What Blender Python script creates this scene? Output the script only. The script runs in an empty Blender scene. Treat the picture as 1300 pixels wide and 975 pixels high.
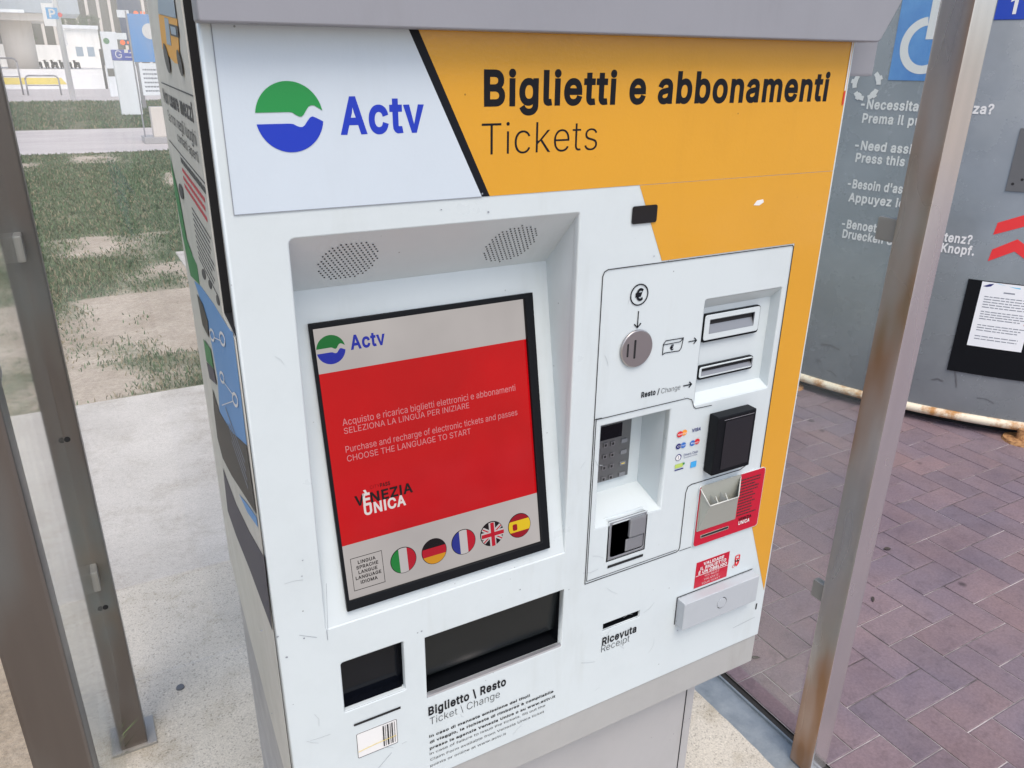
import bpy, bmesh, math, random
from mathutils import Vector, Matrix, noise
R = math.radians
random.seed(4)
sc = bpy.context.scene
COL = sc.collection

# ------------------------------------------------------------------ camera, sky, sun, exposure
cd = bpy.data.cameras.new('camera'); cam = bpy.data.objects.new('camera', cd); COL.objects.link(cam)
cd.sensor_width = 36; cd.lens = 27.4649; cd.clip_start = .02; cd.clip_end = 2000
rt, up, fw = Vector((0.87393, -0.485889, 0.012553)), Vector((0.174896, 0.338459, 0.924585)), Vector((0.453494, 0.805827, -0.380769))
mw = Matrix((rt, up, -fw)).transposed().to_4x4(); mw.translation = (0, 0, 1.6)
cam.matrix_world = mw
sc.camera = cam

SUN_EL, SUN_AZ = 60, 192          # elevation; azimuth clockwise from +Y
w = bpy.data.worlds.new('World'); sc.world = w; w.use_nodes = True
wn = w.node_tree.nodes; wl = w.node_tree.links
sky = wn.new('ShaderNodeTexSky'); sky.sky_type = 'NISHITA'; sky.sun_disc = False
sky.sun_elevation = R(SUN_EL); sky.sun_rotation = R(SUN_AZ); sky.dust_density = 2.5; sky.air_density = 1.0
hs_ = wn.new('ShaderNodeHueSaturation'); hs_.inputs['Saturation'].default_value = .75      # thin overcast
wl.new(sky.outputs[0], hs_.inputs['Color'])
bg = wn['Background']; wl.new(hs_.outputs[0], bg.inputs[0]); bg.inputs[1].default_value = 0.13
sd = bpy.data.lights.new('sun', 'SUN'); sun = bpy.data.objects.new('sun', sd); COL.objects.link(sun)
sd.energy = 1.0; sd.angle = R(32); sd.color = (1, .89, .76)
sv = Vector((math.sin(R(SUN_AZ))*math.cos(R(SUN_EL)), math.cos(R(SUN_AZ))*math.cos(R(SUN_EL)), math.sin(R(SUN_EL))))
sun.rotation_euler = sv.to_track_quat('Z', 'Y').to_euler()
vs = sc.view_settings; vs.view_transform = 'Standard'; vs.look = 'None'; vs.gamma = 1; vs.use_curve_mapping = False
vs.exposure = 0.92
EM = 1/2**vs.exposure              # screens are built to a fixed brightness

# ------------------------------------------------------------------ materials
def lin(c): return tuple(((v/255)/12.92 if v/255 <= .04045 else ((v/255+.055)/1.055)**2.4) for v in c)
def mat(name, col, rough=.5, metal=0, spec=.5, coat=0):
    m = bpy.data.materials.new(name); m.use_nodes = True
    b = m.node_tree.nodes['Principled BSDF']
    b.inputs['Base Color'].default_value = (*col, 1); b.inputs['Roughness'].default_value = rough
    b.inputs['Metallic'].default_value = metal; b.inputs['Specular IOR Level'].default_value = spec
    b.inputs['Coat Weight'].default_value = coat; b.inputs['Coat Roughness'].default_value = .08
    return m
def N(m, t, **kw):
    n = m.node_tree.nodes.new(t)
    for k, v in kw.items():
        if k in n.inputs: n.inputs[k].default_value = v
        else: setattr(n, k, v)
    return n
def L(m, a, b): m.node_tree.links.new(a, b)
def bs(m): return m.node_tree.nodes['Principled BSDF']
def coords(m, scale=(1, 1, 1)):
    tc = N(m, 'ShaderNodeNewGeometry'); mp = N(m, 'ShaderNodeMapping'); mp.inputs['Scale'].default_value = scale
    L(m, tc.outputs['Position'], mp.inputs['Vector']); return mp.outputs[0]
def nz(m, scale, detail=4, rough=.6, stretch=(1, 1, 1)):
    n = N(m, 'ShaderNodeTexNoise', Scale=scale, Detail=detail, Roughness=rough)
    L(m, coords(m, stretch), n.inputs['Vector']); return n.outputs['Fac']
def ramp(m, fac, stops):
    r = N(m, 'ShaderNodeValToRGB'); e = r.color_ramp.elements
    while len(e) < len(stops): e.new(.5)
    for i, (p, c) in enumerate(stops):
        e[i].position = p; e[i].color = (*c, 1) if len(c) == 3 else c
    L(m, fac, r.inputs[0]); return r.outputs[0]
def mix(m, fac, a, b, mode='MIX'):
    n = N(m, 'ShaderNodeMix', data_type='RGBA', blend_type=mode)
    for s, v in ((n.inputs[0], fac), (n.inputs[6], a), (n.inputs[7], b)):
        if isinstance(v, (float, int)): s.default_value = v
        elif isinstance(v, tuple): s.default_value = (*v, 1)
        else: L(m, v, s)
    return n.outputs[2]
def bump(m, h, strength=.2, dist=.01):
    n = N(m, 'ShaderNodeBump', Strength=strength, Distance=dist); L(m, h, n.inputs['Height']); L(m, n.outputs[0], bs(m).inputs['Normal'])
def g(v): return (v, v, v)

def painted(name, col, rough=.32, dirt=.5, coat=.0, peel=.03):
    m = mat(name, col, rough, coat=coat)
    d = ramp(m, nz(m, 5, 7, .7), [(.46, g(1)), (.62, g(.94)), (.8, g(.80))])
    sm = ramp(m, nz(m, 3.2, 5, .75, (2.2, 1, .35)), [(.56, g(1)), (.74, (.86, .85, .82))]); d = mix(m, 1.0, d, sm, 'MULTIPLY')
    sp = N(m, 'ShaderNodeTexVoronoi', Scale=46.0); L(m, coords(m), sp.inputs['Vector'])
    wob = nz(m, 9, 2)
    chip = ramp(m, sp.outputs['Distance'], [(.035, g(.45)), (.06, g(1))])
    sel = ramp(m, wob, [(.55, g(0)), (.60, g(1))])
    c = mix(m, dirt, col, d, 'MULTIPLY')
    c2 = mix(m, sel, c, mix(m, 1.0, c, chip, 'MULTIPLY'))
    L(m, c2, bs(m).inputs['Base Color'])
    L(m, ramp(m, nz(m, 14, 5), [(.3, g(rough*.75)), (.75, g(min(1, rough*1.4)))]), bs(m).inputs['Roughness'])
    if peel: bump(m, nz(m, 260, 2), peel, .002)
    return m
M = {}
M['white'] = painted('white_enamel', (.555, .612, .635), .36, .6)
M['side'] = painted('warm_lit_enamel', (.58, .565, .52), .45, .8)  # same white paint, with the warm light on the flank mixed into its colour
M['film'] = painted('header_film', (.53, .60, .67), .2, .25, 0, .05)
M['yellow'] = painted('yellow_film', (.62, .30, .018), .16, .35, .6, .10)
M['black'] = mat('black_print', (.008, .009, .013), .45, spec=.15)
M['blue'] = mat('logo_blue', (.005, .032, .42), .3)
M['green'] = mat('logo_green', (.010, .24, .055), .3)
M['hood'] = painted('hood_grey', (.25, .255, .285), .45, .5)
M['pedestal'] = painted('pedestal_grey', (.37, .365, .37), .45, .7)
M['worn'] = painted('worn_lip', (.36, .36, .355), .6, 1.0)
M['darkgap'] = mat('gap_shade_black', (.010, .010, .012), .8)  # shade inside gaps, slots and holes painted near-black; also used for small dark marks
M['plastic_black'] = mat('black_plastic', (.005, .006, .008), .45, spec=.15)
M['glass_black'] = mat('black_glass', (.003, .004, .007), .1, spec=.2)
M['reader_glass'] = mat('reader_glass', (.012, .013, .016), .13, spec=.5)
M['tray_flap'] = mat('smoked_flap', (.006, .008, .009), .2, spec=.25)
M['grey_metal'] = mat('grey_metal', (.50, .50, .53), .38, .6)
M['dark_metal'] = mat('dark_keypad_metal', (.17, .175, .18), .38, .7)
M['key'] = mat('keypad_key', (.26, .26, .27), .35, .7)
M['reader'] = mat('reader_metal', (.24, .25, .27), .34, .35)
M['coin'] = mat('coin_disc_metal', (.42, .40, .40), .34, .9)
M['red'] = mat('red_plate', (.46, .005, .026), .32)
M['white_print'] = mat('white_print', (.70, .70, .70), .5)
M['holder'] = mat('holder_plastic', (.36, .37, .33), .3)
M['holder2'] = mat('holder_lip', (.52, .53, .50), .3)
M['handle'] = painted('handle_grey', (.40, .43, .46), .45, .8)
M['navy'] = mat('navy_print', (.02, .025, .16), .4)
M['cblue'] = mat('card_blue', (.02, .14, .50), .4)
M['cred'] = mat('card_red', (.62, .02, .03), .4)
M['corange'] = mat('card_orange', (.80, .30, .04), .4)
M['clime'] = mat('card_lime', (.42, .55, .12), .4)
M['amex'] = mat('card_skyblue', (.05, .35, .72), .4)
M['camera_black'] = mat('camera_window', (.004, .004, .005), .12)

def em(name, rgb, k=1.0):
    m = mat(name, (.004, .004, .004), .09)
    b = bs(m)
    if k == 1.0:
        nn = nz(m, 5.5, 3, .6); L(m, ramp(m, nn, [(.25, tuple(v*.80 for v in lin(rgb))), (.75, tuple(v*1.10 for v in lin(rgb)))]), b.inputs['Emission Color'])
    b.inputs['Emission Color'].default_value = (*lin(rgb), 1); b.inputs['Emission Strength'].default_value = EM*k*.92; b.inputs['Specular IOR Level'].default_value = .3
    return m
M['d_white'] = em('display_grey', (186, 180, 178)); M['d_red'] = em('display_red', (198, 0, 12))
M['d_text'] = em('display_text', (214, 140, 144)); M['d_black'] = em('display_black', (14, 6, 8))
M['d_blue'] = em('display_blue', (28, 44, 160)); M['d_green'] = em('display_green', (8, 108, 48))
M['d_bright'] = em('display_white', (225, 218, 216)); M['d_fred'] = em('flag_red', (186, 18, 40))
M['d_yellow'] = em('flag_yellow', (226, 190, 30)); M['d_gold'] = em('flag_gold', (216, 150, 30)); M['d_fblue'] = em('flag_blue', (38, 50, 140))
M['d_fwhite'] = em('flag_white', (196, 190, 190)); M['d_fgreen'] = em('flag_green', (20, 128, 52)); M['d_dred'] = em('flag_dark_red', (150, 14, 30))

def steel(name, base, stain, lo=.5, hi=.68, rough=.33, side=False):
    m = mat(name, base, rough, .88)
    n1 = nz(m, 6, 3, .5, (1, 1, .22))
    st = ramp(m, n1, [(lo, g(0)), (hi, g(1))])
    if side:                                                # the rust sits on the face turned to the shelter
        ge = N(m, 'ShaderNodeNewGeometry'); dt = N(m, 'ShaderNodeVectorMath', operation='DOT_PRODUCT'); L(m, ge.outputs['Normal'], dt.inputs[0]); dt.inputs[1].default_value = (-1, 0, 0)
        st = mix(m, 1.0, st, ramp(m, dt.outputs['Value'], [(.3, g(.12)), (.7, g(1))]), 'MULTIPLY')
    stc = mix(m, ramp(m, nz(m, 4, 4, .6, (1, 1, .5)), [(.42, g(0)), (.58, g(1))]), stain, tuple(v*k_ for v, k_ in zip(stain, (.88, 1.42, 2.0))))
    L(m, mix(m, st, mix(m, nz(m, 40, 3, .6, (1, 1, .06)), tuple(v*.8 for v in base), base), stc), bs(m).inputs['Base Color'])
    L(m, ramp(m, nz(m, 9, 2, .5, (1, 1, .3)), [(.3, g(rough*.8)), (.7, g(rough*1.4))]), bs(m).inputs['Roughness'])
    L(m, ramp(m, st, [(0, g(.9)), (1, g(.25))]), bs(m).inputs['Metallic'])
    return m
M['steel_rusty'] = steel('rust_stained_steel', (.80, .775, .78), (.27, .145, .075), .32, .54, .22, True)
M['steel_shaded'] = steel('shaded_steel', (.19, .17, .16), (.20, .17, .13), .5, .8, .36)  # same steel as the right post, darkened to carry the left posts' shade
M['clamp'] = mat('clamp_metal', (.36, .35, .33), .42, .5)

def glassmat(name, rough=0.0, tint=(.96, .985, .97)):
    m = bpy.data.materials.new(name); m.use_nodes = True; nt = m.node_tree; nt.nodes.clear()
    o = nt.nodes.new('ShaderNodeOutputMaterial'); t = nt.nodes.new('ShaderNodeBsdfTransparent'); t.inputs[0].default_value = (*tint, 1)
    gl = nt.nodes.new('ShaderNodeBsdfGlossy'); gl.inputs['Roughness'].default_value = .04; gl.inputs[0].default_value = (1, 1, 1, 1)
    df = nt.nodes.new('ShaderNodeBsdfDiffuse'); df.inputs[0].default_value = (.82, .82, .80, 1)
    fr = nt.nodes.new('ShaderNodeFresnel'); fr.inputs[0].default_value = 1.5
    mx = nt.nodes.new('ShaderNodeMixShader'); mx2 = nt.nodes.new('ShaderNodeMixShader')
    n = nt.nodes.new('ShaderNodeTexNoise'); n.inputs['Scale'].default_value = 7; n.inputs['Detail'].default_value = 6
    r = nt.nodes.new('ShaderNodeMapRange'); r.inputs[1].default_value = .45; r.inputs[2].default_value = .8; r.inputs[3].default_value = .015; r.inputs[4].default_value = .09
    nt.links.new(n.outputs[0], r.inputs[0]); nt.links.new(r.outputs[0], mx2.inputs[0])
    ge = nt.nodes.new('ShaderNodeNewGeometry'); io = nt.nodes.new('ShaderNodeMapRange'); io.inputs[3].default_value = 1.5; io.inputs[4].default_value = 1/1.5
    nt.links.new(ge.outputs['Backfacing'], io.inputs[0]); nt.links.new(io.outputs[0], fr.inputs[0])
    nt.links.new(fr.outputs[0], mx.inputs[0]); nt.links.new(t.outputs[0], mx.inputs[1]); nt.links.new(gl.outputs[0], mx.inputs[2])
    nt.links.new(mx.outputs[0], mx2.inputs[1]); nt.links.new(df.outputs[0], mx2.inputs[2]); nt.links.new(mx2.outputs[0], o.inputs[0])
    return m
M['glass'] = glassmat('dusty_glass')

# ground materials
m = M['slab'] = mat('pebbled_concrete', (.42, .40, .36), .85)
a = ramp(m, nz(m, 3, 6), [(.3, (.48, .45, .395)), (.7, (.61, .575, .51))])
v = N(m, 'ShaderNodeTexVoronoi', Scale=230.0); L(m, coords(m), v.inputs['Vector'])
pk = ramp(m, v.outputs['Color'], [(.10, g(.55)), (.28, g(.97)), (.8, g(1)), (.95, g(1.2))])
st = ramp(m, nz(m, 190, 3, .7), [(.3, g(.72)), (.55, g(1.05))])
c = mix(m, .8, mix(m, .75, a, pk, 'MULTIPLY'), st, 'MULTIPLY')
c = mix(m, .85, c, ramp(m, nz(m, 5, 8, .72), [(.34, (.76, .73, .67)), (.48, g(1)), (.72, (1.06, 1.05, 1.03))]), 'MULTIPLY')
c = mix(m, .9, c, ramp(m, nz(m, 300, 2, .8), [(.30, g(.35)), (.42, g(1)), (.62, g(1)), (.75, g(1.25))]), 'MULTIPLY')
L(m, c, bs(m).inputs['Base Color']); bump(m, nz(m, 150, 4, .7), .35, .004)
m = M['smooth'] = mat('smooth_concrete', (.46, .45, .44), .8)
a = ramp(m, nz(m, 2.2, 7), [(.3, (.44, .42, .39)), (.7, (.55, .53, .495))])
c = mix(m, .7, a, ramp(m, nz(m, 60, 5, .75), [(.3, g(.82)), (.6, g(1.04))]), 'MULTIPLY')
c = mix(m, .7, c, ramp(m, nz(m, 4, 8, .75), [(.36, (.74, .71, .67)), (.5, g(1)), (.72, g(1.05))]), 'MULTIPLY')
c = mix(m, .9, c, ramp(m, nz(m, 200, 3, .8), [(.3, g(.5)), (.45, g(1)), (.7, g(1.12))]), 'MULTIPLY')
L(m, c, bs(m).inputs['Base Color']); bump(m, nz(m, 60, 5), .2, .004)
m = M['soil'] = mat('dry_soil', (.4, .33, .25), .95)
a = ramp(m, nz(m, 1.6, 7, .7), [(.3, (.30, .24, .17)), (.6, (.46, .385, .30))])
c = mix(m, .8, a, ramp(m, nz(m, 45, 5, .8), [(.3, g(.6)), (.6, g(1.08))]), 'MULTIPLY')
L(m, c, bs(m).inputs['Base Color']); bump(m, nz(m, 30, 6, .7), .6, .03)
m = M['turf'] = mat('turf_soil', (.10, .10, .05), .95)
L(m, ramp(m, nz(m, 2, 7, .7), [(.35, (.05, .075, .03)), (.62, (.13, .125, .07))]), bs(m).inputs['Base Color'])
m = M['patchy'] = mat('patchy_turf_soil', (.3, .25, .18), .95)
a = ramp(m, nz(m, 1.6, 7, .7), [(.3, (.31, .26, .20)), (.6, (.46, .40, .33))])
a = mix(m, .8, a, ramp(m, nz(m, 45, 5, .8), [(.3, g(.6)), (.6, g(1.08))]), 'MULTIPLY')
tn = ramp(m, nz(m, 9, 6, .75), [(.35, (.055, .10, .045)), (.65, (.14, .16, .09))])
at = N(m, 'ShaderNodeAttribute', attribute_name='tone'); sep = mix(m, .5, at.outputs['Color'], nz(m, 22, 5, .8), 'LINEAR_LIGHT')
L(m, mix(m, ramp(m, sep, [(.25, g(0)), (.75, g(1))]), a, tn), bs(m).inputs['Base Color']); bump(m, nz(m, 30, 6, .7), .6, .02)
m = M['path'] = mat('path_concrete', (.38, .35, .35), .85)
L(m, ramp(m, nz(m, .8, 6, .7, (.4, 2, 1)), [(.3, (.40, .37, .37)), (.7, (.54, .51, .50))]), bs(m).inputs['Base Color'])
m = M['plaza'] = mat('pale_plaza', (.62, .60, .58), .85)
L(m, ramp(m, nz(m, .3, 6, .7), [(.3, (.72, .70, .67)), (.7, (.84, .82, .80))]), bs(m).inputs['Base Color'])
m = M['kerb'] = mat('galvanised_strip', (.30, .35, .39), .5, .45)
c = ramp(m, nz(m, 12, 7, .7), [(.3, (.23, .27, .305)), (.68, (.37, .41, .44))]); L(m, c, bs(m).inputs['Base Color'])
L(m, ramp(m, nz(m, 30, 5), [(.3, g(.35)), (.7, g(.75))]), bs(m).inputs['Roughness'])
M['asphalt'] = mat('dark_joint', (.035, .033, .032), .9)
m = M['grout'] = mat('paving_joint', (.3, .28, .28), .95)
L(m, ramp(m, nz(m, 2.3, 5, .7), [(.40, (.10, .09, .095)), (.60, (.52, .48, .49))]), bs(m).inputs['Base Color'])
m = M['paver'] = mat('paver_brick', (.2, .15, .17), .75)
at = N(m, 'ShaderNodeAttribute', attribute_name='tone')
v = N(m, 'ShaderNodeTexVoronoi', Scale=4.6); L(m, coords(m), v.inputs['Vector'])
gum = ramp(m, v.outputs['Distance'], [(.06, g(.38)), (.095, g(1))])
c = mix(m, .8, at.outputs['Color'], ramp(m, nz(m, 120, 5, .75), [(.3, g(.70)), (.62, g(1.15))]), 'MULTIPLY')
c = mix(m, .6, c, ramp(m, nz(m, 2.4, 6, .6), [(.35, (.80, .80, .95)), (.65, (1.14, 1.0, .95))]), 'MULTIPLY')
c = mix(m, 1.0, c, gum, 'MULTIPLY')
c = mix(m, .8, c, ramp(m, nz(m, 1.1, 7, .7), [(.34, (.72, .70, .74)), (.5, g(1)), (.7, (1.15, 1.10, 1.05))]), 'MULTIPLY')
c = mix(m, .5, c, ramp(m, nz(m, 17, 6, .75), [(.36, g(.62)), (.48, g(1)), (.66, g(1)), (.78, g(1.35))]), 'MULTIPLY')
L(m, c, bs(m).inputs['Base Color']); bump(m, nz(m, 130, 4), .25, .003)
L(m, ramp(m, nz(m, 6, 5), [(.3, g(.45)), (.7, g(.8))]), bs(m).inputs['Roughness'])
m = M['grass'] = mat('grass_blade', (.06, .09, .04), .7)
at = N(m, 'ShaderNodeAttribute', attribute_name='tone'); L(m, at.outputs['Color'], bs(m).inputs['Base Color'])
# kiosk
m = M['kiosk'] = mat('blue_grey_panel', (.15, .18, .205), .34, .25)
c = ramp(m, nz(m, 2.2, 6, .65), [(.3, (.16, .178, .192)), (.7, (.225, .243, .26))])
sc_ = ramp(m, nz(m, 8, 4, .7, (1, 1, 9)), [(.70, g(1)), (.735, g(.62))])
L(m, mix(m, 1.0, c, sc_, 'MULTIPLY'), bs(m).inputs['Base Color'])
L(m, ramp(m, nz(m, 5, 6), [(.3, g(.16)), (.7, g(.38))]), bs(m).inputs['Roughness'])
m = M['ring'] = mat('rusty_cream_ring', (.7, .64, .54), .6)
L(m, mix(m, ramp(m, nz(m, 9, 6, .7), [(.45, g(0)), (.60, g(1))]), (.74, .66, .52), (.42, .20, .06)), bs(m).inputs['Base Color'])
m = M['rust'] = mat('rusty_iron', (.3, .13, .05), .85)
L(m, ramp(m, nz(m, 60, 5, .7), [(.35, (.17, .07, .03)), (.6, (.44, .24, .10))]), bs(m).inputs['Base Color'])
m = M['signblue'] = mat('sign_blue', (.07, .27, .62), .3)
L(m, ramp(m, nz(m, 9, 5, .7, (1, 1, .6)), [(.3, (.045, .19, .52)), (.7, (.11, .31, .64))]), bs(m).inputs['Base Color'])
M['numblue'] = mat('number_blue', (.012, .05, .40), .3)
M['chevron'] = mat('chevron_red', (.72, .03, .035), .4)
M['paper'] = mat('paper_white', (.80, .82, .84), .6)
M['ink'] = mat('paper_ink', (.22, .24, .28), .6)
M['sky_ink'] = mat('paper_blue', (.16, .50, .72), .6)
M['plate'] = mat('grey_plate', (.13, .135, .145), .4, .3)
# poster prints
M['poster'] = painted('poster_paper', (.54, .53, .49), .5, .5)
M['p_green'] = mat('poster_green', (.02, .20, .06), .5); M['p_blue'] = mat('poster_blue', (.10, .28, .58), .5)
M['p_dark'] = mat('poster_charcoal', (.028, .027, .028), .5); M['p_navy'] = mat('poster_navy', (.035, .036, .065), .5)
M['p_ink'] = mat('poster_ink', (.06, .06, .065), .6); M['p_red'] = mat('poster_red', (.50, .05, .07), .6)
M['p_amber'] = mat('poster_amber', (.75, .36, .03), .5); M['p_grey'] = mat('poster_window', (.30, .38, .46), .5)
# background
M['bgwhite'] = mat('white_render', (.9, .89, .87), .7); M['bgcol'] = painted('pale_column', (.66, .61, .56), .7, .4, 0, 0)
M['bgdeck'] = painted('deck_grey', (.34, .39, .44), .6, .5, 0, 0); M['bgdark'] = mat('dark_glazing', (.10, .10, .09), .3)
M['bgpole'] = mat('white_pole', (.85, .85, .86), .45); M['bgrail'] = mat('grey_rail', (.30, .30, .32), .5, .4)
M['bgbike'] = mat('dark_scooter', (.035, .035, .04), .4); M['bgtotem'] = mat('totem_white', (.80, .84, .88), .4)
M['bgled'] = mat('board_navy', (.045, .075, .15), .4); M['led'] = em('led_orange', (255, 110, 40), 1.6)
M['yellowpaint'] = mat('yellow_road_paint', (.75, .58, .10), .8); M['bgsign'] = mat('panel_blue', (.05, .26, .62), .4)
M['leaf'] = mat('dry_leaf', (.05, .04, .035), .8); M['bark'] = mat('tree_bark', (.12, .10, .08), .9)

# ------------------------------------------------------------------ builders
def wloc(o):
    v = Vector((0, 0, 0))
    while o is not None: v += o.location; o = o.parent
    return v
def tag(o, label=None, cat=None, group=None, kind=None):
    if label: o['label'] = label
    if cat: o['category'] = cat
    if group: o['group'] = group
    if kind: o['kind'] = kind
    return o
def thing(name, loc, label, cat, group=None):
    o = bpy.data.objects.new(name, None); COL.objects.link(o); o.location = loc; o.empty_display_size = .1
    return tag(o, label, cat, group)
def finish(name, bm, m, parent=None, smooth=False, origin=None):
    if parent is not None: off = wloc(parent); loc = Vector((0, 0, 0))
    else:
        if origin is None:
            xs = [v.co for v in bm.verts]
            lo = Vector([min(c[i] for c in xs) for i in range(3)]); hi = Vector([max(c[i] for c in xs) for i in range(3)])
            origin = Vector(((lo.x+hi.x)/2, (lo.y+hi.y)/2, lo.z))
        off = loc = Vector(origin)
    for v in bm.verts: v.co -= off
    me = bpy.data.meshes.new(name); bm.to_mesh(me); bm.free()
    if m is not None: me.materials.append(M[m] if isinstance(m, str) else m)
    if smooth:
        for p in me.polygons: p.use_smooth = True
    o = bpy.data.objects.new(name, me); COL.objects.link(o); o.location = loc
    if parent is not None: o.parent = parent
    return o
def box_into(bm, x0, x1, y0, y1, z0, z1, bev=0, seg=2):
    b = bmesh.new(); bmesh.ops.create_cube(b, size=1)
    for v in b.verts: v.co = ((x0+x1)/2+v.co.x*(x1-x0), (y0+y1)/2+v.co.y*(y1-y0), (z0+z1)/2+v.co.z*(z1-z0))
    if bev: bmesh.ops.bevel(b, geom=b.edges[:], offset=bev, segments=seg, affect='EDGES', profile=.7)
    merge(bm, b)
def merge(bm, b):
    me = bpy.data.meshes.new('t'); b.to_mesh(me); b.free(); bm.from_mesh(me); bpy.data.meshes.remove(me)
def box(name, m, parent, x0, x1, y0, y1, z0, z1, bev=0, seg=2):
    bm = bmesh.new(); box_into(bm, x0, x1, y0, y1, z0, z1, bev, seg); return finish(name, bm, m, parent)
def cyl_into(bm, p0, p1, r0, r1=None, n=16):
    p0, p1 = Vector(p0), Vector(p1); r1 = r0 if r1 is None else r1
    q = (p1-p0).to_track_quat('Z', 'Y').to_matrix(); rings = []
    for p, r in ((p0, r0), (p1, r1)):
        rings.append([bm.verts.new(p+q@Vector((r*math.cos(2*math.pi*i/n), r*math.sin(2*math.pi*i/n), 0))) for i in range(n)])
    for i in range(n): bm.faces.new((rings[0][i], rings[0][(i+1) % n], rings[1][(i+1) % n], rings[1][i]))
    bm.faces.new(rings[0][::-1]); bm.faces.new(rings[1])
def faces(name, m, parent, polys, thick=0):
    bm = bmesh.new()
    for p in polys: bm.faces.new([bm.verts.new(q) for q in p])
    bmesh.ops.remove_doubles(bm, verts=bm.verts[:], dist=1e-5)
    return finish(name, bm, m, parent)

S = .79                                                     # the machine's front stands 0.79 m in front of the lens
def FR(y=0): return lambda u, v, w: (u, S+y-w, v)           # front plane
ZT, ZB, YT = 1.358, .945, .075
LT = math.hypot(ZT-ZB, YT)
def TILT(u, v, w):                                          # the screen leans back in its recess
    cz, cy = (ZT-ZB)/LT, YT/LT
    return (u, S+v*cy-w*cz, ZB+v*cz+w*cy)
def SLOPE(u, v, w):                                         # sloping top of the screen recess
    c = math.sqrt(.5); return (u, S+v*c-w*c, 1.433-v*c-w*c)
KS = .055
def SIDE(u, v, w): return (.124+KS*(u-S)-w, u, v)           # left flank, u = depth (towards +Y)
KC, KR = Vector((5.223, 3.0)), 2.0
def KIO(u, v, w):
    a = math.pi+u/KR; r = KR+w
    return (KC.x+r*math.cos(a), KC.y+r*math.sin(a), v)
def YP(y): return lambda u, v, w: (u, y-w, v)

DEC = .0005
def curve_mesh(cu):
    o = bpy.data.objects.new('t', cu); COL.objects.link(o)
    dg = bpy.context.evaluated_depsgraph_get(); dg.update()
    me = bpy.data.meshes.new_from_object(o.evaluated_get(dg))
    bpy.data.objects.remove(o); bpy.data.curves.remove(cu)
    bm = bmesh.new(); bm.from_mesh(me); bpy.data.meshes.remove(me)
    return bm
def shape_bm(loops, depth=.0004, bevel=0):
    cu = bpy.data.curves.new('t', 'CURVE'); cu.dimensions = '2D'; cu.fill_mode = 'BOTH'
    cu.extrude = depth/2-bevel if bevel else depth/2
    if bevel: cu.bevel_depth = bevel; cu.bevel_resolution = 2; cu.offset = -bevel
    for lp in loops:
        s = cu.splines.new('POLY'); s.points.add(len(lp)-1); s.use_cyclic_u = True
        for p, q in zip(s.points, lp): p.co = (q[0], q[1], 0, 1)
    return curve_mesh(cu)
def map_bm(bm, F, base, depth, flip=False, cut=0):
    if cut:
        us = [v.co.x for v in bm.verts]; u = math.floor(min(us)/cut)*cut
        while u < max(us):
            bmesh.ops.bisect_plane(bm, geom=bm.verts[:]+bm.edges[:]+bm.faces[:], plane_co=(u, 0, 0), plane_no=(1, 0, 0)); u += cut
    for v in bm.verts: v.co = F(v.co.x, v.co.y, base+depth/2+v.co.z)
    if flip: bmesh.ops.reverse_faces(bm, faces=bm.faces[:])
def shape(name, m, parent, F, loops, lvl=1, depth=.0004, bevel=0, cut=0, base=None, multi=False):
    if not isinstance(loops[0][0], (tuple, list)): loops = [loops]
    if multi:                                               # separate islands filled one by one
        bm = bmesh.new()
        for lp in loops: merge(bm, shape_bm([lp], depth, bevel))
    else: bm = shape_bm(loops, depth, bevel)
    map_bm(bm, F, (lvl-1)*DEC+.0002 if base is None else base, depth, F is SIDE, cut)
    return finish(name, bm, m, parent)
CAPS = {}
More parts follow.
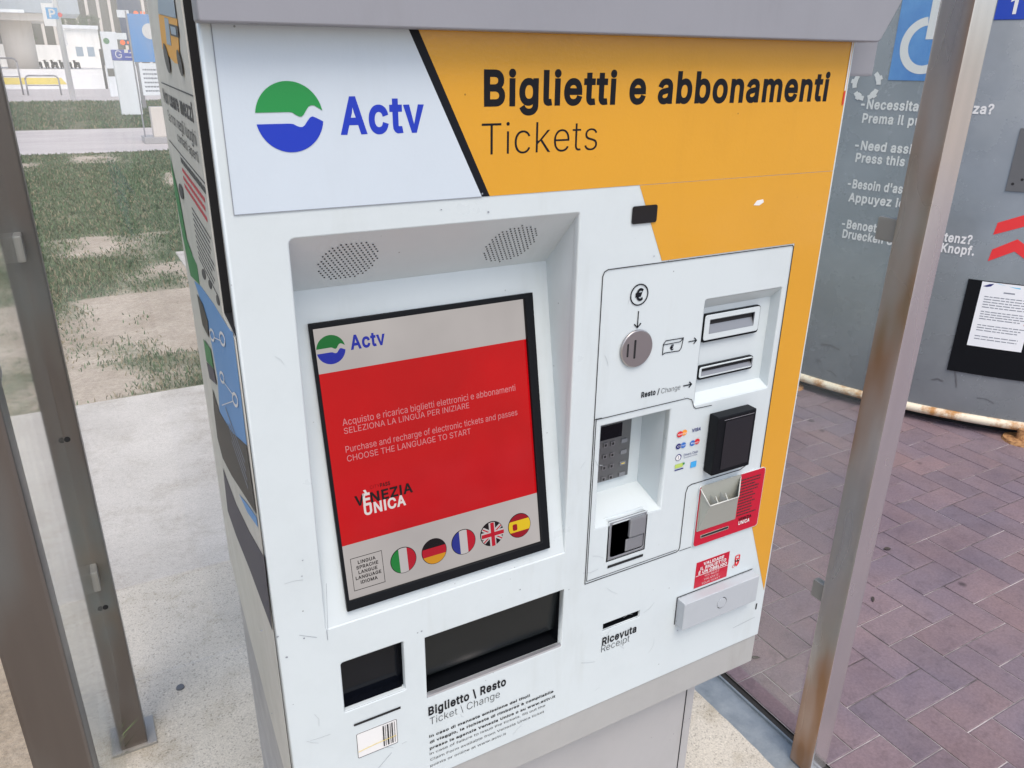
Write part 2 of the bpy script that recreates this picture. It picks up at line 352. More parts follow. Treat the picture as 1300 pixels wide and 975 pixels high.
GL = {' ': (188, [[], [], []]),
"'": (206, [['70 509 78 318 128 318 136 509'], ['41 537 51 290 155 290 165 537'], ['81 498 89 329 117 329 125 498']]),
',': (188, [['68 71 38 -119 84 -119 137 71'], ['44 99 5 -147 105 -147 173 98'], ['77 60 51 -108 76 -108 123 60']]),
'-': (453, [['114 244 114 188 337 188 337 244'], ['86 272 86 160 365 160 365 272'], ['125 233 125 199 326 199 326 233']]),
'.': (188, [['50 41 53 24 63 9 78 -1 95 -4 113 -1 128 9 138 24 141 41 138 59 128 73 113 83 95 87 78 83 63 73 53 59'], ['67 -28 95 -32 124 -28 148 -11 165 13 169 41 165 70 148 93 124 109 95 116 67 109 43 93 26 70 22 41 26 13 43 -11'], ['82 9 95 7 109 9 120 17 128 28 130 41 128 55 120 65 109 73 95 76 82 73 71 65 63 55 61 41 63 28 71 17']]),
'/': (249, [['235 533 178 533 14 -76 71 -76'], ['271 560 157 561 -22 -103 92 -104'], ['221 522 186 522 28 -65 63 -65']]),
'1': (453, [['198 509 86 427 86 358 209 448 212 448 212 55 76 55 76 0 391 0 391 55 276 55 276 509'], ['419 -28 419 83 304 83 304 537 189 537 58 441 66 318 184 397 184 83 48 83 48 -28'], ['205 459 223 459 223 44 87 44 87 11 380 11 380 44 265 44 265 498 202 498 97 421 94 374']]),
'?': (358, [['33 418 27 378 92 378 96 404 106 425 120 441 137 453 157 459 178 462 200 459 220 452 237 441 250 425 259 406 262 384 258 357 247 334 230 314 209 298 187 284 168 269 153 252 141 230 134 200 132 152 194 152 195 185 200 205 207 221 219 235 235 248 254 261 284 284 306 311 319 344 324 382 319 418 306 451 284 478 255 498 219 511 178 516 138 511 103 499 73 479 49 452', '118 41 121 24 131 9 146 -1 164 -4 181 -1 196 9 206 24 209 41 206 58 196 73 181 83 164 86 146 83 131 73 121 58'], ['54 500 25 468 6 426 -6 350 116 350 123 396 130 409 139 420 149 427 163 432 178 434 193 432 208 427 218 420 226 410 232 398 234 384 231 365 223 349 211 334 193 321 171 307 149 289 130 268 115 240 106 204 103 124 221 124 223 181 227 196 231 206 239 215 252 226 270 238 304 264 330 297 346 337 352 382 346 425 330 465 303 499 268 523 226 538 178 544 132 538 90 524', '94 13 111 -11 135 -28 164 -32 192 -28 216 -11 233 13 237 41 233 69 216 93 192 110 164 114 135 110 111 93 94 69 90 41'], ['80 471 58 446 44 415 40 389 83 389 85 407 97 431 113 449 132 463 155 470 178 473 203 470 225 462 244 449 259 431 270 409 273 384 269 354 256 328 238 306 215 289 193 275 176 261 162 246 151 226 145 199 143 163 183 163 184 187 190 209 198 227 211 243 228 257 248 270 276 292 296 317 308 347 313 382 308 415 296 445 276 470 250 488 216 500 178 505 140 500 108 489', '131 28 139 17 150 9 164 7 177 9 188 17 196 28 198 41 196 54 188 65 177 73 164 75 150 73 139 65 131 54 129 41']]),
'A': (480, [['16 0 85 0 135 142 344 142 395 0 463 0 276 509 201 509', '191 302 238 456 250 420 257 394 276 334 287 302 324 199 155 199'], ['324 114 375 -28 500 -26 296 537 181 537 -21 -26 105 -28 155 114', '261 293 287 225 192 225 218 293 233 378'], ['352 153 403 11 449 10 268 498 209 498 30 10 77 11 127 153', '338 189 141 189 238 474 261 423 268 397']]),
'B': (456, [['238 285 125 285 125 452 240 452 283 446 313 429 330 403 336 372 333 348 323 326 308 309 288 296 265 288', '125 57 125 231 248 231 279 228 306 218 327 203 342 184 352 161 355 137 349 105 330 80 315 70 296 63 272 58 245 57', '60 509 60 0 247 0 275 1 301 4 324 10 344 18 377 39 400 67 413 100 418 136 414 173 402 203 385 227 363 245 339 257 315 262 315 267 336 275 356 286 373 301 387 320 395 344 398 374 394 410 381 442 359 469 329 491 310 499 289 504 266 508 241 509'], ['244 85 153 85 153 203 247 203 273 200 293 193 307 183 318 170 325 154 327 138 323 117 311 101 302 95 288 90 269 86', '306 356 299 341 290 330 276 321 259 315 236 313 153 313 153 424 238 424 274 419 293 408 304 392 308 371', '427 216 406 246 378 269 394 282 412 307 423 338 426 374 421 417 405 456 378 489 343 516 319 526 295 531 269 536 242 537 32 537 32 -28 247 -28 277 -27 306 -24 333 -17 357 -7 396 18 424 53 440 93 446 136 441 180'], ['304 253 304 275 331 285 350 295 365 308 377 325 384 346 387 374 383 407 371 436 351 461 324 481 307 489 287 493 265 497 241 498 71 498 71 11 247 11 274 12 299 15 321 20 339 28 370 47 390 73 402 103 407 136 403 170 392 198 377 219 357 236 335 247', '245 46 114 46 114 242 249 242 281 239 311 228 335 211 352 190 363 164 366 137 359 100 338 72 320 60 299 52 273 47', '344 345 332 320 315 301 293 286 267 277 239 274 114 274 114 463 241 463 287 457 321 437 340 407 347 372']]),
'C': (510, [['48 179 57 146 70 115 86 88 104 63 126 42 150 25 177 11 205 1 235 -5 267 -7 305 -4 341 5 373 19 402 38 428 62 448 91 463 124 473 160 408 160 401 136 389 114 375 96 357 81 337 69 315 60 292 55 267 53 245 54 223 59 203 66 184 76 166 89 151 105 137 123 125 145 116 168 109 194 105 223 103 254 105 285 109 314 116 340 125 364 137 385 150 403 166 419 184 432 203 443 223 450 245 454 267 456 292 454 315 449 337 440 357 428 375 413 389 395 401 373 408 348 473 348 463 385 448 418 427 447 402 471 373 490 340 504 305 513 267 516 235 514 205 508 177 498 150 484 126 466 104 445 86 421 70 393 57 362 48 329 42 293 40 254 42 215'], ['135 508 108 487 83 464 63 436 45 405 30 371 21 335 14 296 12 254 14 212 21 173 30 137 45 102 63 73 83 45 108 20 135 1 166 -15 198 -26 231 -33 267 -35 310 -32 350 -22 386 -6 419 16 449 44 472 77 489 114 509 187 387 188 375 147 366 129 355 116 341 104 324 94 307 87 288 83 267 81 249 82 231 86 214 92 199 100 185 110 172 123 160 138 150 157 143 177 136 200 133 226 131 254 133 282 136 308 143 331 150 352 161 370 171 385 184 398 199 408 215 417 230 423 249 426 267 428 288 426 307 422 324 415 341 405 355 393 366 380 375 362 387 320 509 321 489 395 472 432 448 465 420 493 386 515 349 531 310 541 267 544 231 542 198 535 166 524'], ['156 475 133 458 112 438 95 415 80 388 67 358 59 327 53 292 51 254 53 216 59 181 67 150 80 120 95 94 112 70 133 51 156 34 181 21 208 12 236 6 267 4 303 7 337 15 368 29 395 47 420 69 438 96 453 128 459 149 416 149 411 132 398 108 383 88 363 72 342 59 318 49 294 44 267 42 244 43 220 48 199 56 178 67 159 81 143 98 128 117 115 140 106 165 98 192 94 222 92 254 94 286 98 316 106 343 115 369 128 391 142 410 159 427 178 441 198 453 220 461 244 465 267 467 294 465 318 460 342 450 363 437 383 421 398 401 411 377 416 359 459 359 453 381 438 412 419 440 395 462 368 480 336 494 303 502 267 505 236 503 208 497 181 488']]),
'D': (502, [['60 509 60 0 219 0 256 2 291 8 322 17 351 31 376 48 398 68 417 92 433 119 446 149 455 181 460 217 462 255 460 293 455 329 446 361 433 391 418 418 399 441 377 461 353 478 325 492 294 501 261 507 225 509', '221 452 249 450 275 446 299 438 320 428 338 415 354 399 368 381 379 361 388 337 394 312 398 285 399 255 398 226 394 198 388 172 379 149 368 128 354 110 337 94 318 81 296 70 272 63 244 58 215 57 125 57 125 452'], ['344 143 333 129 319 116 304 105 286 96 266 90 241 86 215 85 153 85 153 424 220 424 246 422 268 419 289 412 306 404 320 394 333 380 345 366 353 349 361 329 366 307 370 282 371 255 370 228 366 203 361 180 353 161', '419 49 440 76 458 106 472 140 482 175 488 214 490 255 488 296 482 335 472 370 458 403 441 434 419 460 395 483 367 502 335 518 300 528 264 535 226 537 32 537 32 -28 220 -28 259 -26 297 -19 332 -9 365 7 393 26'], ['377 122 362 103 344 85 324 71 300 60 275 52 245 47 215 46 114 46 114 463 221 463 250 461 278 457 303 448 326 438 345 423 362 406 377 387 389 366 399 340 405 314 409 286 410 255 409 225 405 196 399 169 389 144', '390 76 408 98 423 124 436 153 444 183 449 218 451 255 449 292 444 327 436 357 423 386 409 412 391 433 370 452 347 469 321 482 291 490 260 496 225 498 71 498 71 11 219 11 255 13 289 19 318 27 345 41 369 57']]),
'E': (419, [['125 57 125 229 355 229 355 286 125 286 125 452 372 452 372 509 60 509 60 0 375 0 375 57'], ['383 314 153 314 153 424 400 424 400 537 32 537 32 -28 403 -28 403 85 153 85 153 201 383 201'], ['344 275 114 275 114 463 361 463 361 498 71 498 71 11 364 11 364 46 114 46 114 240 344 240']]),
'F': (410, [['125 0 125 221 346 221 346 278 125 278 125 452 369 452 369 509 60 509 60 0'], ['374 306 153 306 153 424 397 424 397 537 32 537 32 -28 153 -28 153 193 374 193'], ['335 267 114 267 114 463 358 463 358 498 71 498 71 11 114 11 114 232 335 232']]),
'G': (520, [['57 146 69 116 85 88 104 64 125 43 149 25 176 11 205 1 236 -5 269 -7 298 -5 326 0 352 8 377 19 399 33 419 50 436 69 451 91 463 115 471 141 476 170 478 200 478 256 283 256 283 199 415 199 414 180 410 160 404 141 396 123 374 93 345 71 309 57 269 53 246 54 224 59 203 66 184 76 166 90 151 105 137 124 125 145 116 168 109 194 105 223 103 254 105 285 109 314 116 340 125 364 137 385 150 404 166 419 183 432 202 443 222 450 243 454 265 456 291 454 315 448 337 439 356 427 373 411 387 393 399 372 408 349 474 349 465 384 449 416 429 445 403 469 374 489 340 504 304 513 265 516 233 514 203 508 175 498 149 484 125 466 103 445 85 421 69 393 57 362 47 329 42 293 40 254 42 215 47 179'], ['349 531 309 541 265 544 229 542 196 535 164 524 134 508 107 487 82 464 62 436 44 405 31 371 20 335 14 296 12 254 14 212 20 173 31 137 44 104 62 72 83 45 107 22 134 1 165 -15 198 -26 232 -33 269 -35 301 -33 333 -27 362 -18 390 -6 416 10 439 30 458 52 475 77 489 105 498 134 504 167 506 199 506 284 255 284 255 171 384 171 378 151 372 137 354 113 331 96 302 84 268 81 250 82 232 86 214 92 199 100 185 111 172 123 161 139 150 157 143 177 136 200 133 226 131 254 133 282 136 308 143 331 150 352 161 370 171 386 184 398 199 409 214 417 229 423 247 426 265 428 286 426 306 421 324 414 339 405 352 392 364 377 374 360 389 321 509 322 491 394 473 430 450 463 421 491 388 514'], ['336 494 302 502 265 505 234 503 206 497 179 488 155 475 132 458 111 438 94 415 79 388 67 358 58 327 53 292 51 254 53 216 58 181 67 150 79 121 94 94 112 71 132 51 155 34 180 21 208 12 237 6 269 4 297 6 323 11 348 18 372 29 392 42 411 58 427 76 441 97 453 119 460 144 465 171 467 200 467 245 294 245 294 210 427 210 425 179 421 157 414 137 406 117 382 85 350 61 312 46 269 42 245 43 221 48 199 56 178 67 159 82 143 98 128 118 115 140 106 165 98 192 94 222 92 254 94 286 98 316 106 343 115 369 128 391 142 411 159 427 177 441 197 453 219 461 241 465 265 467 293 465 318 458 342 449 363 436 381 418 396 399 409 377 416 360 460 360 455 380 440 410 421 438 396 460 369 479']]),
'H': (517, [['60 0 125 0 125 232 392 232 392 0 457 0 457 509 392 509 392 289 125 289 125 509 60 509'], ['364 204 364 -28 485 -28 485 537 364 537 364 317 153 317 153 537 32 537 32 -28 153 -28 153 204'], ['403 243 403 11 446 11 446 498 403 498 403 278 114 278 114 498 71 498 71 11 114 11 114 243']]),
'I': (184, [['124 0 124 509 60 509 60 0'], ['152 -28 152 537 32 537 32 -28'], ['113 11 113 498 71 498 71 11']]),
'K': (467, [['60 509 60 0 125 0 125 167 198 245 372 0 449 0 243 289 448 509 364 509 212 344 174 303 139 261 124 242 125 334 125 509'], ['153 156 195 201 358 -28 489 -21 279 287 489 527 352 537 148 315 153 334 153 537 32 537 32 -28 153 -28'], ['114 171 199 262 378 11 433 8 229 290 432 502 369 498 182 296 148 254 118 225 114 334 114 498 71 498 71 11 114 11']]),
'L': (393, [['60 509 60 0 361 0 361 57 125 57 125 509'], ['32 537 32 -28 389 -28 389 85 153 85 153 537'], ['71 498 71 11 350 11 350 46 114 46 114 498']]),
'M': (628, [['170 291 286 0 342 0 456 291 498 409 504 0 568 0 568 509 476 509 352 187 315 73 152 509 60 509 60 0 122 0'], ['482 281 491 365 476 -28 596 -28 596 537 457 537 326 196 314 118 171 537 32 537 32 -28 146 -28 175 246 267 -28 361 -28'], ['446 295 501 426 515 11 557 11 557 498 484 498 362 183 315 55 144 498 71 498 71 11 113 11 168 308 293 11 334 11']]),
'N': (523, [['120 430 177 331 202 290 387 0 463 0 463 509 399 509 388 107 343 183 136 509 60 509 60 0 125 0'], ['372 -28 491 -28 491 537 372 537 377 150 367 198 151 537 32 537 32 -28 153 -28 132 387 153 317 178 275'], ['393 11 452 11 452 498 410 498 392 90 334 177 130 498 71 498 71 11 114 11 115 447 186 337 211 296']]),
'O': (533, [['57 146 70 115 86 88 105 63 126 42 150 25 177 11 205 1 235 -5 267 -7 299 -5 329 1 357 11 384 25 408 42 429 63 448 88 464 115 477 146 486 179 491 215 493 254 491 293 486 329 477 362 464 393 448 421 429 445 408 466 384 484 357 498 329 508 299 514 267 516 235 514 205 508 177 498 150 484 126 466 105 445 86 421 70 393 57 362 48 329 42 293 40 254 42 215 48 179', '125 144 116 168 109 194 105 223 103 254 105 285 109 314 116 340 125 364 137 385 151 404 167 420 184 433 203 443 223 450 245 454 267 456 289 454 310 450 330 443 349 433 367 420 383 404 396 386 408 365 418 341 425 314 429 286 430 254 429 223 425 194 418 168 408 144 396 123 383 105 367 89 349 76 330 66 310 59 289 54 267 53 245 54 223 59 203 66 184 76 167 89 151 105 137 123'], ['383 353 391 332 398 308 401 284 402 254 401 225 398 200 391 177 383 156 372 138 362 123 349 110 334 100 319 92 302 86 285 82 267 81 249 82 231 86 214 92 199 100 185 110 172 124 160 139 150 156 143 177 136 200 133 226 131 254 133 282 136 308 143 331 150 352 161 370 172 386 185 399 199 409 214 417 230 423 249 426 267 428 285 426 303 423 319 417 334 409 349 399 362 386 372 371', '14 296 12 254 14 212 21 173 30 137 45 102 63 72 84 45 108 21 135 1 166 -15 198 -26 231 -33 267 -35 303 -33 336 -26 368 -15 399 1 426 21 450 45 471 72 489 102 504 137 513 173 519 212 521 254 519 296 513 335 504 371 489 405 471 437 450 464 426 487 399 508 368 524 336 535 303 542 267 544 231 542 198 535 166 524 135 508 108 487 84 464 63 437 45 405 30 371 21 335'], ['418 370 428 345 436 316 440 287 441 254 440 222 436 192 428 164 418 139 405 117 391 98 374 81 355 67 334 56 313 48 291 43 267 42 244 43 220 48 199 56 178 67 160 81 143 98 128 117 115 139 106 165 98 192 94 222 92 254 94 286 98 316 106 343 115 369 128 391 143 411 160 428 178 442 199 453 220 461 244 465 267 467 291 465 313 461 334 453 355 442 374 428 391 411 405 392', '53 292 51 254 53 216 59 181 67 150 80 120 95 94 113 70 133 50 156 34 181 21 208 12 236 6 267 4 298 6 326 12 353 21 378 34 401 50 421 70 439 94 454 120 467 150 475 181 480 216 482 254 480 292 475 327 467 358 454 388 439 415 421 438 401 458 378 475 353 488 326 497 298 503 267 505 236 503 208 497 181 488 156 475 133 458 113 438 95 415 80 388 67 358 59 327']]),
'P': (445, [['60 0 125 0 125 186 235 186 263 187 289 191 312 198 332 207 350 219 366 233 379 248 390 265 398 284 404 304 407 325 409 348 404 391 398 411 390 430 379 447 366 462 350 476 332 487 312 497 289 503 263 507 235 509 60 509', '125 452 232 452 268 449 297 439 318 423 333 402 342 376 344 348 342 319 333 294 318 272 297 256 269 246 233 242 125 242'], ['367 197 386 213 401 231 415 252 424 275 431 298 435 322 437 348 432 397 424 420 415 443 401 464 386 482 367 499 346 512 322 523 295 530 266 535 236 537 32 537 32 -28 153 -28 153 158 235 158 266 159 295 164 322 172 346 182', '263 273 231 270 153 270 153 424 231 424 262 421 284 414 298 403 308 389 314 370 316 348 314 325 308 307 297 292 283 281'], ['343 228 358 241 370 255 380 270 388 288 393 306 398 348 393 389 388 407 380 425 370 440 358 454 343 467 327 477 308 487 287 492 262 496 235 498 71 498 71 11 114 11 114 197 235 197 262 198 287 202 308 208 327 217', '271 235 234 231 114 231 114 463 232 463 270 460 302 449 326 431 343 407 353 378 355 348 353 317 343 289 326 264 302 246']]),
'R': (449, [['60 0 125 0 125 198 246 198 353 0 428 0 314 210 333 217 367 240 390 271 399 290 405 309 408 330 409 352 408 374 405 395 399 415 390 433 367 465 333 489 313 497 290 504 264 507 236 509 60 509', '125 452 233 452 269 449 298 440 319 425 334 405 342 380 345 352 342 324 334 300 319 281 298 267 269 258 234 255 125 255'], ['387 219 414 257 425 280 432 303 436 327 437 352 436 377 432 401 425 425 414 448 387 485 346 514 322 523 296 532 267 535 237 537 32 537 32 -28 153 -28 153 170 229 170 336 -28 467 -23 354 195 346 192', '233 283 153 283 153 424 232 424 264 421 285 415 299 405 309 392 314 374 317 352 314 330 309 314 300 302 286 293 264 286'], ['359 248 381 277 389 294 394 311 397 331 398 352 397 373 394 393 389 411 381 427 359 457 328 479 309 487 288 493 236 498 71 498 71 11 114 11 114 209 253 209 360 11 413 9 298 216 328 227', '234 244 114 244 114 463 233 463 271 460 303 450 327 433 344 410 353 382 356 352 353 322 344 295 327 273 303 257 271 247']]),
'S': (447, [['54 77 64 60 76 45 91 31 108 19 128 9 149 1 172 -4 197 -8 224 -9 252 -8 278 -4 302 2 323 11 343 21 360 34 374 48 386 64 403 99 408 139 405 171 395 198 379 220 359 238 336 252 312 264 264 279 212 293 169 308 148 319 131 334 119 352 115 376 118 398 129 418 145 435 167 448 194 456 225 459 247 457 267 453 286 447 302 437 326 412 337 378 401 378 394 415 377 449 351 476 316 498 296 505 275 511 252 514 227 516 203 514 180 511 158 506 138 498 119 488 102 476 87 463 75 448 58 413 52 372 54 348 60 326 71 307 86 289 105 274 128 260 154 249 184 239 245 222 272 214 296 205 316 193 332 179 342 161 346 139 341 114 329 92 311 74 286 60 257 52 224 49 194 52 166 59 142 71 123 88 110 110 104 137 38 137 41 115 46 96'], ['263 187 284 180 299 170 310 161 315 151 317 139 314 124 306 109 294 97 275 86 252 80 224 77 199 80 176 85 158 94 145 106 136 120 126 165 6 165 13 110 19 87 29 64 41 44 55 26 73 9 94 -5 117 -17 141 -26 167 -32 194 -36 224 -37 255 -36 284 -31 311 -25 335 -14 358 -3 378 13 395 30 410 49 430 91 436 139 433 177 420 211 400 239 376 261 350 277 323 290 272 306 220 320 180 334 164 342 152 353 146 363 143 376 145 389 152 401 163 413 178 422 199 428 225 431 243 429 260 426 274 421 284 415 301 397 317 350 435 350 421 424 400 465 369 498 328 523 304 532 281 538 255 542 227 544 200 542 175 539 150 533 126 523 104 512 85 498 67 482 51 463 31 421 24 373 26 343 34 315 48 291 66 269 89 251 115 235 144 223 176 212'], ['275 224 301 215 323 202 341 186 352 165 357 139 351 110 338 85 318 65 290 50 259 41 224 38 192 41 162 49 136 62 114 81 100 106 95 126 51 126 52 117 56 100 64 82 73 66 84 52 98 40 114 28 132 19 152 12 174 7 198 3 224 2 251 3 276 7 298 12 318 21 337 30 353 42 366 55 377 70 392 102 397 139 394 169 385 193 371 213 352 229 331 242 308 254 261 268 209 282 165 298 142 310 123 327 109 348 104 376 107 402 120 425 138 444 163 458 192 467 225 470 249 468 270 464 291 457 309 446 336 418 345 389 388 389 383 411 368 443 344 467 311 488 273 500 227 505 182 500 161 495 143 488 125 479 109 467 95 455 84 442 69 410 63 372 65 350 70 330 80 313 94 297 111 283 133 270 158 259 187 250']]),
'T': (449, [['32 509 32 452 193 452 193 0 257 0 257 452 417 452 417 509'], ['4 537 4 424 165 424 165 -28 285 -28 285 424 445 424 445 537'], ['43 498 43 463 204 463 204 11 246 11 246 463 406 463 406 498']]),
'U': (517, [['60 173 62 148 66 124 74 101 85 80 98 60 114 43 133 28 154 15 177 5 203 -2 230 -7 259 -8 288 -7 315 -2 340 5 363 15 384 28 403 43 419 60 433 80 443 101 451 124 456 148 457 173 457 509 393 509 393 178 389 144 377 113 357 87 331 68 298 56 259 52 220 56 187 68 160 87 141 113 128 144 124 178 124 509 60 509'], ['141 -10 168 -22 197 -29 227 -35 259 -36 291 -35 321 -29 349 -21 376 -10 400 5 422 22 441 42 457 66 469 90 478 117 484 145 485 172 485 537 365 537 365 180 362 151 352 127 337 107 318 93 292 83 259 80 226 83 200 93 180 107 166 127 155 151 152 180 152 537 32 537 32 172 34 145 39 117 48 90 61 66 76 43 95 22 117 5'], ['159 25 181 15 205 9 231 4 259 3 287 4 313 9 336 15 358 25 378 37 396 51 410 67 423 86 433 105 440 127 445 149 446 173 446 498 404 498 404 177 400 141 387 108 365 79 336 58 300 45 259 41 218 45 182 58 152 79 131 108 117 141 113 177 113 498 71 498 71 173 73 149 77 127 84 105 95 86 107 67 121 51 139 37']]),
'V': (480, [['203 176 192 206 84 509 16 509 204 0 278 0 463 509 395 509 290 206 279 176 241 53'], ['-21 535 184 -28 298 -28 500 535 375 537 252 185 241 98 230 185 104 537'], ['30 499 212 11 270 11 449 499 403 498 241 35 76 498']]),
'Y': (472, [['91 509 16 509 203 208 203 0 268 0 268 208 455 509 381 509 280 344 251 293 222 292 208 318'], ['175 -28 296 -28 296 200 494 531 365 537 256 358 236 324 107 537 -23 531 175 200'], ['214 11 257 11 257 211 440 500 387 498 289 338 258 282 216 281 198 313 85 498 31 500 214 211']]),
'Z': (438, [['42 46 42 0 399 0 399 57 152 57 169 129 397 462 397 509 40 509 40 452 285 452 273 385'], ['427 85 187 85 195 117 425 453 425 537 12 537 12 424 252 424 246 396 14 55 14 -28 427 -28'], ['388 46 138 46 159 134 386 465 386 498 51 498 51 463 298 463 283 381 53 43 53 11 388 11']]),
'\\': (249, [['71 533 14 533 178 -76 235 -76'], ['92 561 -22 560 157 -104 271 -103'], ['63 522 28 522 186 -65 221 -65']]),
'a': (389, [['48 45 68 22 94 5 126 -5 160 -9 190 -6 215 1 236 12 252 25 264 38 272 52 277 52 277 0 337 0 337 251 333 290 322 320 306 343 286 360 263 372 239 379 215 383 194 384 163 382 133 375 104 364 79 346 57 322 41 291 100 274 107 288 118 301 132 313 149 322 171 329 196 331 220 329 240 322 256 311 267 297 273 279 273 243 265 235 252 230 125 211 100 203 78 193 58 179 43 161 34 138 30 108 35 73', '102 72 94 87 92 105 95 124 103 139 117 150 134 159 154 164 276 190 276 138 272 115 263 93 248 74 228 59 202 49 170 45 149 47 130 52 114 61'], ['170 73 154 75 141 78 131 84 124 89 121 95 120 104 122 115 125 121 132 126 144 133 248 155 248 140 245 123 239 107 228 94 214 84 195 76', '119 238 90 229 64 217 39 200 19 175 7 145 2 108 8 65 24 30 49 1 82 -21 120 -33 160 -37 195 -34 225 -25 249 -13 249 -28 365 -28 365 252 360 296 347 333 327 362 302 383 273 398 245 406 218 411 194 412 159 410 125 402 91 389 60 367 34 338 0 274 115 241 131 272 138 281 148 290 160 296 176 301 196 303 214 301 227 297 237 290 242 284 245 274 245 257'], ['170 34 147 36 126 42 108 52 93 65 83 84 81 105 84 128 94 146 111 159 130 169 152 175 287 204 287 137 283 112 273 87 256 66 233 49 205 38', '128 200 104 193 83 183 66 171 53 155 45 135 41 108 46 76 57 51 75 30 99 15 128 6 160 2 188 5 211 11 230 21 244 33 255 45 266 63 288 63 288 11 326 11 326 250 322 288 312 315 298 336 280 351 259 362 237 368 214 372 194 373 165 371 136 364 109 354 86 338 66 316 57 298 94 287 98 294 110 309 126 322 145 332 169 340 196 342 222 340 245 332 264 319 277 302 284 281 284 238 271 226 255 219']]),
'b': (424, [['112 0 112 59 118 59 138 31 153 17 172 4 198 -5 229 -8 252 -7 274 -2 294 5 313 16 330 29 346 45 359 64 370 84 379 108 385 133 389 160 390 189 389 218 385 245 379 270 370 293 359 313 345 332 330 347 313 361 294 371 274 378 252 383 229 384 197 381 171 373 152 360 137 346 118 319 114 319 114 509 53 509 53 0', '116 150 113 189 116 229 125 263 140 291 161 312 188 325 220 330 253 325 280 311 301 290 316 261 325 227 328 189 325 151 316 117 301 88 279 66 253 51 220 47 188 51 162 65 140 86 125 115'], ['151 253 163 274 177 289 196 298 220 302 244 298 263 288 278 273 290 251 297 222 300 189 297 156 290 127 278 105 262 88 244 78 220 75 197 78 179 88 163 103 151 125 144 155 141 189 144 224', '256 -35 282 -29 306 -21 329 -7 348 8 368 27 383 49 396 72 406 100 413 128 417 157 418 189 417 221 413 250 406 278 395 305 383 328 366 350 349 368 329 384 305 397 282 405 256 411 228 412 192 409 159 399 142 387 142 537 25 537 25 -28 140 -28 140 -8 159 -21 192 -33 228 -36'], ['115 267 131 298 155 321 185 336 220 341 256 336 287 320 310 297 326 265 336 229 339 189 336 149 326 113 310 81 286 57 257 40 220 36 185 40 155 56 131 79 115 111 105 148 102 189 105 231', '251 4 271 9 289 15 307 25 323 37 337 52 350 70 360 89 368 111 374 135 378 161 379 189 378 217 374 243 368 267 360 288 350 307 337 325 323 339 307 352 290 361 271 367 251 372 229 373 199 370 176 363 159 351 145 339 124 308 103 308 103 498 64 498 64 11 101 11 101 70 124 70 146 38 160 26 177 14 200 6 229 3']]),
'c': (396, [['40 133 46 108 56 85 68 64 82 46 98 30 117 16 137 6 159 -2 182 -7 207 -8 235 -6 261 -1 285 9 306 21 325 37 341 56 354 78 363 102 304 117 299 102 292 89 282 76 271 66 258 58 243 52 226 48 207 46 173 51 145 66 124 89 108 117 99 151 96 187 99 224 108 258 124 287 145 310 173 325 207 330 226 329 242 325 257 319 270 311 281 301 298 276 303 262 362 277 353 301 340 322 324 341 305 356 284 368 260 377 234 383 207 384 182 383 159 378 137 371 117 360 98 346 82 330 68 312 56 291 46 268 40 243 36 216 34 187 36 159'], ['6 187 8 156 13 128 19 99 31 72 45 48 61 27 80 9 102 -8 126 -20 151 -29 178 -35 207 -36 239 -34 269 -28 297 -16 322 -2 345 17 364 40 379 66 400 121 286 151 273 113 268 104 261 95 254 88 245 83 235 79 221 76 208 74 182 78 162 88 147 106 134 128 127 156 124 187 127 219 134 247 147 271 162 288 182 298 208 302 222 301 233 298 244 294 253 289 260 283 273 263 285 229 399 258 378 313 363 338 344 361 321 379 296 393 268 404 238 411 207 412 178 411 152 405 126 397 102 384 80 367 61 349 45 328 31 304 19 277 12 248 8 219'], ['45 187 47 160 51 135 56 112 66 90 77 70 90 53 105 38 123 25 141 16 162 9 183 4 207 3 234 5 258 10 280 19 300 30 317 45 332 62 344 83 348 94 311 104 309 98 301 83 290 69 278 57 263 48 246 41 228 37 207 35 169 40 138 57 115 82 98 113 88 149 85 187 88 226 98 262 115 293 138 319 169 336 206 341 228 340 245 335 262 329 277 320 289 308 308 281 310 275 347 285 343 296 331 316 316 333 299 347 279 358 257 366 233 372 207 373 183 372 162 367 141 361 123 351 105 338 90 323 77 306 66 286 56 264 51 241 47 215']]),
'd': (424, [['34 189 35 160 39 133 46 108 55 84 66 64 79 45 94 29 111 16 130 5 151 -2 172 -7 195 -8 227 -5 252 4 272 17 287 31 307 59 313 59 313 0 372 0 372 509 311 509 311 319 306 319 287 346 272 360 253 373 228 381 196 384 173 383 151 378 131 371 112 361 95 347 79 332 66 313 55 293 46 270 39 245 35 218', '172 51 145 66 124 88 109 117 99 151 96 189 99 227 108 261 124 290 145 311 172 325 205 330 237 325 263 312 284 291 300 263 309 229 312 189 309 150 299 115 284 86 263 65 236 51 205 47'], ['135 127 127 156 124 189 127 222 134 250 147 273 162 288 181 298 205 302 228 298 246 289 262 274 274 252 281 224 284 189 281 155 273 125 261 103 246 88 228 78 205 75 181 78 162 88 147 104', '95 -7 118 -21 143 -29 168 -35 196 -36 233 -33 265 -21 285 -8 285 -28 400 -28 400 537 283 537 283 386 265 398 234 409 197 412 169 411 143 405 120 397 96 384 77 368 58 350 42 328 30 305 19 279 12 251 7 221 6 189 7 157 12 127 19 99 29 72 42 49 57 27 75 8'], ['99 113 88 149 85 189 88 229 98 265 115 297 138 320 169 336 205 341 240 336 270 321 293 298 310 267 320 231 323 189 320 148 309 111 293 79 270 56 239 40 205 36 169 40 138 57 115 82', '117 25 135 15 154 9 174 4 195 3 225 6 247 14 265 26 279 38 301 70 324 70 324 11 361 11 361 498 322 498 322 308 300 308 279 339 265 351 248 363 226 370 196 373 174 372 154 367 135 361 118 352 102 339 87 325 75 307 65 288 56 267 50 243 46 217 45 189 46 161 50 135 56 111 65 89 75 70 88 52 101 37']]),
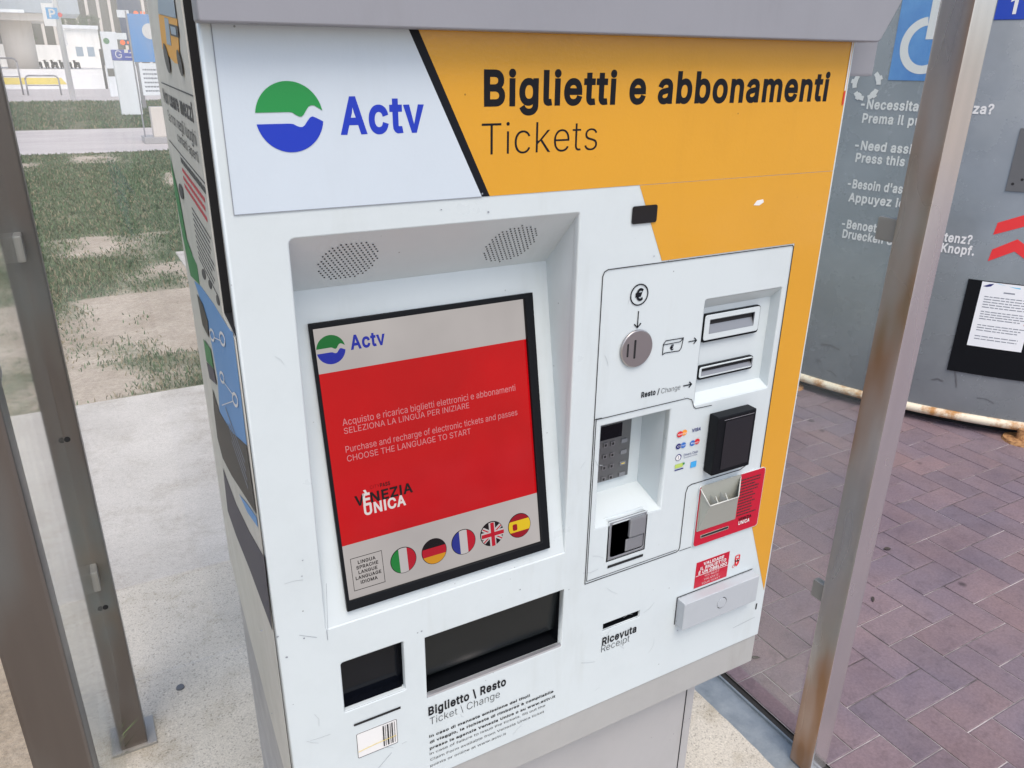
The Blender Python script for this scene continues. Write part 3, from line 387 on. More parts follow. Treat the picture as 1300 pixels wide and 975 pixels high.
'e': (404, [['35 159 40 132 46 108 56 85 68 64 82 46 98 30 117 16 138 6 161 -2 185 -7 212 -8 249 -5 283 4 311 19 335 39 353 63 365 91 306 105 297 88 285 73 271 61 254 53 234 48 212 46 179 50 151 61 128 80 110 106 100 139 97 169 371 169 371 194 370 219 368 242 363 263 357 282 341 315 319 341 294 361 266 374 236 382 205 384 180 383 157 378 135 370 115 359 97 346 81 329 67 311 55 290 46 267 39 242 35 215 34 187', '146 313 173 326 205 330 237 326 263 314 283 294 298 269 307 237 308 221 97 221 99 241 109 270 125 294'], ['149 405 123 396 100 383 78 367 60 347 44 327 30 302 19 276 12 248 7 218 6 187 7 156 13 126 19 99 31 72 45 48 61 27 80 9 103 -8 127 -20 154 -29 182 -35 213 -36 254 -33 293 -22 327 -4 355 20 377 49 404 111 291 137 273 103 265 93 256 85 245 80 229 76 212 74 186 77 165 85 149 99 136 118 129 141 399 141 399 195 398 221 396 246 390 270 383 292 365 330 339 361 309 385 276 400 241 410 205 412 176 411', '131 249 134 257 146 276 162 290 181 299 205 302 229 299 247 291 261 277 272 258 275 249'], ['160 367 140 360 121 350 104 338 89 322 76 305 65 285 56 264 50 240 46 214 45 187 46 160 51 134 56 112 66 90 77 70 90 53 105 38 123 25 142 16 164 9 186 4 212 3 247 6 279 14 305 28 327 47 343 69 350 83 312 92 306 82 293 65 277 52 258 43 236 37 212 35 176 39 145 51 120 72 100 101 89 137 85 180 360 180 359 218 357 240 352 260 347 278 332 309 311 333 288 352 262 364 234 371 205 373 181 372', '140 322 170 337 205 341 240 337 269 323 292 301 308 273 318 239 320 210 85 210 88 243 99 275 117 301']]),
'f': (254, [['135 519 113 505 96 486 84 461 81 432 81 379 6 379 6 327 81 327 81 0 142 0 142 327 228 327 228 379 142 379 142 419 145 443 154 460 171 470 195 474 227 468 243 521 207 529 187 530 161 527'], ['57 469 53 433 53 407 -22 407 -22 299 53 299 53 -28 170 -28 170 299 256 299 256 407 170 407 170 417 172 434 175 440 181 443 195 446 247 436 279 542 211 557 186 558 155 555 123 545 95 527 72 502'], ['95 458 92 431 92 368 17 368 17 338 92 338 92 11 131 11 131 338 217 338 217 368 131 368 131 420 134 446 146 468 167 481 195 485 219 481 229 513 206 518 187 519 163 516 140 509 120 497 105 480']]),
'g': (425, [['39 136 46 112 55 90 67 71 80 53 95 39 113 27 132 17 152 10 173 6 195 5 227 8 252 16 272 28 287 41 306 68 311 68 311 -6 304 -47 282 -75 249 -92 207 -97 178 -95 154 -88 136 -78 122 -66 110 -53 101 -41 51 -69 64 -91 82 -110 105 -127 134 -140 168 -148 207 -151 229 -150 251 -147 291 -136 324 -117 350 -90 360 -73 367 -54 371 -32 372 -9 372 379 313 379 313 319 308 319 288 346 273 360 253 373 228 382 196 384 173 383 152 378 131 371 112 361 95 347 80 332 66 314 55 293 46 271 39 246 35 220 34 191 35 163', '99 155 96 193 99 229 109 262 124 290 145 312 172 325 205 330 237 325 264 312 285 291 300 264 309 231 312 193 309 154 300 121 285 95 264 75 237 63 205 59 172 63 145 76 124 96 109 123'], ['180 298 205 302 229 298 248 289 262 274 274 253 281 226 284 193 281 159 274 132 263 112 248 99 229 90 205 87 180 90 161 99 146 113 135 134 127 160 124 193 127 224 135 251 147 273 162 289', '400 407 285 407 285 386 266 398 234 410 196 412 169 411 144 405 120 397 96 384 76 368 59 351 42 329 30 305 19 280 12 252 7 223 6 191 7 160 12 130 20 103 30 77 44 55 59 34 78 17 99 3 121 -9 145 -17 170 -22 196 -23 233 -20 264 -10 283 2 283 -4 278 -35 264 -53 241 -65 206 -69 183 -67 165 -62 152 -55 141 -46 132 -35 109 -5 12 -59 42 -108 63 -131 91 -151 125 -167 164 -176 207 -179 232 -178 257 -174 302 -162 341 -139 372 -107 385 -85 394 -61 399 -35 400 -10'], ['169 336 205 341 240 336 270 321 294 298 310 268 320 233 323 193 320 152 310 117 294 88 270 66 240 52 205 48 169 52 139 67 115 89 99 119 88 153 85 193 88 231 99 266 115 297 138 321', '361 368 324 368 324 308 302 308 280 339 266 351 248 363 226 371 196 373 175 372 155 367 135 361 118 352 102 339 88 325 75 308 65 288 56 267 50 244 46 219 45 191 46 164 50 138 56 116 65 95 76 77 88 60 102 48 119 36 136 27 155 21 174 17 195 16 225 19 247 26 266 37 279 48 300 79 322 79 322 -7 314 -52 289 -84 252 -103 207 -108 176 -106 150 -98 130 -87 114 -74 98 -55 66 -73 73 -84 89 -102 111 -117 138 -130 170 -137 207 -140 228 -139 249 -136 287 -126 317 -108 341 -83 350 -68 356 -51 360 -31 361 -9']]),
'h': (410, [['53 509 53 0 114 0 114 227 117 257 126 283 141 303 161 317 184 326 210 329 246 323 273 304 290 275 296 235 296 0 357 0 357 240 356 264 353 285 348 304 341 321 321 349 295 369 264 380 227 384 187 379 152 362 137 349 124 332 114 315 114 509'], ['142 537 25 537 25 -28 142 -28 142 226 145 251 151 270 161 283 174 292 191 299 209 301 235 296 252 285 263 266 268 233 268 -28 385 -28 385 241 384 267 380 291 375 313 366 335 341 369 309 394 270 407 227 412 179 406 136 386 128 378'], ['103 498 64 498 64 11 103 11 103 228 106 259 116 288 133 311 156 327 181 337 210 340 250 333 281 312 301 279 307 236 307 11 346 11 346 240 345 263 342 283 338 300 331 316 313 341 290 359 262 369 227 373 190 368 158 353 145 341 133 326 109 298']]),
'i': (167, [['67 446 84 443 100 446 114 455 123 468 126 483 123 499 114 512 100 521 84 524 67 521 54 512 44 499 41 483 44 468 54 455', '53 379 53 0 114 0 114 379'], ['134 434 149 457 155 483 149 510 134 533 111 548 84 552 56 548 34 533 18 511 12 483 18 456 34 434 56 419 84 415 111 419', '25 407 25 -28 142 -28 142 407'], ['106 463 113 472 115 483 113 495 106 504 96 511 84 513 71 511 62 504 54 494 52 483 54 473 62 463 71 456 84 454 96 456', '64 368 64 11 103 11 103 368']]),
'k': (381, [['114 212 114 509 53 509 53 0 114 0 114 141 154 178 294 0 372 0 201 216 360 379 284 379 121 212'], ['25 -28 142 -28 142 129 151 137 280 -28 412 -20 238 214 401 396 272 407 142 274 142 537 25 537'], ['64 11 103 11 103 146 155 194 299 11 356 8 186 217 344 372 289 368 126 201 103 201 103 498 64 498']]),
'l': (189, [['130 54 120 62 115 77 114 99 114 509 53 509 53 84 58 47 74 20 101 3 139 -2 181 3 170 54'], ['142 100 142 537 25 537 25 82 31 38 53 0 91 -24 139 -30 215 -21 193 82 143 82'], ['103 99 103 498 64 498 64 85 69 51 82 28 105 14 139 9 168 12 161 43 126 43 111 55 104 75']]),
'm': (610, [['132 346 118 323 112 306 112 379 53 379 53 0 114 0 114 238 117 266 126 289 140 307 158 320 178 328 199 330 229 326 253 311 269 288 274 260 274 0 335 0 335 247 338 270 345 290 358 307 374 320 395 328 419 330 447 326 473 313 490 289 496 254 496 0 557 0 557 255 553 296 541 328 522 354 497 372 468 383 437 386 407 383 381 375 357 361 337 343 322 321 317 308 309 331 287 361 257 380 219 386 195 384 172 376 151 363'], ['144 259 151 275 160 287 172 295 185 301 198 302 219 299 233 290 243 277 246 258 246 -28 363 -28 363 245 365 263 370 277 378 287 388 295 401 300 418 302 439 299 454 291 463 278 468 252 468 -28 585 -28 585 256 581 302 566 341 542 374 510 397 474 411 437 414 401 411 370 401 340 384 319 365 306 382 267 407 220 414 189 412 160 401 131 383 140 407 25 407 25 -28 142 -28 142 237'], ['332 316 317 290 299 326 279 353 253 369 219 375 197 373 177 366 158 354 141 339 109 289 101 368 64 368 64 11 103 11 103 239 106 269 116 294 132 315 153 330 175 339 199 341 233 337 261 319 279 292 285 261 285 11 324 11 324 248 327 273 335 295 350 315 368 330 393 339 419 341 450 337 480 322 500 293 507 255 507 11 546 11 546 254 542 293 531 323 514 346 492 362 465 372 437 375 409 372 385 365 364 352 345 336']]),
'n': (410, [['114 0 114 227 117 257 126 283 141 303 161 317 184 326 210 329 246 323 273 304 290 275 296 235 296 0 357 0 357 240 356 264 353 285 348 304 341 321 321 349 295 369 264 380 227 384 187 379 152 362 137 349 124 332 112 312 112 379 53 379 53 0'], ['25 -28 142 -28 142 226 145 251 151 270 161 283 174 292 191 299 209 301 235 296 252 285 263 266 268 233 268 -28 385 -28 385 241 384 267 380 291 375 313 366 335 341 369 309 394 270 407 227 412 179 406 136 386 132 382 140 407 25 407'], ['64 11 103 11 103 228 106 259 116 288 133 311 156 327 181 337 210 340 250 333 281 312 301 279 307 236 307 11 346 11 346 240 345 263 342 283 338 300 331 316 313 341 290 359 262 369 227 373 190 368 158 353 145 341 107 295 101 368 64 368']]),
'o': (415, [['40 133 46 108 56 85 68 64 82 46 98 30 117 16 137 6 159 -2 182 -7 207 -8 233 -7 256 -2 278 6 299 16 317 30 333 46 347 64 359 85 369 108 376 133 380 159 381 187 380 216 376 243 369 268 359 291 347 312 333 330 317 346 299 360 278 371 256 378 233 383 207 384 182 383 159 378 137 371 117 360 98 346 82 330 68 312 56 291 46 268 40 243 36 216 34 187 36 159', '99 151 96 187 99 224 108 258 124 287 145 310 173 325 207 330 242 325 270 310 292 287 307 258 316 224 319 187 316 151 307 117 292 89 270 66 242 51 207 46 173 51 145 66 124 89 108 117'], ['207 74 182 78 162 88 147 106 134 128 127 156 124 187 127 219 134 247 147 271 162 288 182 298 207 302 233 298 253 287 269 271 281 248 288 219 291 187 288 156 281 127 269 106 253 89 233 78', '12 248 8 219 6 187 8 156 13 128 19 99 31 72 45 48 61 27 80 9 102 -8 126 -20 151 -29 178 -35 207 -36 237 -35 264 -29 289 -20 314 -8 336 9 354 27 370 48 384 72 395 99 403 127 408 156 409 187 408 219 403 249 395 277 384 304 370 328 354 349 336 367 314 384 289 397 263 405 237 411 207 412 178 411 152 405 126 397 102 384 80 367 61 349 45 328 31 304 19 277'], ['207 35 169 40 138 57 115 82 98 113 88 149 85 187 88 226 98 262 115 293 138 319 169 336 207 341 245 336 277 319 301 293 317 262 327 226 330 187 327 149 317 113 301 82 277 57 245 40', '51 241 47 215 45 187 47 160 51 135 56 112 66 90 77 70 90 53 105 38 123 25 141 16 162 9 183 4 207 3 232 4 253 9 274 16 293 25 310 38 325 53 338 70 349 90 359 112 365 135 369 160 370 187 369 215 365 241 359 264 349 286 338 306 325 323 310 338 293 351 274 361 253 367 232 372 207 373 183 372 162 367 141 361 123 351 105 338 90 323 77 306 66 286 56 264']]),
'p': (424, [['112 319 112 379 53 379 53 -143 114 -143 114 59 118 59 138 31 153 17 173 4 198 -5 229 -8 252 -7 274 -2 294 5 313 16 330 29 346 45 359 64 370 84 379 108 385 133 389 160 390 189 389 218 385 245 379 270 370 293 359 313 345 332 330 347 313 361 294 371 274 378 252 383 229 384 197 381 171 373 152 360 137 346 118 319', '116 150 113 189 116 229 125 263 140 291 161 312 188 325 220 330 253 325 280 311 301 290 316 261 325 227 328 189 325 151 316 117 301 88 279 66 253 51 220 47 188 51 162 65 140 86 125 115'], ['151 253 163 274 177 289 196 298 220 302 244 298 263 288 278 273 290 251 297 222 300 189 297 156 290 127 278 105 262 88 244 78 220 75 197 78 179 88 163 103 151 125 144 155 141 189 144 224', '383 49 396 72 406 100 413 128 417 157 418 189 417 221 413 250 406 278 395 305 383 328 366 350 349 368 329 384 305 397 282 405 256 411 228 412 192 409 159 399 140 386 140 407 25 407 25 -171 142 -171 142 -9 160 -21 192 -33 228 -36 256 -35 282 -29 306 -21 329 -7 348 8 368 27'], ['115 267 131 298 155 321 185 336 220 341 256 336 287 320 310 297 326 265 336 229 339 189 336 149 326 113 310 81 286 57 257 40 220 36 185 40 155 56 131 79 115 111 105 148 102 189 105 231', '160 26 178 14 200 6 229 3 251 4 271 9 289 15 307 25 323 37 337 52 350 70 360 89 368 111 374 135 378 161 379 189 378 217 374 243 368 267 360 288 350 307 337 325 323 339 307 352 290 361 271 367 251 372 229 373 199 370 176 363 159 351 145 339 124 308 101 308 101 368 64 368 64 -132 103 -132 103 70 124 70 146 38']]),
'q': (424, [['34 189 35 160 39 133 46 108 55 84 66 64 79 45 94 29 111 16 130 5 151 -2 172 -7 195 -8 227 -5 252 4 272 17 287 31 306 59 311 59 311 -143 372 -143 372 379 313 379 313 319 307 319 287 346 272 360 253 373 228 381 196 384 173 383 151 378 131 371 112 361 95 347 79 332 66 313 55 293 46 270 39 245 35 218', '172 51 145 66 124 88 109 117 99 151 96 189 99 227 108 261 124 290 145 311 172 325 205 330 237 325 263 312 284 291 300 263 309 229 312 189 309 150 299 115 284 86 263 65 236 51 205 47'], ['135 127 127 156 124 189 127 222 134 250 147 273 162 288 181 298 205 302 228 298 246 289 262 274 274 252 281 224 284 189 281 155 273 125 261 103 246 88 228 78 205 75 181 78 162 88 147 104', '95 -7 118 -21 143 -29 168 -35 196 -36 233 -33 265 -21 283 -9 283 -171 400 -171 400 407 285 407 285 385 265 398 234 409 197 412 169 411 143 405 120 397 96 384 77 368 58 350 42 328 30 305 19 279 12 251 7 221 6 189 7 157 12 127 19 99 29 72 42 49 57 27 75 8'], ['99 113 88 149 85 189 88 229 98 265 115 297 138 320 169 336 205 341 240 336 270 321 293 298 310 267 320 231 323 189 320 148 309 111 293 79 270 56 239 40 205 36 169 40 138 57 115 82', '117 25 135 15 154 9 174 4 195 3 225 6 247 14 265 26 279 38 300 70 322 70 322 -132 361 -132 361 368 324 368 324 308 301 308 279 339 265 351 248 363 226 370 196 373 174 372 154 367 135 361 118 352 102 339 87 325 75 307 65 288 56 267 50 243 46 217 45 189 46 161 50 135 56 111 65 89 75 70 88 52 101 37']]),
'r': (259, [['114 0 114 237 117 262 126 284 140 301 159 315 182 323 207 326 243 322 243 384 213 385 181 380 152 367 130 347 115 321 112 321 112 379 53 379 53 0'], ['150 269 159 281 172 290 188 296 207 298 271 291 271 411 211 413 173 407 140 392 140 407 25 407 25 -28 142 -28 142 235 144 255'], ['116 290 132 309 154 325 180 334 207 337 232 334 232 373 214 374 184 369 158 358 139 340 121 310 101 310 101 368 64 368 64 11 103 11 103 238 106 265']]),
's': (365, [['62 38 84 18 112 3 145 -5 182 -8 223 -5 260 6 290 24 312 47 326 75 331 107 325 142 306 171 292 183 275 194 254 202 229 209 172 223 144 232 124 243 112 258 109 277 114 299 131 317 156 329 187 333 219 328 243 316 258 298 268 277 324 290 314 316 299 339 279 358 254 372 223 381 187 384 149 381 115 370 87 354 65 332 51 305 47 274 53 237 72 208 87 196 104 186 125 177 149 170 212 155 237 147 254 136 265 121 268 103 262 81 244 62 217 50 181 45 150 49 124 60 105 79 94 107 36 94 45 63'], ['51 189 71 173 91 161 116 151 142 143 204 128 225 121 234 115 238 110 239 104 237 95 228 85 209 77 181 73 157 76 140 84 129 95 111 140 1 115 19 51 41 20 68 -5 102 -23 141 -33 182 -36 228 -33 271 -20 308 2 335 31 353 66 359 107 352 152 327 190 309 205 288 219 263 229 236 236 180 250 155 258 142 265 139 270 137 276 140 285 148 294 164 302 187 305 210 301 225 294 234 283 252 245 362 270 339 329 321 357 296 381 265 398 228 409 187 412 144 409 104 396 70 376 42 349 24 313 19 274 26 227'], ['80 215 93 205 109 196 129 187 152 181 215 166 242 157 262 144 275 125 279 102 272 75 250 53 220 39 181 34 147 38 118 51 96 73 87 94 50 86 55 68 70 45 90 27 116 13 147 6 182 3 221 6 256 16 283 33 303 53 315 78 320 107 315 138 298 164 285 174 270 184 251 192 169 212 140 222 117 234 102 253 98 277 104 304 124 326 153 340 187 344 222 339 250 325 267 304 274 290 309 298 304 311 290 332 272 349 250 362 221 370 187 373 151 370 119 360 94 345 74 325 62 302 58 274 63 241']]),
't': (227, [['107 10 125 2 145 -3 213 2 202 54 150 53 136 61 128 76 126 98 126 327 204 327 204 379 126 379 126 471 65 471 65 379 6 379 6 327 65 327 65 93 72 52 92 21'], ['247 -24 225 82 157 81 155 84 154 99 154 299 232 299 232 407 154 407 154 499 37 499 37 407 -22 407 -22 299 37 299 37 91 45 42 71 1 93 -14 116 -25 143 -31'], ['200 12 193 43 147 42 128 53 117 73 115 98 115 338 193 338 193 368 115 368 115 460 76 460 76 368 17 368 17 338 76 338 76 94 82 56 100 29 113 20 129 12 146 8']]),
'u': (410, [['53 139 54 116 57 95 62 76 69 59 89 31 115 11 146 -1 182 -5 222 0 257 17 272 30 286 47 298 70 298 0 357 0 357 379 296 379 296 153 293 122 283 97 268 77 249 62 226 53 200 50 164 56 137 75 119 105 114 144 114 379 53 379'], ['25 407 25 138 26 113 30 89 35 67 44 45 69 11 101 -14 139 -28 182 -33 230 -27 273 -7 278 -1 270 -28 385 -28 385 407 268 407 268 154 266 129 258 111 248 97 235 87 219 80 201 78 175 83 158 94 146 114 142 146 142 407'], ['64 368 64 139 65 117 68 97 72 80 79 64 97 39 120 21 149 10 182 6 219 11 251 26 264 38 277 53 302 87 309 11 346 11 346 368 307 368 307 152 304 119 293 92 276 69 255 52 229 42 200 39 160 46 129 67 108 101 103 143 103 368']]),
'v': (389, [['226 0 371 379 305 379 195 62 84 379 17 379 163 0'], ['245 -28 408 404 285 407 195 107 104 407 -20 404 144 -28'], ['218 11 357 369 313 368 195 44 76 368 32 369 171 11']]),
'w': (567, [['87 379 23 379 138 0 199 0 248 172 263 225 284 309 297 252 305 225 319 172 368 0 429 0 545 379 480 379 434 214 423 176 402 90 382 136 362 214 316 379 252 379 206 214 180 113 154 137 133 214'], ['389 221 337 407 231 407 179 221 171 179 108 407 -13 406 117 -28 220 -28 284 196 347 -28 450 -28 581 406 459 407 397 188'], ['191 11 252 228 284 327 316 228 330 175 376 11 421 11 531 369 488 368 434 173 403 72 372 132 351 211 308 368 260 368 185 96 144 131 79 368 37 369 146 11']]),
'y': (389, [['61 -86 47 -139 77 -145 91 -145 117 -143 139 -136 159 -124 177 -107 191 -85 204 -58 371 379 305 379 224 155 212 121 194 59 187 87 177 121 165 155 84 379 17 379 163 -1 151 -36 141 -58 130 -74 118 -84 104 -89 88 -90'], ['216 -99 230 -69 408 404 285 407 194 156 104 407 -20 404 133 -2 125 -26 117 -44 109 -55 104 -59 98 -61 89 -62 40 -55 12 -161 74 -173 92 -173 122 -171 151 -162 176 -146 199 -125'], ['91 -134 115 -132 134 -126 152 -115 168 -100 181 -80 194 -54 357 369 313 368 222 118 194 41 176 84 167 118 76 368 32 369 175 -1 161 -40 151 -63 138 -81 124 -94 106 -100 88 -101 69 -98 61 -131 78 -134']]),
'z': (380, [['42 46 42 0 339 0 339 56 126 56 126 60 333 331 333 379 48 379 48 323 254 323 254 320'], ['20 407 20 295 199 295 14 56 14 -28 367 -28 367 84 180 84 361 322 361 407'], ['328 45 115 45 115 64 322 335 322 368 59 368 59 334 265 334 265 316 53 42 53 11 328 11']]),
'È': (419, [['125 57 125 229 355 229 355 286 125 286 125 452 372 452 372 509 60 509 60 0 375 0 375 57', '244 558 196 659 128 659 194 558'], ['383 314 153 314 153 424 400 424 400 537 281 537 214 687 89 680 175 537 32 537 32 -28 403 -28 403 85 153 85 153 201 383 201'], ['344 275 114 275 114 463 361 463 361 498 71 498 71 11 364 11 364 46 114 46 114 240 344 240', '229 567 189 648 143 651 200 569']]),
'è': (404, [['35 159 40 132 46 108 56 85 68 64 82 46 98 30 117 16 138 6 161 -2 185 -7 212 -8 249 -5 283 4 311 19 335 39 353 63 365 91 306 105 297 88 285 73 271 61 254 53 234 48 212 46 179 50 151 61 128 80 110 106 100 139 97 169 371 169 371 194 370 219 368 242 363 263 357 282 341 315 319 341 294 361 266 374 236 382 205 384 180 383 157 378 135 370 115 359 97 346 81 329 67 311 55 290 46 267 39 242 35 215 34 187', '146 313 173 326 205 330 237 326 263 314 283 294 298 269 307 237 308 221 97 221 99 241 109 270 125 294', '180 429 230 429 182 529 114 529'], ['149 405 123 396 100 383 78 367 60 347 44 327 30 302 19 276 12 248 7 218 6 187 7 156 13 126 19 99 31 72 45 48 61 27 80 9 103 -8 127 -20 154 -29 182 -35 213 -36 254 -33 293 -22 327 -4 355 20 377 49 404 111 291 137 273 103 265 93 256 85 245 80 229 76 212 74 186 77 165 85 149 99 136 118 129 141 399 141 399 195 398 221 396 246 390 270 383 292 365 330 339 361 309 385 276 400 259 405 268 405 200 557 75 550 161 408', '275 249 131 249 134 257 146 276 162 290 181 299 205 302 229 299 247 291 261 277 272 258'], ['160 367 140 360 121 350 104 338 89 322 76 305 65 285 56 264 50 240 46 214 45 187 46 160 51 134 56 112 66 90 77 70 90 53 105 38 123 25 142 16 164 9 186 4 212 3 247 6 279 14 305 28 327 47 343 69 350 83 312 92 306 82 293 65 277 52 258 43 236 37 212 35 176 39 145 51 120 72 100 101 89 137 85 180 360 180 359 218 357 240 352 260 347 278 332 309 311 333 288 352 262 364 234 371 205 373 181 372', '140 322 170 337 205 341 240 337 269 323 292 301 308 273 318 239 320 210 85 210 88 243 99 275 117 301', '186 440 215 438 175 518 129 521']]),
'€': (464, [['16 179 85 179 93 146 105 115 120 87 137 63 157 42 179 25 204 11 230 1 258 -5 288 -7 325 -4 361 6 393 21 422 43 396 96 365 74 348 66 329 59 309 54 288 53 248 59 213 76 197 89 183 104 171 123 161 144 152 168 149 179 298 179 321 229 143 229 141 254 143 279 341 279 364 329 149 329 152 341 161 365 171 386 183 404 197 420 213 433 248 450 288 456 309 454 329 450 348 443 366 433 383 422 398 409 423 463 394 486 361 502 325 512 288 516 258 514 230 508 204 498 179 484 157 466 137 445 120 421 105 393 93 363 85 329 34 329 16 279 79 279 78 254 79 229 34 229'], ['14 357 -21 253 13 252 -21 153 63 151 66 138 80 103 96 72 115 45 138 21 164 2 192 -14 222 -26 254 -33 288 -35 330 -32 371 -20 408 -3 457 35 407 138 351 98 337 92 321 86 305 82 289 81 256 86 228 100 216 110 205 121 196 137 188 152 316 151 402 353 188 357 195 372 205 387 217 400 228 409 256 423 289 428 305 426 321 423 336 417 366 400 407 365 458 471 409 510 371 528 330 540 289 544 254 542 222 535 192 523 163 507 138 487 115 463 96 436 80 405 66 371 63 357'], ['42 318 30 289 90 290 89 254 90 218 42 218 30 189 94 190 104 149 115 120 129 93 146 70 164 50 185 34 209 21 233 12 260 6 288 4 323 7 357 16 387 30 408 46 392 80 371 64 352 56 332 48 311 43 287 42 245 48 207 67 189 81 174 97 161 118 151 140 142 165 135 190 291 190 306 220 133 218 130 254 133 290 334 290 349 320 135 318 141 344 151 369 161 391 174 411 189 428 207 442 245 461 288 467 311 465 332 461 353 453 372 442 390 431 394 426 409 460 388 477 357 492 323 501 288 505 260 503 233 497 209 488 185 475 164 458 146 438 129 415 115 388 104 360 94 318']])}

def _area(l): return sum(l[i-1][0]*l[i][1]-l[i][0]*l[i-1][1] for i in range(len(l)))
def _bb(l): xs = [p[0] for p in l]; ys = [p[1] for p in l]; return min(xs), min(ys), max(xs), max(ys)
def _inside(p, l):
    c = False
    for i in range(len(l)):
        (x0, y0), (x1, y1) = l[i-1], l[i]
        if (y0 > p[1]) != (y1 > p[1]) and p[0] < (x1-x0)*(p[1]-y0)/(y1-y0)+x0: c = not c
    return c
GC = {}
def glyph(ch, wt=0):                                              # letter outlines as layers of (outer + its counters)
    if (ch, wt) not in GC:
        wd, ls = GL[ch]; ls = ls[wt]; loops = []
        for q in ls:
            v = [float(t)/1000 for t in q.split()]; loops.append(list(zip(v[::2], v[1::2])))
        outs = []; big = max((abs(_area(l)) for l in loops), default=0)
        sg = next((_area(l) for l in loops if abs(_area(l)) == big), 1)
        if sg < 0: loops = [l[::-1] for l in loops]; sg = 1
        outs = [[l] for l in loops if _area(l)*sg > 0]
        for l in loops:
            if _area(l)*sg < 0:
                for o in outs:
                    if _inside(l[0], o[0]): o.append(l); break
        lay = []
        for o in outs:
            b = _bb(o[0])
            for L_ in lay:
                if all(b[0] > c[2]+.02 or b[2] < c[0]-.02 or b[1] > c[3]+.02 or b[3] < c[1]-.02 for c in (_bb(z[0]) for z in L_)): L_.append(o); break
            else: lay.append([o])
        GC[ch, wt] = (wd/1000, lay)
    return GC[ch, wt]
def text_bm(body, bold=0, space=1.0):
    x = 0; layers = {}
    for ch in body:
        wd, lay = glyph(ch, 1 if bold > .015 else 2 if bold < -.008 else 0)
        for i, L_ in enumerate(lay):
            for o in L_: layers.setdefault(i, []).extend([[(px+x, py) for px, py in l] for l in o])
        x += wd*space+(.05 if bold > .015 else 0)
    bm = bmesh.new()
    for i, loops in layers.items():
        cu = bpy.data.curves.new('t', 'CURVE'); cu.dimensions = '2D'; cu.fill_mode = 'BOTH'
        for lp in loops:
            sp = cu.splines.new('POLY'); sp.points.add(len(lp)-1); sp.use_cyclic_u = True
            for p, q in zip(sp.points, lp): p.co = (q[0], q[1], 0, 1)
        b = curve_mesh(cu)
        for v in b.verts: v.co.z = i*2e-5
        merge(bm, b)
    return bm
CAP = None
def text(body, p0, p1, pt, m, parent, F, lvl=2, bold=0, name='lettering', x0=None, x1=None, space=1.0, cut=0, shear=0):
    """ink starts at p0 and ends at p1 on the baseline, capitals as tall as pt above p0"""
    global CAP
    if CAP is None:
        b = text_bm('H'); CAP = max(v.co.y for v in b.verts); b.free()
    bm = text_bm(body, bold, space)
    cap = pt[1]-p0[1]; sy = cap/CAP
    lo = min(v.co.x for v in bm.verts); hi = max(v.co.x for v in bm.verts)
    sx = (p1[0]-p0[0])/(hi-lo) if p1 else sy*.98
    for v in bm.verts: v.co = (p0[0]+(v.co.x-lo)*sx+shear*v.co.y*sy, p0[1]+v.co.y*sy, v.co.z)
    map_bm(bm, F, (lvl-1)*DEC+.0003, 0, F is SIDE, cut)
    return finish(name, bm, m, parent)
def ctext(body, cx, base, cap, m, parent, F, lvl=2, bold=0, wid=None, name='lettering', cut=0):
    global CAP
    if CAP is None:
        b = text_bm('H'); CAP = max(v.co.y for v in b.verts); b.free()
    bm = text_bm(body, bold); sy = cap/CAP
    lo = min(v.co.x for v in bm.verts); hi = max(v.co.x for v in bm.verts); sx = wid/(hi-lo) if wid else sy*.98
    for v in bm.verts: v.co = (cx+(v.co.x-(lo+hi)/2)*sx, base+v.co.y*sy, v.co.z)
    map_bm(bm, F, (lvl-1)*DEC+.0003, 0, F is SIDE, cut)
    return finish(name, bm, m, parent)
def disc(cx, cz, rx, rz=None, n=48, a0=0, a1=360):
    rz = rx if rz is None else rz
    return [(cx+rx*math.cos(R(a0+(a1-a0)*i/n)), cz+rz*math.sin(R(a0+(a1-a0)*i/n))) for i in range(n if a1-a0 >= 360 else n+1)]
def rrect(x0, z0, x1, z1, r, n=5):
    p = []
    for cx, cz, a in ((x1-r, z1-r, 0), (x0+r, z1-r, 90), (x0+r, z0+r, 180), (x1-r, z0+r, 270)):
        for i in range(n+1): t = R(a+90*i/n); p.append((cx+r*math.cos(t), cz+r*math.sin(t)))
    return p
def rect(x0, z0, x1, z1): return [(x0, z0), (x1, z0), (x1, z1), (x0, z1)]
def rquad(pts, r, n=5):                                     # rounded polygon
    out = []; k = len(pts)
    for i in range(k):
        p, a, b = Vector(pts[i]), Vector(pts[i-1]), Vector(pts[(i+1) % k])
        da, db = (a-p), (b-p); ra = r if not isinstance(r, (list, tuple)) else r[i]
        if ra <= 0: out.append(tuple(p)); continue
        q0, q1 = p+da.normalized()*ra, p+db.normalized()*ra
        for j in range(n+1):
            t = j/n; out.append(tuple(q0*(1-t)**2+p*2*t*(1-t)+q1*t*t))
    return out
def ribbon(pts, wd, closed=False):
    P = [Vector(p) for p in pts]; n = len(P); Lf, Rt = [], []
    for i in range(n):
        if closed: a, b = P[i-1], P[(i+1) % n]
        else: a, b = P[max(i-1, 0)], P[min(i+1, n-1)]
        d0 = (P[i]-a).normalized() if (P[i]-a).length > 1e-9 else (b-P[i]).normalized()
        d1 = (b-P[i]).normalized() if (b-P[i]).length > 1e-9 else d0
        d = (d0+d1).normalized(); nn = Vector((-d.y, d.x)); c = max(.5, nn.dot(Vector((-d0.y, d0.x))))
        Lf.append(tuple(P[i]+nn*wd/2/c)); Rt.append(tuple(P[i]-nn*wd/2/c))
    return [Lf, Rt] if closed else [Lf+Rt[::-1]]
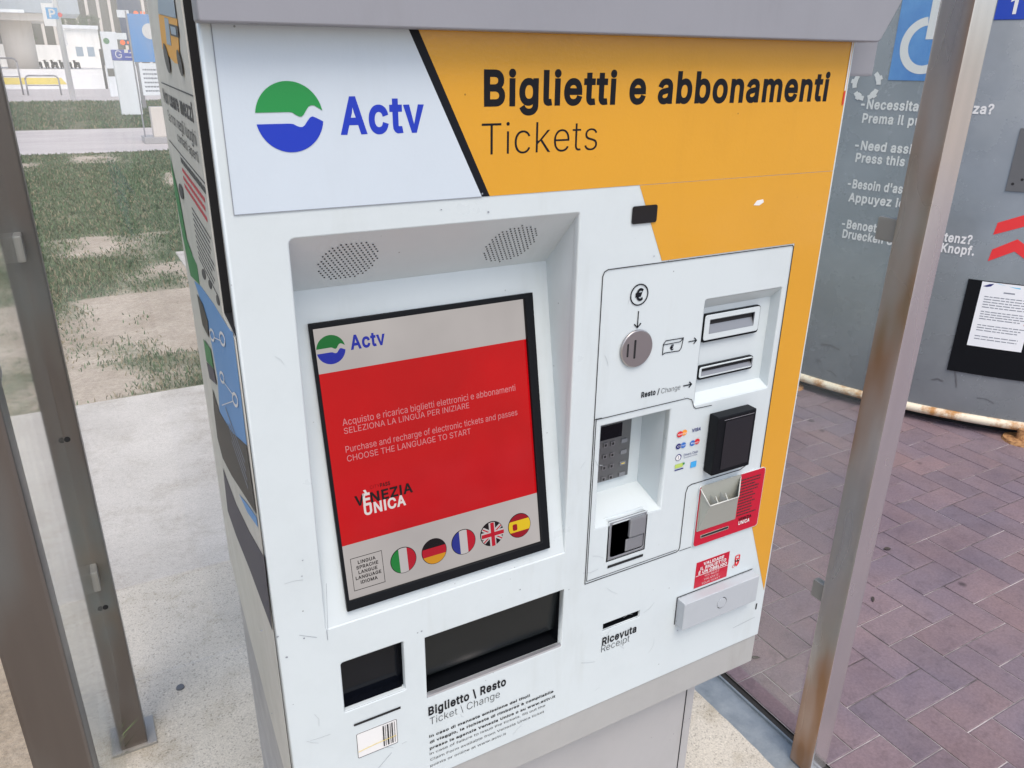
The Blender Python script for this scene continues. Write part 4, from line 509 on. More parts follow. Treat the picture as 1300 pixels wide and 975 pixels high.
def band(cx, cz, r, ang, o0, o1, n=14):                     # strip of a disc between two offsets, rotated by ang
    o0, o1 = max(o0, -.999), min(o1, .999); c, s = math.cos(R(ang)), math.sin(R(ang)); p = []
    t0, t1 = math.acos(o1), math.acos(o0)
    for i in range(n+1): t = t0+(t1-t0)*i/n; p.append((math.cos(t), math.sin(t)))
    for i in range(n+1): t = t1+(t0-t1)*i/n; p.append((math.cos(t), -math.sin(t)))
    return [(cx+r*(x*c-y*s), cz+r*(x*s+y*c)) for x, y in p]
def lines(x0, x1, z0, z1, n, hgt, seed=0, ragged=.3, gaps=True):
    rr = random.Random(seed); out = []
    for i in range(n):
        z = z1-(z1-z0)*(i+.5)/n; xe = x1-(x1-x0)*ragged*rr.random(); x = x0
        while x < xe:
            l = (x1-x0)*rr.uniform(.06, .16); e = min(x+l, xe)
            out.append(rect(x, z-hgt/2, e, z+hgt/2)); x = e+(x1-x0)*.02
    return out

# ------------------------------------------------------------------ ground
def sheet(name, m, x0, x1, y0, y1, z, label=None, n=1):
    bm = bmesh.new(); b = [[bm.verts.new((x0+(x1-x0)*i/n, y0+(y1-y0)*j/n, z)) for i in range(n+1)] for j in range(n+1)]
    for j in range(n):
        for i in range(n): bm.faces.new((b[j][i], b[j][i+1], b[j+1][i+1], b[j+1][i]))
    o = finish(name, bm, m); o['kind'] = 'structure'; return o
sheet('ground', 'soil', -600, 600, -600, 600, -.012)
sheet('turf_base', 'turf', -30, 30, 22.05, 35.8, -.006)
def slab(name, m, x0, x1, y0, y1, z0, z1, bev=.006):
    bm = bmesh.new(); box_into(bm, x0, x1, y0, y1, z0, z1, bev, 1); o = finish(name, bm, m); o['kind'] = 'structure'; return o
# shelter floor: pebbled slab with a wavering edge beside the metal strip
edge = []
y = -3.0
while y <= 2.432:
    edge.append((1.276+.006*noise.noise((y*5, 0, 0))+.004*noise.noise((y*23, 3, 0)), y)); y += .02
lp = [(-.17, -3.0)]+edge+[(1.276, 2.432), (-.17, 2.432)]
bm = shape_bm([lp], .1)
for v in bm.verts: v.co.z -= .05
o = finish('concrete_slab', bm, 'slab'); o['kind'] = 'structure'
slab('concrete_apron', 'smooth', -.17, 1.36, 2.437, 4.14, -.1, -.001)
o = slab('kerb_strip', 'kerb', 1.268, 1.376, -3, 4.14, -.05, -.006, .002)
sheet('joint_channel', 'asphalt', 1.37, 1.404, -3, 4.14, -.010)
slab('kerb_lip', 'kerb', 1.3705, 1.3765, -3, 4.14, -.04, .002, .0015)
sheet('paving_bed', 'grout', 1.40, 12, -6, 9, -.0035)
bm = bmesh.new(); tone = bm.loops.layers.float_color.new('tone'); PT = .1045
rr = random.Random(9)
def brick(x0, x1, y0, y1):
    if x1 < 1.40: return
    x0 = max(x0, 1.400)
    gq, bv = .0020, .0022; z = rr.uniform(-.0008, .0008)
    x0 += gq; x1 -= gq; y0 += gq; y1 -= gq
    lo = [bm.verts.new(p) for p in ((x0, y0, -.006), (x1, y0, -.006), (x1, y1, -.006), (x0, y1, -.006))]
    mi = [bm.verts.new(p) for p in ((x0, y0, z-.0012), (x1, y0, z-.0012), (x1, y1, z-.0012), (x0, y1, z-.0012))]
    tp = [bm.verts.new(p) for p in ((x0+bv, y0+bv, z), (x1-bv, y0+bv, z), (x1-bv, y1-bv, z), (x0+bv, y1-bv, z))]
    t = rr.uniform(0, 1); k = rr.uniform(.93, 1.07)
    cc = [k*(a*(1-t)+b*t) for a, b in zip((.176, .144, .166), (.212, .156, .165))]
    fs = [bm.faces.new(tp)]
    for i in range(4):
        j = (i+1) % 4; fs += [bm.faces.new((lo[i], lo[j], mi[j], mi[i])), bm.faces.new((mi[i], mi[j], tp[j], tp[i]))]
    for f in fs:
        for l in f.loops: l[tone] = (*[max(0, c)**(1/2.2) if False else c for c in cc], 1)
for i in range(-2, 70):
    for j in range(-42, 60):
        k = (i+j-3) % 4; x, y = 1.491+i*PT, .757+j*PT
        if k == 0: brick(x, x+2*PT, y, y+PT)
        elif k == 2: brick(x, x+PT, y, y+2*PT)
o = finish('brick_paving', bm, 'paver', origin=(1.4, 0, 0)); o['kind'] = 'structure'
sheet('path', 'path', -60, 40, 16.4, 22.0, -.002)
sheet('pavement', 'path', -90, 60, 35.9, 50.0, -.003)
sheet('plaza', 'plaza', -150, 120, 50.0, 400, -.004)
sheet('yellow_road_marking', 'yellowpaint', -6.0, 1.1, 58, 76, .004)
slab('paving_slab', 'smooth', .74, 1.5, 6.75, 7.45, -.05, .006)

def patch(x, y):                                            # where grass grows
    n = noise.noise((x*.9, y*.55, 2))+.5*noise.noise((x*2.6, y*1.7, 7))
    if y < 4.75: base = .12
    elif y < 6.2: base = -.10
    elif y < 8.5: base = .30
    else: base = .55
    return n+base
def patch_ground():
    bm = bmesh.new(); lay = bm.loops.layers.float_color.new('tone'); nx, ny = 90, 170; G_ = []
    for j in range(ny+1):
        y = 4.14+12.26*(j/ny)**1.4; G_.append([bm.verts.new((-5+11*i/nx, y, -.009)) for i in range(nx+1)])
    for j in range(ny):
        for i in range(nx):
            f = bm.faces.new((G_[j][i], G_[j][i+1], G_[j+1][i+1], G_[j+1][i]))
            for l in f.loops:
                p = patch(l.vert.co.x, l.vert.co.y)+.12*noise.noise((l.vert.co.x*9, l.vert.co.y*6, 1)); k = min(1, max(0, p*1.5+.28)); l[lay] = (k, k, k, 1)
    o = finish('turf_base', bm, 'patchy', origin=(0, 4.14, 0)); o['kind'] = 'structure'
patch_ground()
def grass_field(name, y0, y1, n, dens, h0, h1, green, xr):
    bm = bmesh.new(); lay = bm.loops.layers.float_color.new('tone'); rr = random.Random(int(y0*7)); made = 0; tries = 0
    while made < n and tries < n*8:
        tries += 1
        y = y0+(y1-y0)*rr.random()**dens; x = rr.uniform(-xr[0]*y-.6, xr[1]*y+.5)
        p = patch(x, y)
        if rr.random() > (p+.12)*1.9: continue
        if .70 < x < 1.54 and 6.7 < y < 7.5: continue
        made += 1; hh = rr.uniform(h0, h1)*(.6+.4*min(1, max(0, p*2))); a = rr.uniform(0, 6.28); ww = .0014+.00045*y
        lean = rr.uniform(.2, 1.0)*hh; b = rr.uniform(0, 6.28)
        dx, dy = math.cos(a)*ww, math.sin(a)*ww
        p0 = Vector((x, y, -.008)); p1 = p0+Vector((lean*.35*math.cos(b), lean*.35*math.sin(b), hh*.6)); p2 = p0+Vector((lean*math.cos(b), lean*math.sin(b), hh))
        vs_ = [bm.verts.new(q) for q in (p0-Vector((dx, dy, 0)), p0+Vector((dx, dy, 0)), p1+Vector((dx, dy, 0))*.8, p1-Vector((dx, dy, 0))*.8, p2)]
        t = rr.random(); dry = rr.random() < (.34 if y < 6.5 else .2)
        cc = (.25, .22, .14) if dry else tuple(g_*(.7+.7*t) for g_ in green)
        for f in (bm.faces.new(vs_[:4]), bm.faces.new((vs_[3], vs_[2], vs_[4]))):
            for l in f.loops: l[lay] = (*cc, 1)
    o = finish(name, bm, 'grass', origin=(0, y0, 0)); o['kind'] = 'stuff'
    return o
tag(grass_field('grass', 4.16, 16.4, 90000, 1.3, .014, .05, (.085, .135, .065), (.22, .30)), 'patchy short grass and bare soil beyond the concrete apron', 'grass')
tag(grass_field('grass', 22.1, 35.8, 22000, 1.0, .05, .11, (.055, .11, .045), (.12, .2)), 'green grass verge beyond the pale path', 'grass')

def tuft(name, cx, cy, n, r, h, label, seed):
    bm = bmesh.new(); lay = bm.loops.layers.float_color.new('tone'); rr = random.Random(seed)
    for i in range(n):
        a = rr.uniform(0, 6.28); q = r*math.sqrt(rr.random()); x, y = cx+q*math.cos(a), cy+q*math.sin(a)
        hh = h*rr.uniform(.4, 1); b = rr.uniform(0, 6.28); ww = .0016; ln = hh*rr.uniform(.2, .9)
        dx, dy = math.cos(a+1.5)*ww, math.sin(a+1.5)*ww
        p0 = Vector((x, y, -.004)); p1 = p0+Vector((ln*.4*math.cos(b), ln*.4*math.sin(b), hh*.65)); p2 = p0+Vector((ln*math.cos(b), ln*math.sin(b), hh))
        d = Vector((dx, dy, 0)); v = [bm.verts.new(t) for t in (p0-d, p0+d, p1+d, p1-d, p2)]
        k = rr.uniform(.6, 1.3); cc = (.09*k, .13*k, .05*k) if rr.random() < .6 else (.16*k, .14*k, .09*k)
        for f in (bm.faces.new(v[:4]), bm.faces.new((v[3], v[2], v[4]))):
            for l in f.loops: l[lay] = (*cc, 1)
    return tag(finish(name, bm, 'grass'), label, 'weed')
tuft('weed', -.155, 1.70, 46, .035, .12, 'small dry weed growing at the foot of the far left post', 5)
tuft('weed', -.27, 1.30, 420, .12, .10, 'green grass tuft outside the left side glass at the bottom corner', 6)

# ------------------------------------------------------------------ TICKET MACHINE
tm = thing('ticket_machine', (.55, 1.1, 0), 'white and yellow self service ticket machine with red touch screen', 'ticket machine')
F0 = FR()
XL, XR, ZBOT, YR = .125, .9765, .6235, 1.5
def sx(y): return .124+KS*(y-S)
# openings
scr_hole = rquad([(.1853, .9465), (.5350, .9465), (.5350, 1.4325), (.1853, 1.4325)], [.001, .001, .003, .007])
a, b = (0.7090, 1.1365), (0.5872, 0.9792); pin_x0, pin_x1, pin_z0, pin_z1 = b[0], a[0], (0.7080, 0.9699)[1], a[1]
pin_hole = rect(pin_x0, pin_z0, pin_x1, pin_z1)
note_hole = rquad([(.7543, 1.1345), (.9035, 1.1345), (.9035, 1.295), (.7543, 1.295)], .003)
a, b = (0.3156, 0.8800), (0.5370, 0.7755); tray = (a[0], (0.3158, 0.7755)[1], b[0], a[1]); tray_hole = rect(*tray)
a, b = (0.1992, 0.8864), (0.2842, 0.8044); win = (a[0], (0.1991, 0.8053)[1], b[0], a[1])
win_hole = rquad([(win[0], win[1]), (win[2], win[1]), (win[2], win[3]), (win[0], win[3])], [.001, .002, .002, .004])
a, b = (0.6137, 0.9726), (0.6823, 0.9066); rdr = ((0.6134, 0.9061)[0], (0.6134, 0.9061)[1], b[0], a[1]); rdr_hole = rect(*rdr)
a, b = (0.6154, 0.7861), (0.6861, 0.7743); rec = (a[0], b[1], b[0], a[1]); rec_hole = rect(*rec)
PTH = .012
panel = shape('front_panel', 'white', tm, F0, [[(XL, ZBOT), (XR, ZBOT), (XR, 1.72), (XL, 1.72)], scr_hole, pin_hole, note_hole, tray_hole, win_hole, rdr_hole, rec_hole],
              depth=PTH, bevel=.0022, base=-PTH)
# shell
ya = S+PTH+.0005
GAPZ, GAPY = 1.335, .893
polys = [[(sx(ya), ya, ZBOT), (sx(YR), YR, ZBOT), (sx(YR), YR, GAPZ), (sx(GAPY), GAPY, GAPZ), (sx(ya), ya, GAPZ)],
         [(sx(GAPY), GAPY, GAPZ), (sx(YR), YR, GAPZ), (sx(YR), YR, 2.0), (sx(GAPY), GAPY, 2.0)],
         [(XR, ya, ZBOT), (XR, ya, 2.0), (XR-.02, YR, 2.0), (XR-.02, YR, ZBOT)],
         [(sx(YR), YR, ZBOT), (XR-.02, YR, ZBOT), (XR-.02, YR, 2.0), (sx(YR), YR, 2.0)],
         [(sx(ya), ya, ZBOT), (XR, ya, ZBOT), (XR-.02, YR, ZBOT), (sx(YR), YR, ZBOT)],
         [(sx(ya)+.05, ya, 2.0), (sx(YR), YR, 2.0), (XR-.02, YR, 2.0), (XR, ya, 2.0)]]
faces('body', 'side', tm, polys)
faces('door_gap', 'darkgap', tm, [
    [(sx(ya)+.035, ya, GAPZ), (sx(GAPY)+.035, GAPY, GAPZ), (sx(GAPY)+.035, GAPY, 2.0), (sx(ya)+.035, ya, 2.0)],
    [(sx(GAPY), GAPY, GAPZ), (sx(GAPY)+.035, GAPY, GAPZ), (sx(GAPY)+.035, GAPY, 2.0), (sx(GAPY), GAPY, 2.0)],
    [(sx(ya), ya, GAPZ), (sx(GAPY), GAPY, GAPZ), (sx(GAPY)+.035, GAPY, GAPZ), (sx(ya)+.035, ya, GAPZ)]])
faces('door_edge', 'worn', tm, [[(sx(ya)+.002, ya, GAPZ), (sx(ya)+.006, .842, GAPZ), (sx(ya)+.006, .842, 2.0), (sx(ya)+.002, ya, 2.0)]])
# lip under the front and pedestal
lipz = (0.9829, 0.5598)[1]
box('bottom_lip', 'worn', tm, .130, .9735, S+.003, S+.05, lipz, ZBOT-.0005, .002)
pr = (0.8851, 0.5162)[0]
ped = box('pedestal', 'pedestal', tm, .17, pr, S+.05, 1.497, -.001, ZBOT-.002, .003)
psx = (0.8637, 0.5266)[0]
shape('door_seam', 'darkgap', ped, FR(.05), [rect(psx-.0012, .01, psx+.0012, .61)], 1)
# hood
h0, h1, h2 = (0.1213, 1.6280), (0.9874, 1.6346), (1.0194, 1.6834)
hood = shape('hood', 'hood', tm, FR(-.03), rquad([(h0[0], h0[1]), (h1[0], h0[1]+.003), (h2[0], h2[1]), (h2[0]+.03, 2.0), (h0[0], 2.0)], [.003, .006, .01, 0, 0]), depth=.029, bevel=.002, base=-.0295)
a, b = (1.0972, 1.5872), (1.0878, 1.6381)
box('hood_bracket', 'hood', tm, XR+.0015, b[0], S+.05, S+.30, a[1], 1.95, .004)
# films on the front
hb = (0.1354, 1.4609); hs = (0.6180, 1.4609)
ZH = (hb[1]+hs[1])/2
sl, sr, sbl, sbr = (0.3211, 1.6301), (0.3314, 1.6304), (0.4025, 1.4607), (0.4123, 1.4612)
def on(a, b, z): t = (z-a[1])/(b[1]-a[1]); return (a[0]+(b[0]-a[0])*t, z)
shape('header_film', 'film', tm, F0, [(hb[0], ZH), on(sl, sbl, ZH), on(sl, sbl, 1.66), (hb[0], 1.66)], 1)
shape('header_film_edge', 'ink', tm, F0, ribbon([(hb[0], 1.64), (hb[0], ZH), on(sl, sbl, ZH)], .0007), 2)
shape('black_stripe', 'black', tm, F0, [on(sl, sbl, ZH), on(sr, sbr, ZH), on(sr, sbr, 1.66), on(sl, sbl, 1.66)], 1)
XY = XR-.0045
y1, y2, y3, y4, y5 = (0.6229, 1.4609), (0.6688, 1.3592), (0.9263, 1.3591), (0.9022, 0.8772), (0.9767, 0.7247)
PX = (y3[0]+y4[0])/2
shape('yellow_film', 'yellow', tm, F0, [on(sr, sbr, ZH), (XY, ZH), (XY, 1.66), on(sr, sbr, 1.66)], 1)
shape('yellow_film', 'yellow', tm, F0, [(y1[0], ZH-.0006), (y2[0], y3[1]+.0012), (PX+.0012, y3[1]+.0012), (PX+.0012, y4[1]), (XY, y5[1]), (XY, ZH-.0006)], 1)
a, b = (0.9704, 1.6327), (0.9693, 1.5694)
shape('film_edge_strip', 'white_print', tm, F0, rect(a[0]-.003, b[1], a[0]-.0005, 1.65), 3)
shape('red_mark', 'cred', tm, F0, rect(b[0]-.002, (0.9741, 1.5507)[1], b[0]+.0005, b[1]-.001), 3)
# worn flecks on the yellow film
a = (0.8319, 1.4250)
shape('scuff', 'white_print', tm, F0, [(a[0]-.010, a[1]-.003), (a[0]-.004, a[1]+.003), (a[0]+.007, a[1]+.004), (a[0]+.009, a[1]), (a[0]+.001, a[1]-.004)], 2)
# logo
def logo(parent, F, cx, cz, r, mg, mb, lvl):
    def arc(a0, a1, n=30): return [(math.cos(R(a0+(a1-a0)*i/n)), math.sin(R(a0+(a1-a0)*i/n))) for i in range(n+1)]
    gw = [(-.02, .145), (.08, .13), (.18, .06), (.27, .012), (.35, .012), (.42, .07), (.50, .19), (.58, .29), (.66, .325), (.74, .32), (.85, .26)]
    bw = [(-.04, -.18), (.08, -.195), (.18, -.25), (.27, -.285), (.35, -.285), (.42, -.24), (.52, -.11), (.60, -.02), (.68, .01), (.78, -.03), (.88, -.08)]
    top = arc(10, 172)+gw; bot = arc(190.5, 352)+bw[::-1]
    shape('logo_hills', mg, parent, F, [(cx+r*x, cz+r*y) for x, y in top], lvl)
    shape('logo_sea', mb, parent, F, [(cx+r*x, cz+r*y) for x, y in bot], lvl)
la, lb, lt, lo_ = (0.1648, 1.5500), (0.2296, 1.5503), (0.1975, 1.5810), (0.1966, 1.5169)
logo(tm, F0, (la[0]+lb[0])/2, (lt[1]+lo_[1])/2, (lb[0]-la[0]+lt[1]-lo_[1])/4, 'green', 'blue', 2)
def tx(body, P0, P1, PT_, m='black', bold=0, par=tm, F=F0, lvl=2, **k): return text(body, P0, P1, PT_, m, par, F, lvl, bold, **k)
tx('Actv', (0.2458, 1.5330), ((0.3355, 1.5572)[0], 0), (0.2599, 1.5654), 'blue', .028)
tx('Biglietti e abbonamenti', (0.4051, 1.5574), (0.9355, 1.5581), (0.4051, 1.5909), 'black', .026)
tx('Tickets', ((0.4024, 1.5392)[0], (0.4155, 1.5052)[1]), (0.5549, 1.5057), (0.4024, 1.5392), 'black', -.012)
# infrared window
a, b = (0.6136, 1.4352), (0.6527, 1.4129)
shape('camera_window', 'camera_black', tm, F0, rrect(a[0], b[1], b[0], a[1], .003), 3, .001)

# ---- screen recess
ya0 = S+PTH*.3
rp = lambda x, y, z: (x, y, z)
x0, x1 = .1848, .5356
zc = ZB+ (ya0-S)/YT*(ZT-ZB)
faces('screen_recess', 'white', tm, [
    [(x0, S+.0008, ZB), (x1, S+.0008, ZB), (x1, S+YT, ZT), (x0, S+YT, ZT)],
    [(x0, S+YT, ZT), (x1, S+YT, ZT), (x1, S+.0008, 1.4332), (x0, S+.0008, 1.4332)],
    [(x1, S+.0008, ZB), (x1, S+.0008, 1.4332), (x1, S+YT, ZT)],
    [(x0, S+.0008, ZB), (x0, S+YT, ZT), (x0, S+.0008, 1.4332)]])
def grille(pa, pb, pt, pb2):
    cx, cz = (pa[0]+pb[0])/2, (pt[1]+pb2[1])/2; r = (pb[0]-pa[0])/2; rz = abs(pt[1]-pb2[1])/2
    st = .0056; L_ = []
    for i in range(-12, 13):
        for j in range(-14, 15):
            u = i*st+(st/2 if j % 2 else 0); v = j*st*.866
            if (u/r)**2+(v/rz)**2 < 1: L_.append(disc(cx+u, cz+v, .00105, n=8))
    shape('speaker_grille', 'darkgap', tm, SLOPE, L_, 1, .0003, multi=True)
c_ = lambda *a: a
grille((0.2219, 0.0638), (0.2913, 0.0373), (0.2522, 0.0156), (0.2616, 0.0920))
grille((0.4274, 0.0695), (0.4957, 0.0332), (0.4532, 0.0157), (0.4714, 0.0936))
# ---- display
tl, tr, bl, br = (0.2128, 0.3817), (0.5093, 0.3812), (0.2126, 0.0178), (0.5085, 0.0189)
ox0, ox1 = (tl[0]+bl[0])/2, (tr[0]+br[0])/2; oz0, oz1 = (bl[1]+br[1])/2, (tl[1]+tr[1])/2
tl, tr, bl, br = (0.2166, 0.3747), (0.4954, 0.3746), (0.2173, 0.0314), (0.4966, 0.0304)
ix0, ix1 = (tl[0]+bl[0])/2, (tr[0]+br[0])/2; iz0, iz1 = (bl[1]+br[1])/2, (tl[1]+tr[1])/2
shape('screen_bezel', 'plastic_black', tm, TILT, [rect(ox0, oz0, ox1, oz1), rect(ix0, iz0, ix1, iz1)], base=.0006, depth=.006, bevel=.0012)
dp = shape('display', 'd_white', tm, TILT, rect(ox0+.004, oz0+.004, ox1-.004, oz1-.004), base=.0004, depth=.0006)
def TD(u, v, w): return TILT(u, v, w+.0008)
zr1 = ((0.2173, 0.3208)[1]+(0.4944, 0.3208)[1])/2; zr0 = ((0.2176, 0.1038)[1]+(0.4957, 0.1033)[1])/2
shape('red_background', 'd_red', dp, TD, rect(ix0-.002, zr0, ix1+.002, zr1), 1, .0003)
la, lb, lt, lo_ = (0.2183, 0.3488), (0.2534, 0.3476), (0.2367, 0.3646), (0.2322, 0.3307)
logo(dp, TD, (la[0]+lb[0])/2, (lt[1]+lo_[1])/2, (lb[0]-la[0]+lt[1]-lo_[1])/4, 'd_green', 'd_blue', 1)
kw = dict(par=dp, F=TD, lvl=3)
tx('Actv', (0.2592, 0.3444), ((0.3026, 0.3564)[0], 0), (0.2662, 0.3602), 'd_blue', .028, **kw)
tx('Acquisto e ricarica biglietti elettronici e abbonamenti', (0.2379, 0.2545), (0.4745, 0.2539), (0.2390, 0.2628), 'd_text', -.004, **kw)
tx('SELEZIONA LA LINGUA PER INIZIARE', (0.2384, 0.2441), (0.4051, 0.2436), (0.2394, 0.2514), 'd_text', 0, **kw)
tx('Purchase and recharge of electronic tickets and passes', (0.2375, 0.2207), (0.4747, 0.2208), (0.2385, 0.2288), 'd_text', -.004, **kw)
tx('CHOOSE THE LANGUAGE TO START', (0.2378, 0.2092), (0.4040, 0.2088), (0.2388, 0.2168), 'd_text', 0, **kw)
tx('CITY', (0.2616, 0.1680), (0.2740, 0.1674), (0.2621, 0.1723), 'd_black', -.012, **kw)
tx('PASS', (0.2747, 0.1673), (0.2877, 0.1670), (0.2753, 0.1720), 'd_black', .03, **kw)
p0 = (0.2405, 0.1509); pe = (0.3165, 0.1510); pt_ = (0.2420, 0.1631)
base_v = p0[1]; capv = pt_[1]-p0[1]
tx('V', p0, ((0.2527, 0.1520)[0], 0), pt_, 'd_black', .03, **kw)
tx('\u00c8', ((0.2508, 0.1505)[0], base_v-.002), ((0.2602, 0.1511)[0], 0), (0, base_v+capv*1.05), 'd_bright', .03, **kw)
tx('NEZIA', ((0.2607, 0.1510)[0], base_v), (pe[0], 0), (0, base_v+capv), 'd_black', .03, **kw)
p0 = (0.2505, 0.1365); pe = (0.3054, 0.1348); pt_ = (0.2521, 0.1496)
tx('UNICA', p0, (pe[0], 0), pt_, 'd_bright', .03, **kw)
q = [(0.2262, 0.0846), (0.2668, 0.0841), (0.2657, 0.0405), (0.2253, 0.0418)]
bx0, bx1, bz0, bz1 = (q[0][0]+q[3][0])/2, (q[1][0]+q[2][0])/2, (q[2][1]+q[3][1])/2, (q[0][1]+q[1][1])/2
shape('language_box', 'd_black', dp, TD, ribbon(rect(bx0, bz0, bx1, bz1), .0006, True), 2)
for i, t in enumerate(('LINGUA', 'SPRACHE', 'LANGUE', 'LANGUAGE', 'IDIOMA')):
    ctext(t, (bx0+bx1)/2, bz1-.0088-i*.0068, .0042, 'd_black', dp, TD, 3, .02)
fl = [(0.2938, 0.0627), (0.3367, 0.0624), (0.3794, 0.0634), (0.4221, 0.0632), (0.4650, 0.0633)]
fr_ = ((0.3114, 0.0625)[0]-(0.2758, 0.0633)[0])/2
for i, (fx, fz) in enumerate(fl):
    fb = shape('flag_button', 'd_black', tm, TD, disc(fx, fz, fr_, n=40), 1, .0003)
    fb['label'] = ['Italian flag button', 'German flag button', 'French flag button', 'British flag button', 'Spanish flag button'][i]
    def B(m, a, o0, o1, l): return shape('flag_field', m, fb, TD, band(fx, fz, fr_*.95, a, o0, o1), l, .0002)
    if i == 0: B('d_fgreen', 0, -1, -.33, 2); B('d_fwhite', 0, -.33, .33, 2); B('d_fred', 0, .33, 1, 2)
    if i == 1: B('d_fred', 90, -.33, .33, 2); B('d_gold', 90, -1, -.33, 2)
    if i == 2: B('d_fblue', 0, -1, -.33, 2); B('d_fwhite', 0, -.33, .33, 2); B('d_fred', 0, .33, 1, 2)
    if i == 3:
        B('d_black', 0, -1, 1, 2)
        for a in (55, -55): B('d_fwhite', a, -.17, .17, 3)
        B('d_fwhite', 0, -.26, .26, 4); B('d_fwhite', 90, -.26, .26, 4)
        for a in (55, -55): B('d_fred', a, -.05, .05, 5)
        B('d_fwhite', 0, -.26, .26, 6); B('d_fwhite', 90, -.26, .26, 6)
        B('d_fred', 0, -.16, .16, 7); B('d_fred', 90, -.16, .16, 7)
    if i == 4:
        B('d_dred', 90, .48, 1, 2); B('d_yellow', 90, -.48, .48, 2); B('d_dred', 90, -1, -.48, 2)
        shape('flag_crest', 'd_dred', fb, TD, rrect(fx-fr_*.62, fz-fr_*.3, fx-fr_*.22, fz+fr_*.22, .002), 3, .0002)

# ---- cash and card panel
SW = .0011
rad = .010
PB = [(0.5740, 1.3571), (0.9263, 1.3591), (0.9022, 0.8772), (0.7756, 0.8820), (0.7500, 0.8775), (0.5744, 0.8777)]
px0 = (PB[0][0]+PB[5][0])/2
pz1 = (PB[0][1]+PB[1][1])/2
zl = (0.5744, 0.8777)[1]
outl = rquad([(px0, pz1), (PX, pz1), (PX, y4[1]-.002)], [rad*.8, .004, .0], 4)[0:0]
pts = [(px0, zl), (px0, pz1-.008), (px0+.0024, pz1-.0024), (px0+.008, pz1), (PX-.003, pz1), (PX, pz1-.003), (PX, y4[1])]
shape('panel_seam', 'darkgap', tm, F0, ribbon(pts, SW), 2)
cz_ = (0.7560, 0.8815)[1]; cx_ = (0.7564, 0.8784)[0]
s2 = [(px0, zl), (cx_-.006, zl+.0005), (cx_-.0015, zl+.003), (cx_, zl+.008), (cx_, (0.7493, 0.9852)[1]), (cx_+.003, (0.7609, 0.9971)[1]-.002), (cx_+.010, (0.7609, 0.9976)[1]), ((0.8683, 0.9951)[0], (0.7609, 0.9976)[1]), ((0.8819, 0.9998)[0], (0.8812, 1.0037)[1])]
shape('panel_seam', 'darkgap', tm, F0, ribbon(s2, SW), 2)
dz = ((0.5715, 1.1497)[1]+(0.7416, 1.1480)[1])/2
s3 = [(px0+.003, zl+.004), (px0+.003, dz), ((0.7386, 1.1480)[0], dz), ((0.7476, 1.1424)[0], dz-.004), ((0.7535, 1.1208)[0], dz-.017), ((0.7579, 1.1160)[0], dz-.0205), ((0.7840, 1.1170)[0]+.005, dz-.0215)]
shape('panel_seam', 'darkgap', tm, F0, ribbon(s3, SW*.8), 2)
shape('panel_seam', 'darkgap', tm, F0, ribbon([(px0+.003, zl+.004), (cx_-.006, zl+.0045)], SW*.6), 2)
shape('panel_seam', 'darkgap', tm, F0, ribbon([(cx_, zl+.0005), ((0.7807, 0.8812)[0], zl+.0005)], SW*.6), 2)
shape('panel_seam', 'darkgap', tm, F0, ribbon([(px0, dz+.001), (px0+.012, dz+.001)], SW), 3)
# fine seam down from the screen recess
a, b = (0.1867, 1.2960), (0.1846, 0.9455)
shape('panel_seam', 'ink', tm, F0, ribbon([(.1853, .9465), (.1853, (0.1854, 0.9305)[1])], .0006), 2)
# pictograms
a = (0.6352, 1.3184); b = (0.6493, 1.3187); er = b[0]-a[0]
shape('coin_pictogram', 'black', tm, F0, ribbon(disc(a[0], a[1], er, n=32), .0016, True), 2)
ctext('\u20ac', a[0], a[1]-er*.55, er*1.1, 'black', tm, F0, 2, .03, er*.95, 'coin_pictogram')
a, b = (0.6361, 1.2957), (0.6364, 1.2727); h_ = .0055
shape('arrow', 'black', tm, F0, [ribbon([(a[0], a[1]), (a[0], b[1]+.0005)], .0013)[0], ribbon([(a[0]-h_, b[1]+h_), (a[0], b[1]), (a[0]+h_, b[1]+h_)], .0015)[0]], 2, multi=True)
a, b = (0.7298, 1.2376), (0.7438, 1.2382)
shape('arrow', 'black', tm, F0, [ribbon([(a[0], a[1]), (b[0], a[1])], .0012)[0], ribbon([(b[0]-.004, a[1]+.0045), (b[0]+.0006, a[1]), (b[0]-.004, a[1]-.0045)], .0013)[0]], 2, multi=True)
a, b = (0.7285, 1.1702), (0.7433, 1.1701)
shape('arrow', 'black', tm, F0, [ribbon([(a[0], a[1]), (b[0], a[1])], .0016)[0], ribbon([(b[0]-.004, a[1]+.0045), (b[0]+.0006, a[1]), (b[0]-.004, a[1]-.0045)], .0017)[0]], 2, multi=True)
a, b = (0.6841, 1.2265), (0.7195, 1.2366)
bw_, bh_ = b[0]-a[0], .017
zc0 = ((0.6846, 1.2270)[1]+(0.7184, 1.2285)[1])/2
shape('banknote_pictogram', 'black', tm, F0, ribbon([(a[0], zc0-.002), (a[0], zc0+.013), (a[0]+.004, zc0+.018), (a[0]+bw_, zc0+.0175), (a[0]+bw_-.002, zc0+.003), (a[0]+.85*bw_, zc0-.001), (a[0]+.12*bw_, zc0)], .0010, True), 2)
shape('banknote_pictogram', 'black', tm, F0, ribbon([(a[0], zc0+.0125), (a[0]+.86*bw_, zc0+.0125), (a[0]+bw_, zc0+.0175)], .0009), 2)
ctext('\u20ac', a[0]+bw_*.45, zc0+.0025, .0075, 'black', tm, F0, 2, .03, name='banknote_pictogram')
tx('Resto /', (0.6526, 1.1668), (0.6849, 1.1663), (0.6519, 1.1745), 'black', .03)
tx('Change', (0.6884, 1.1659), (0.7233, 1.1652), (0.6875, 1.1739), 'black', -.01)
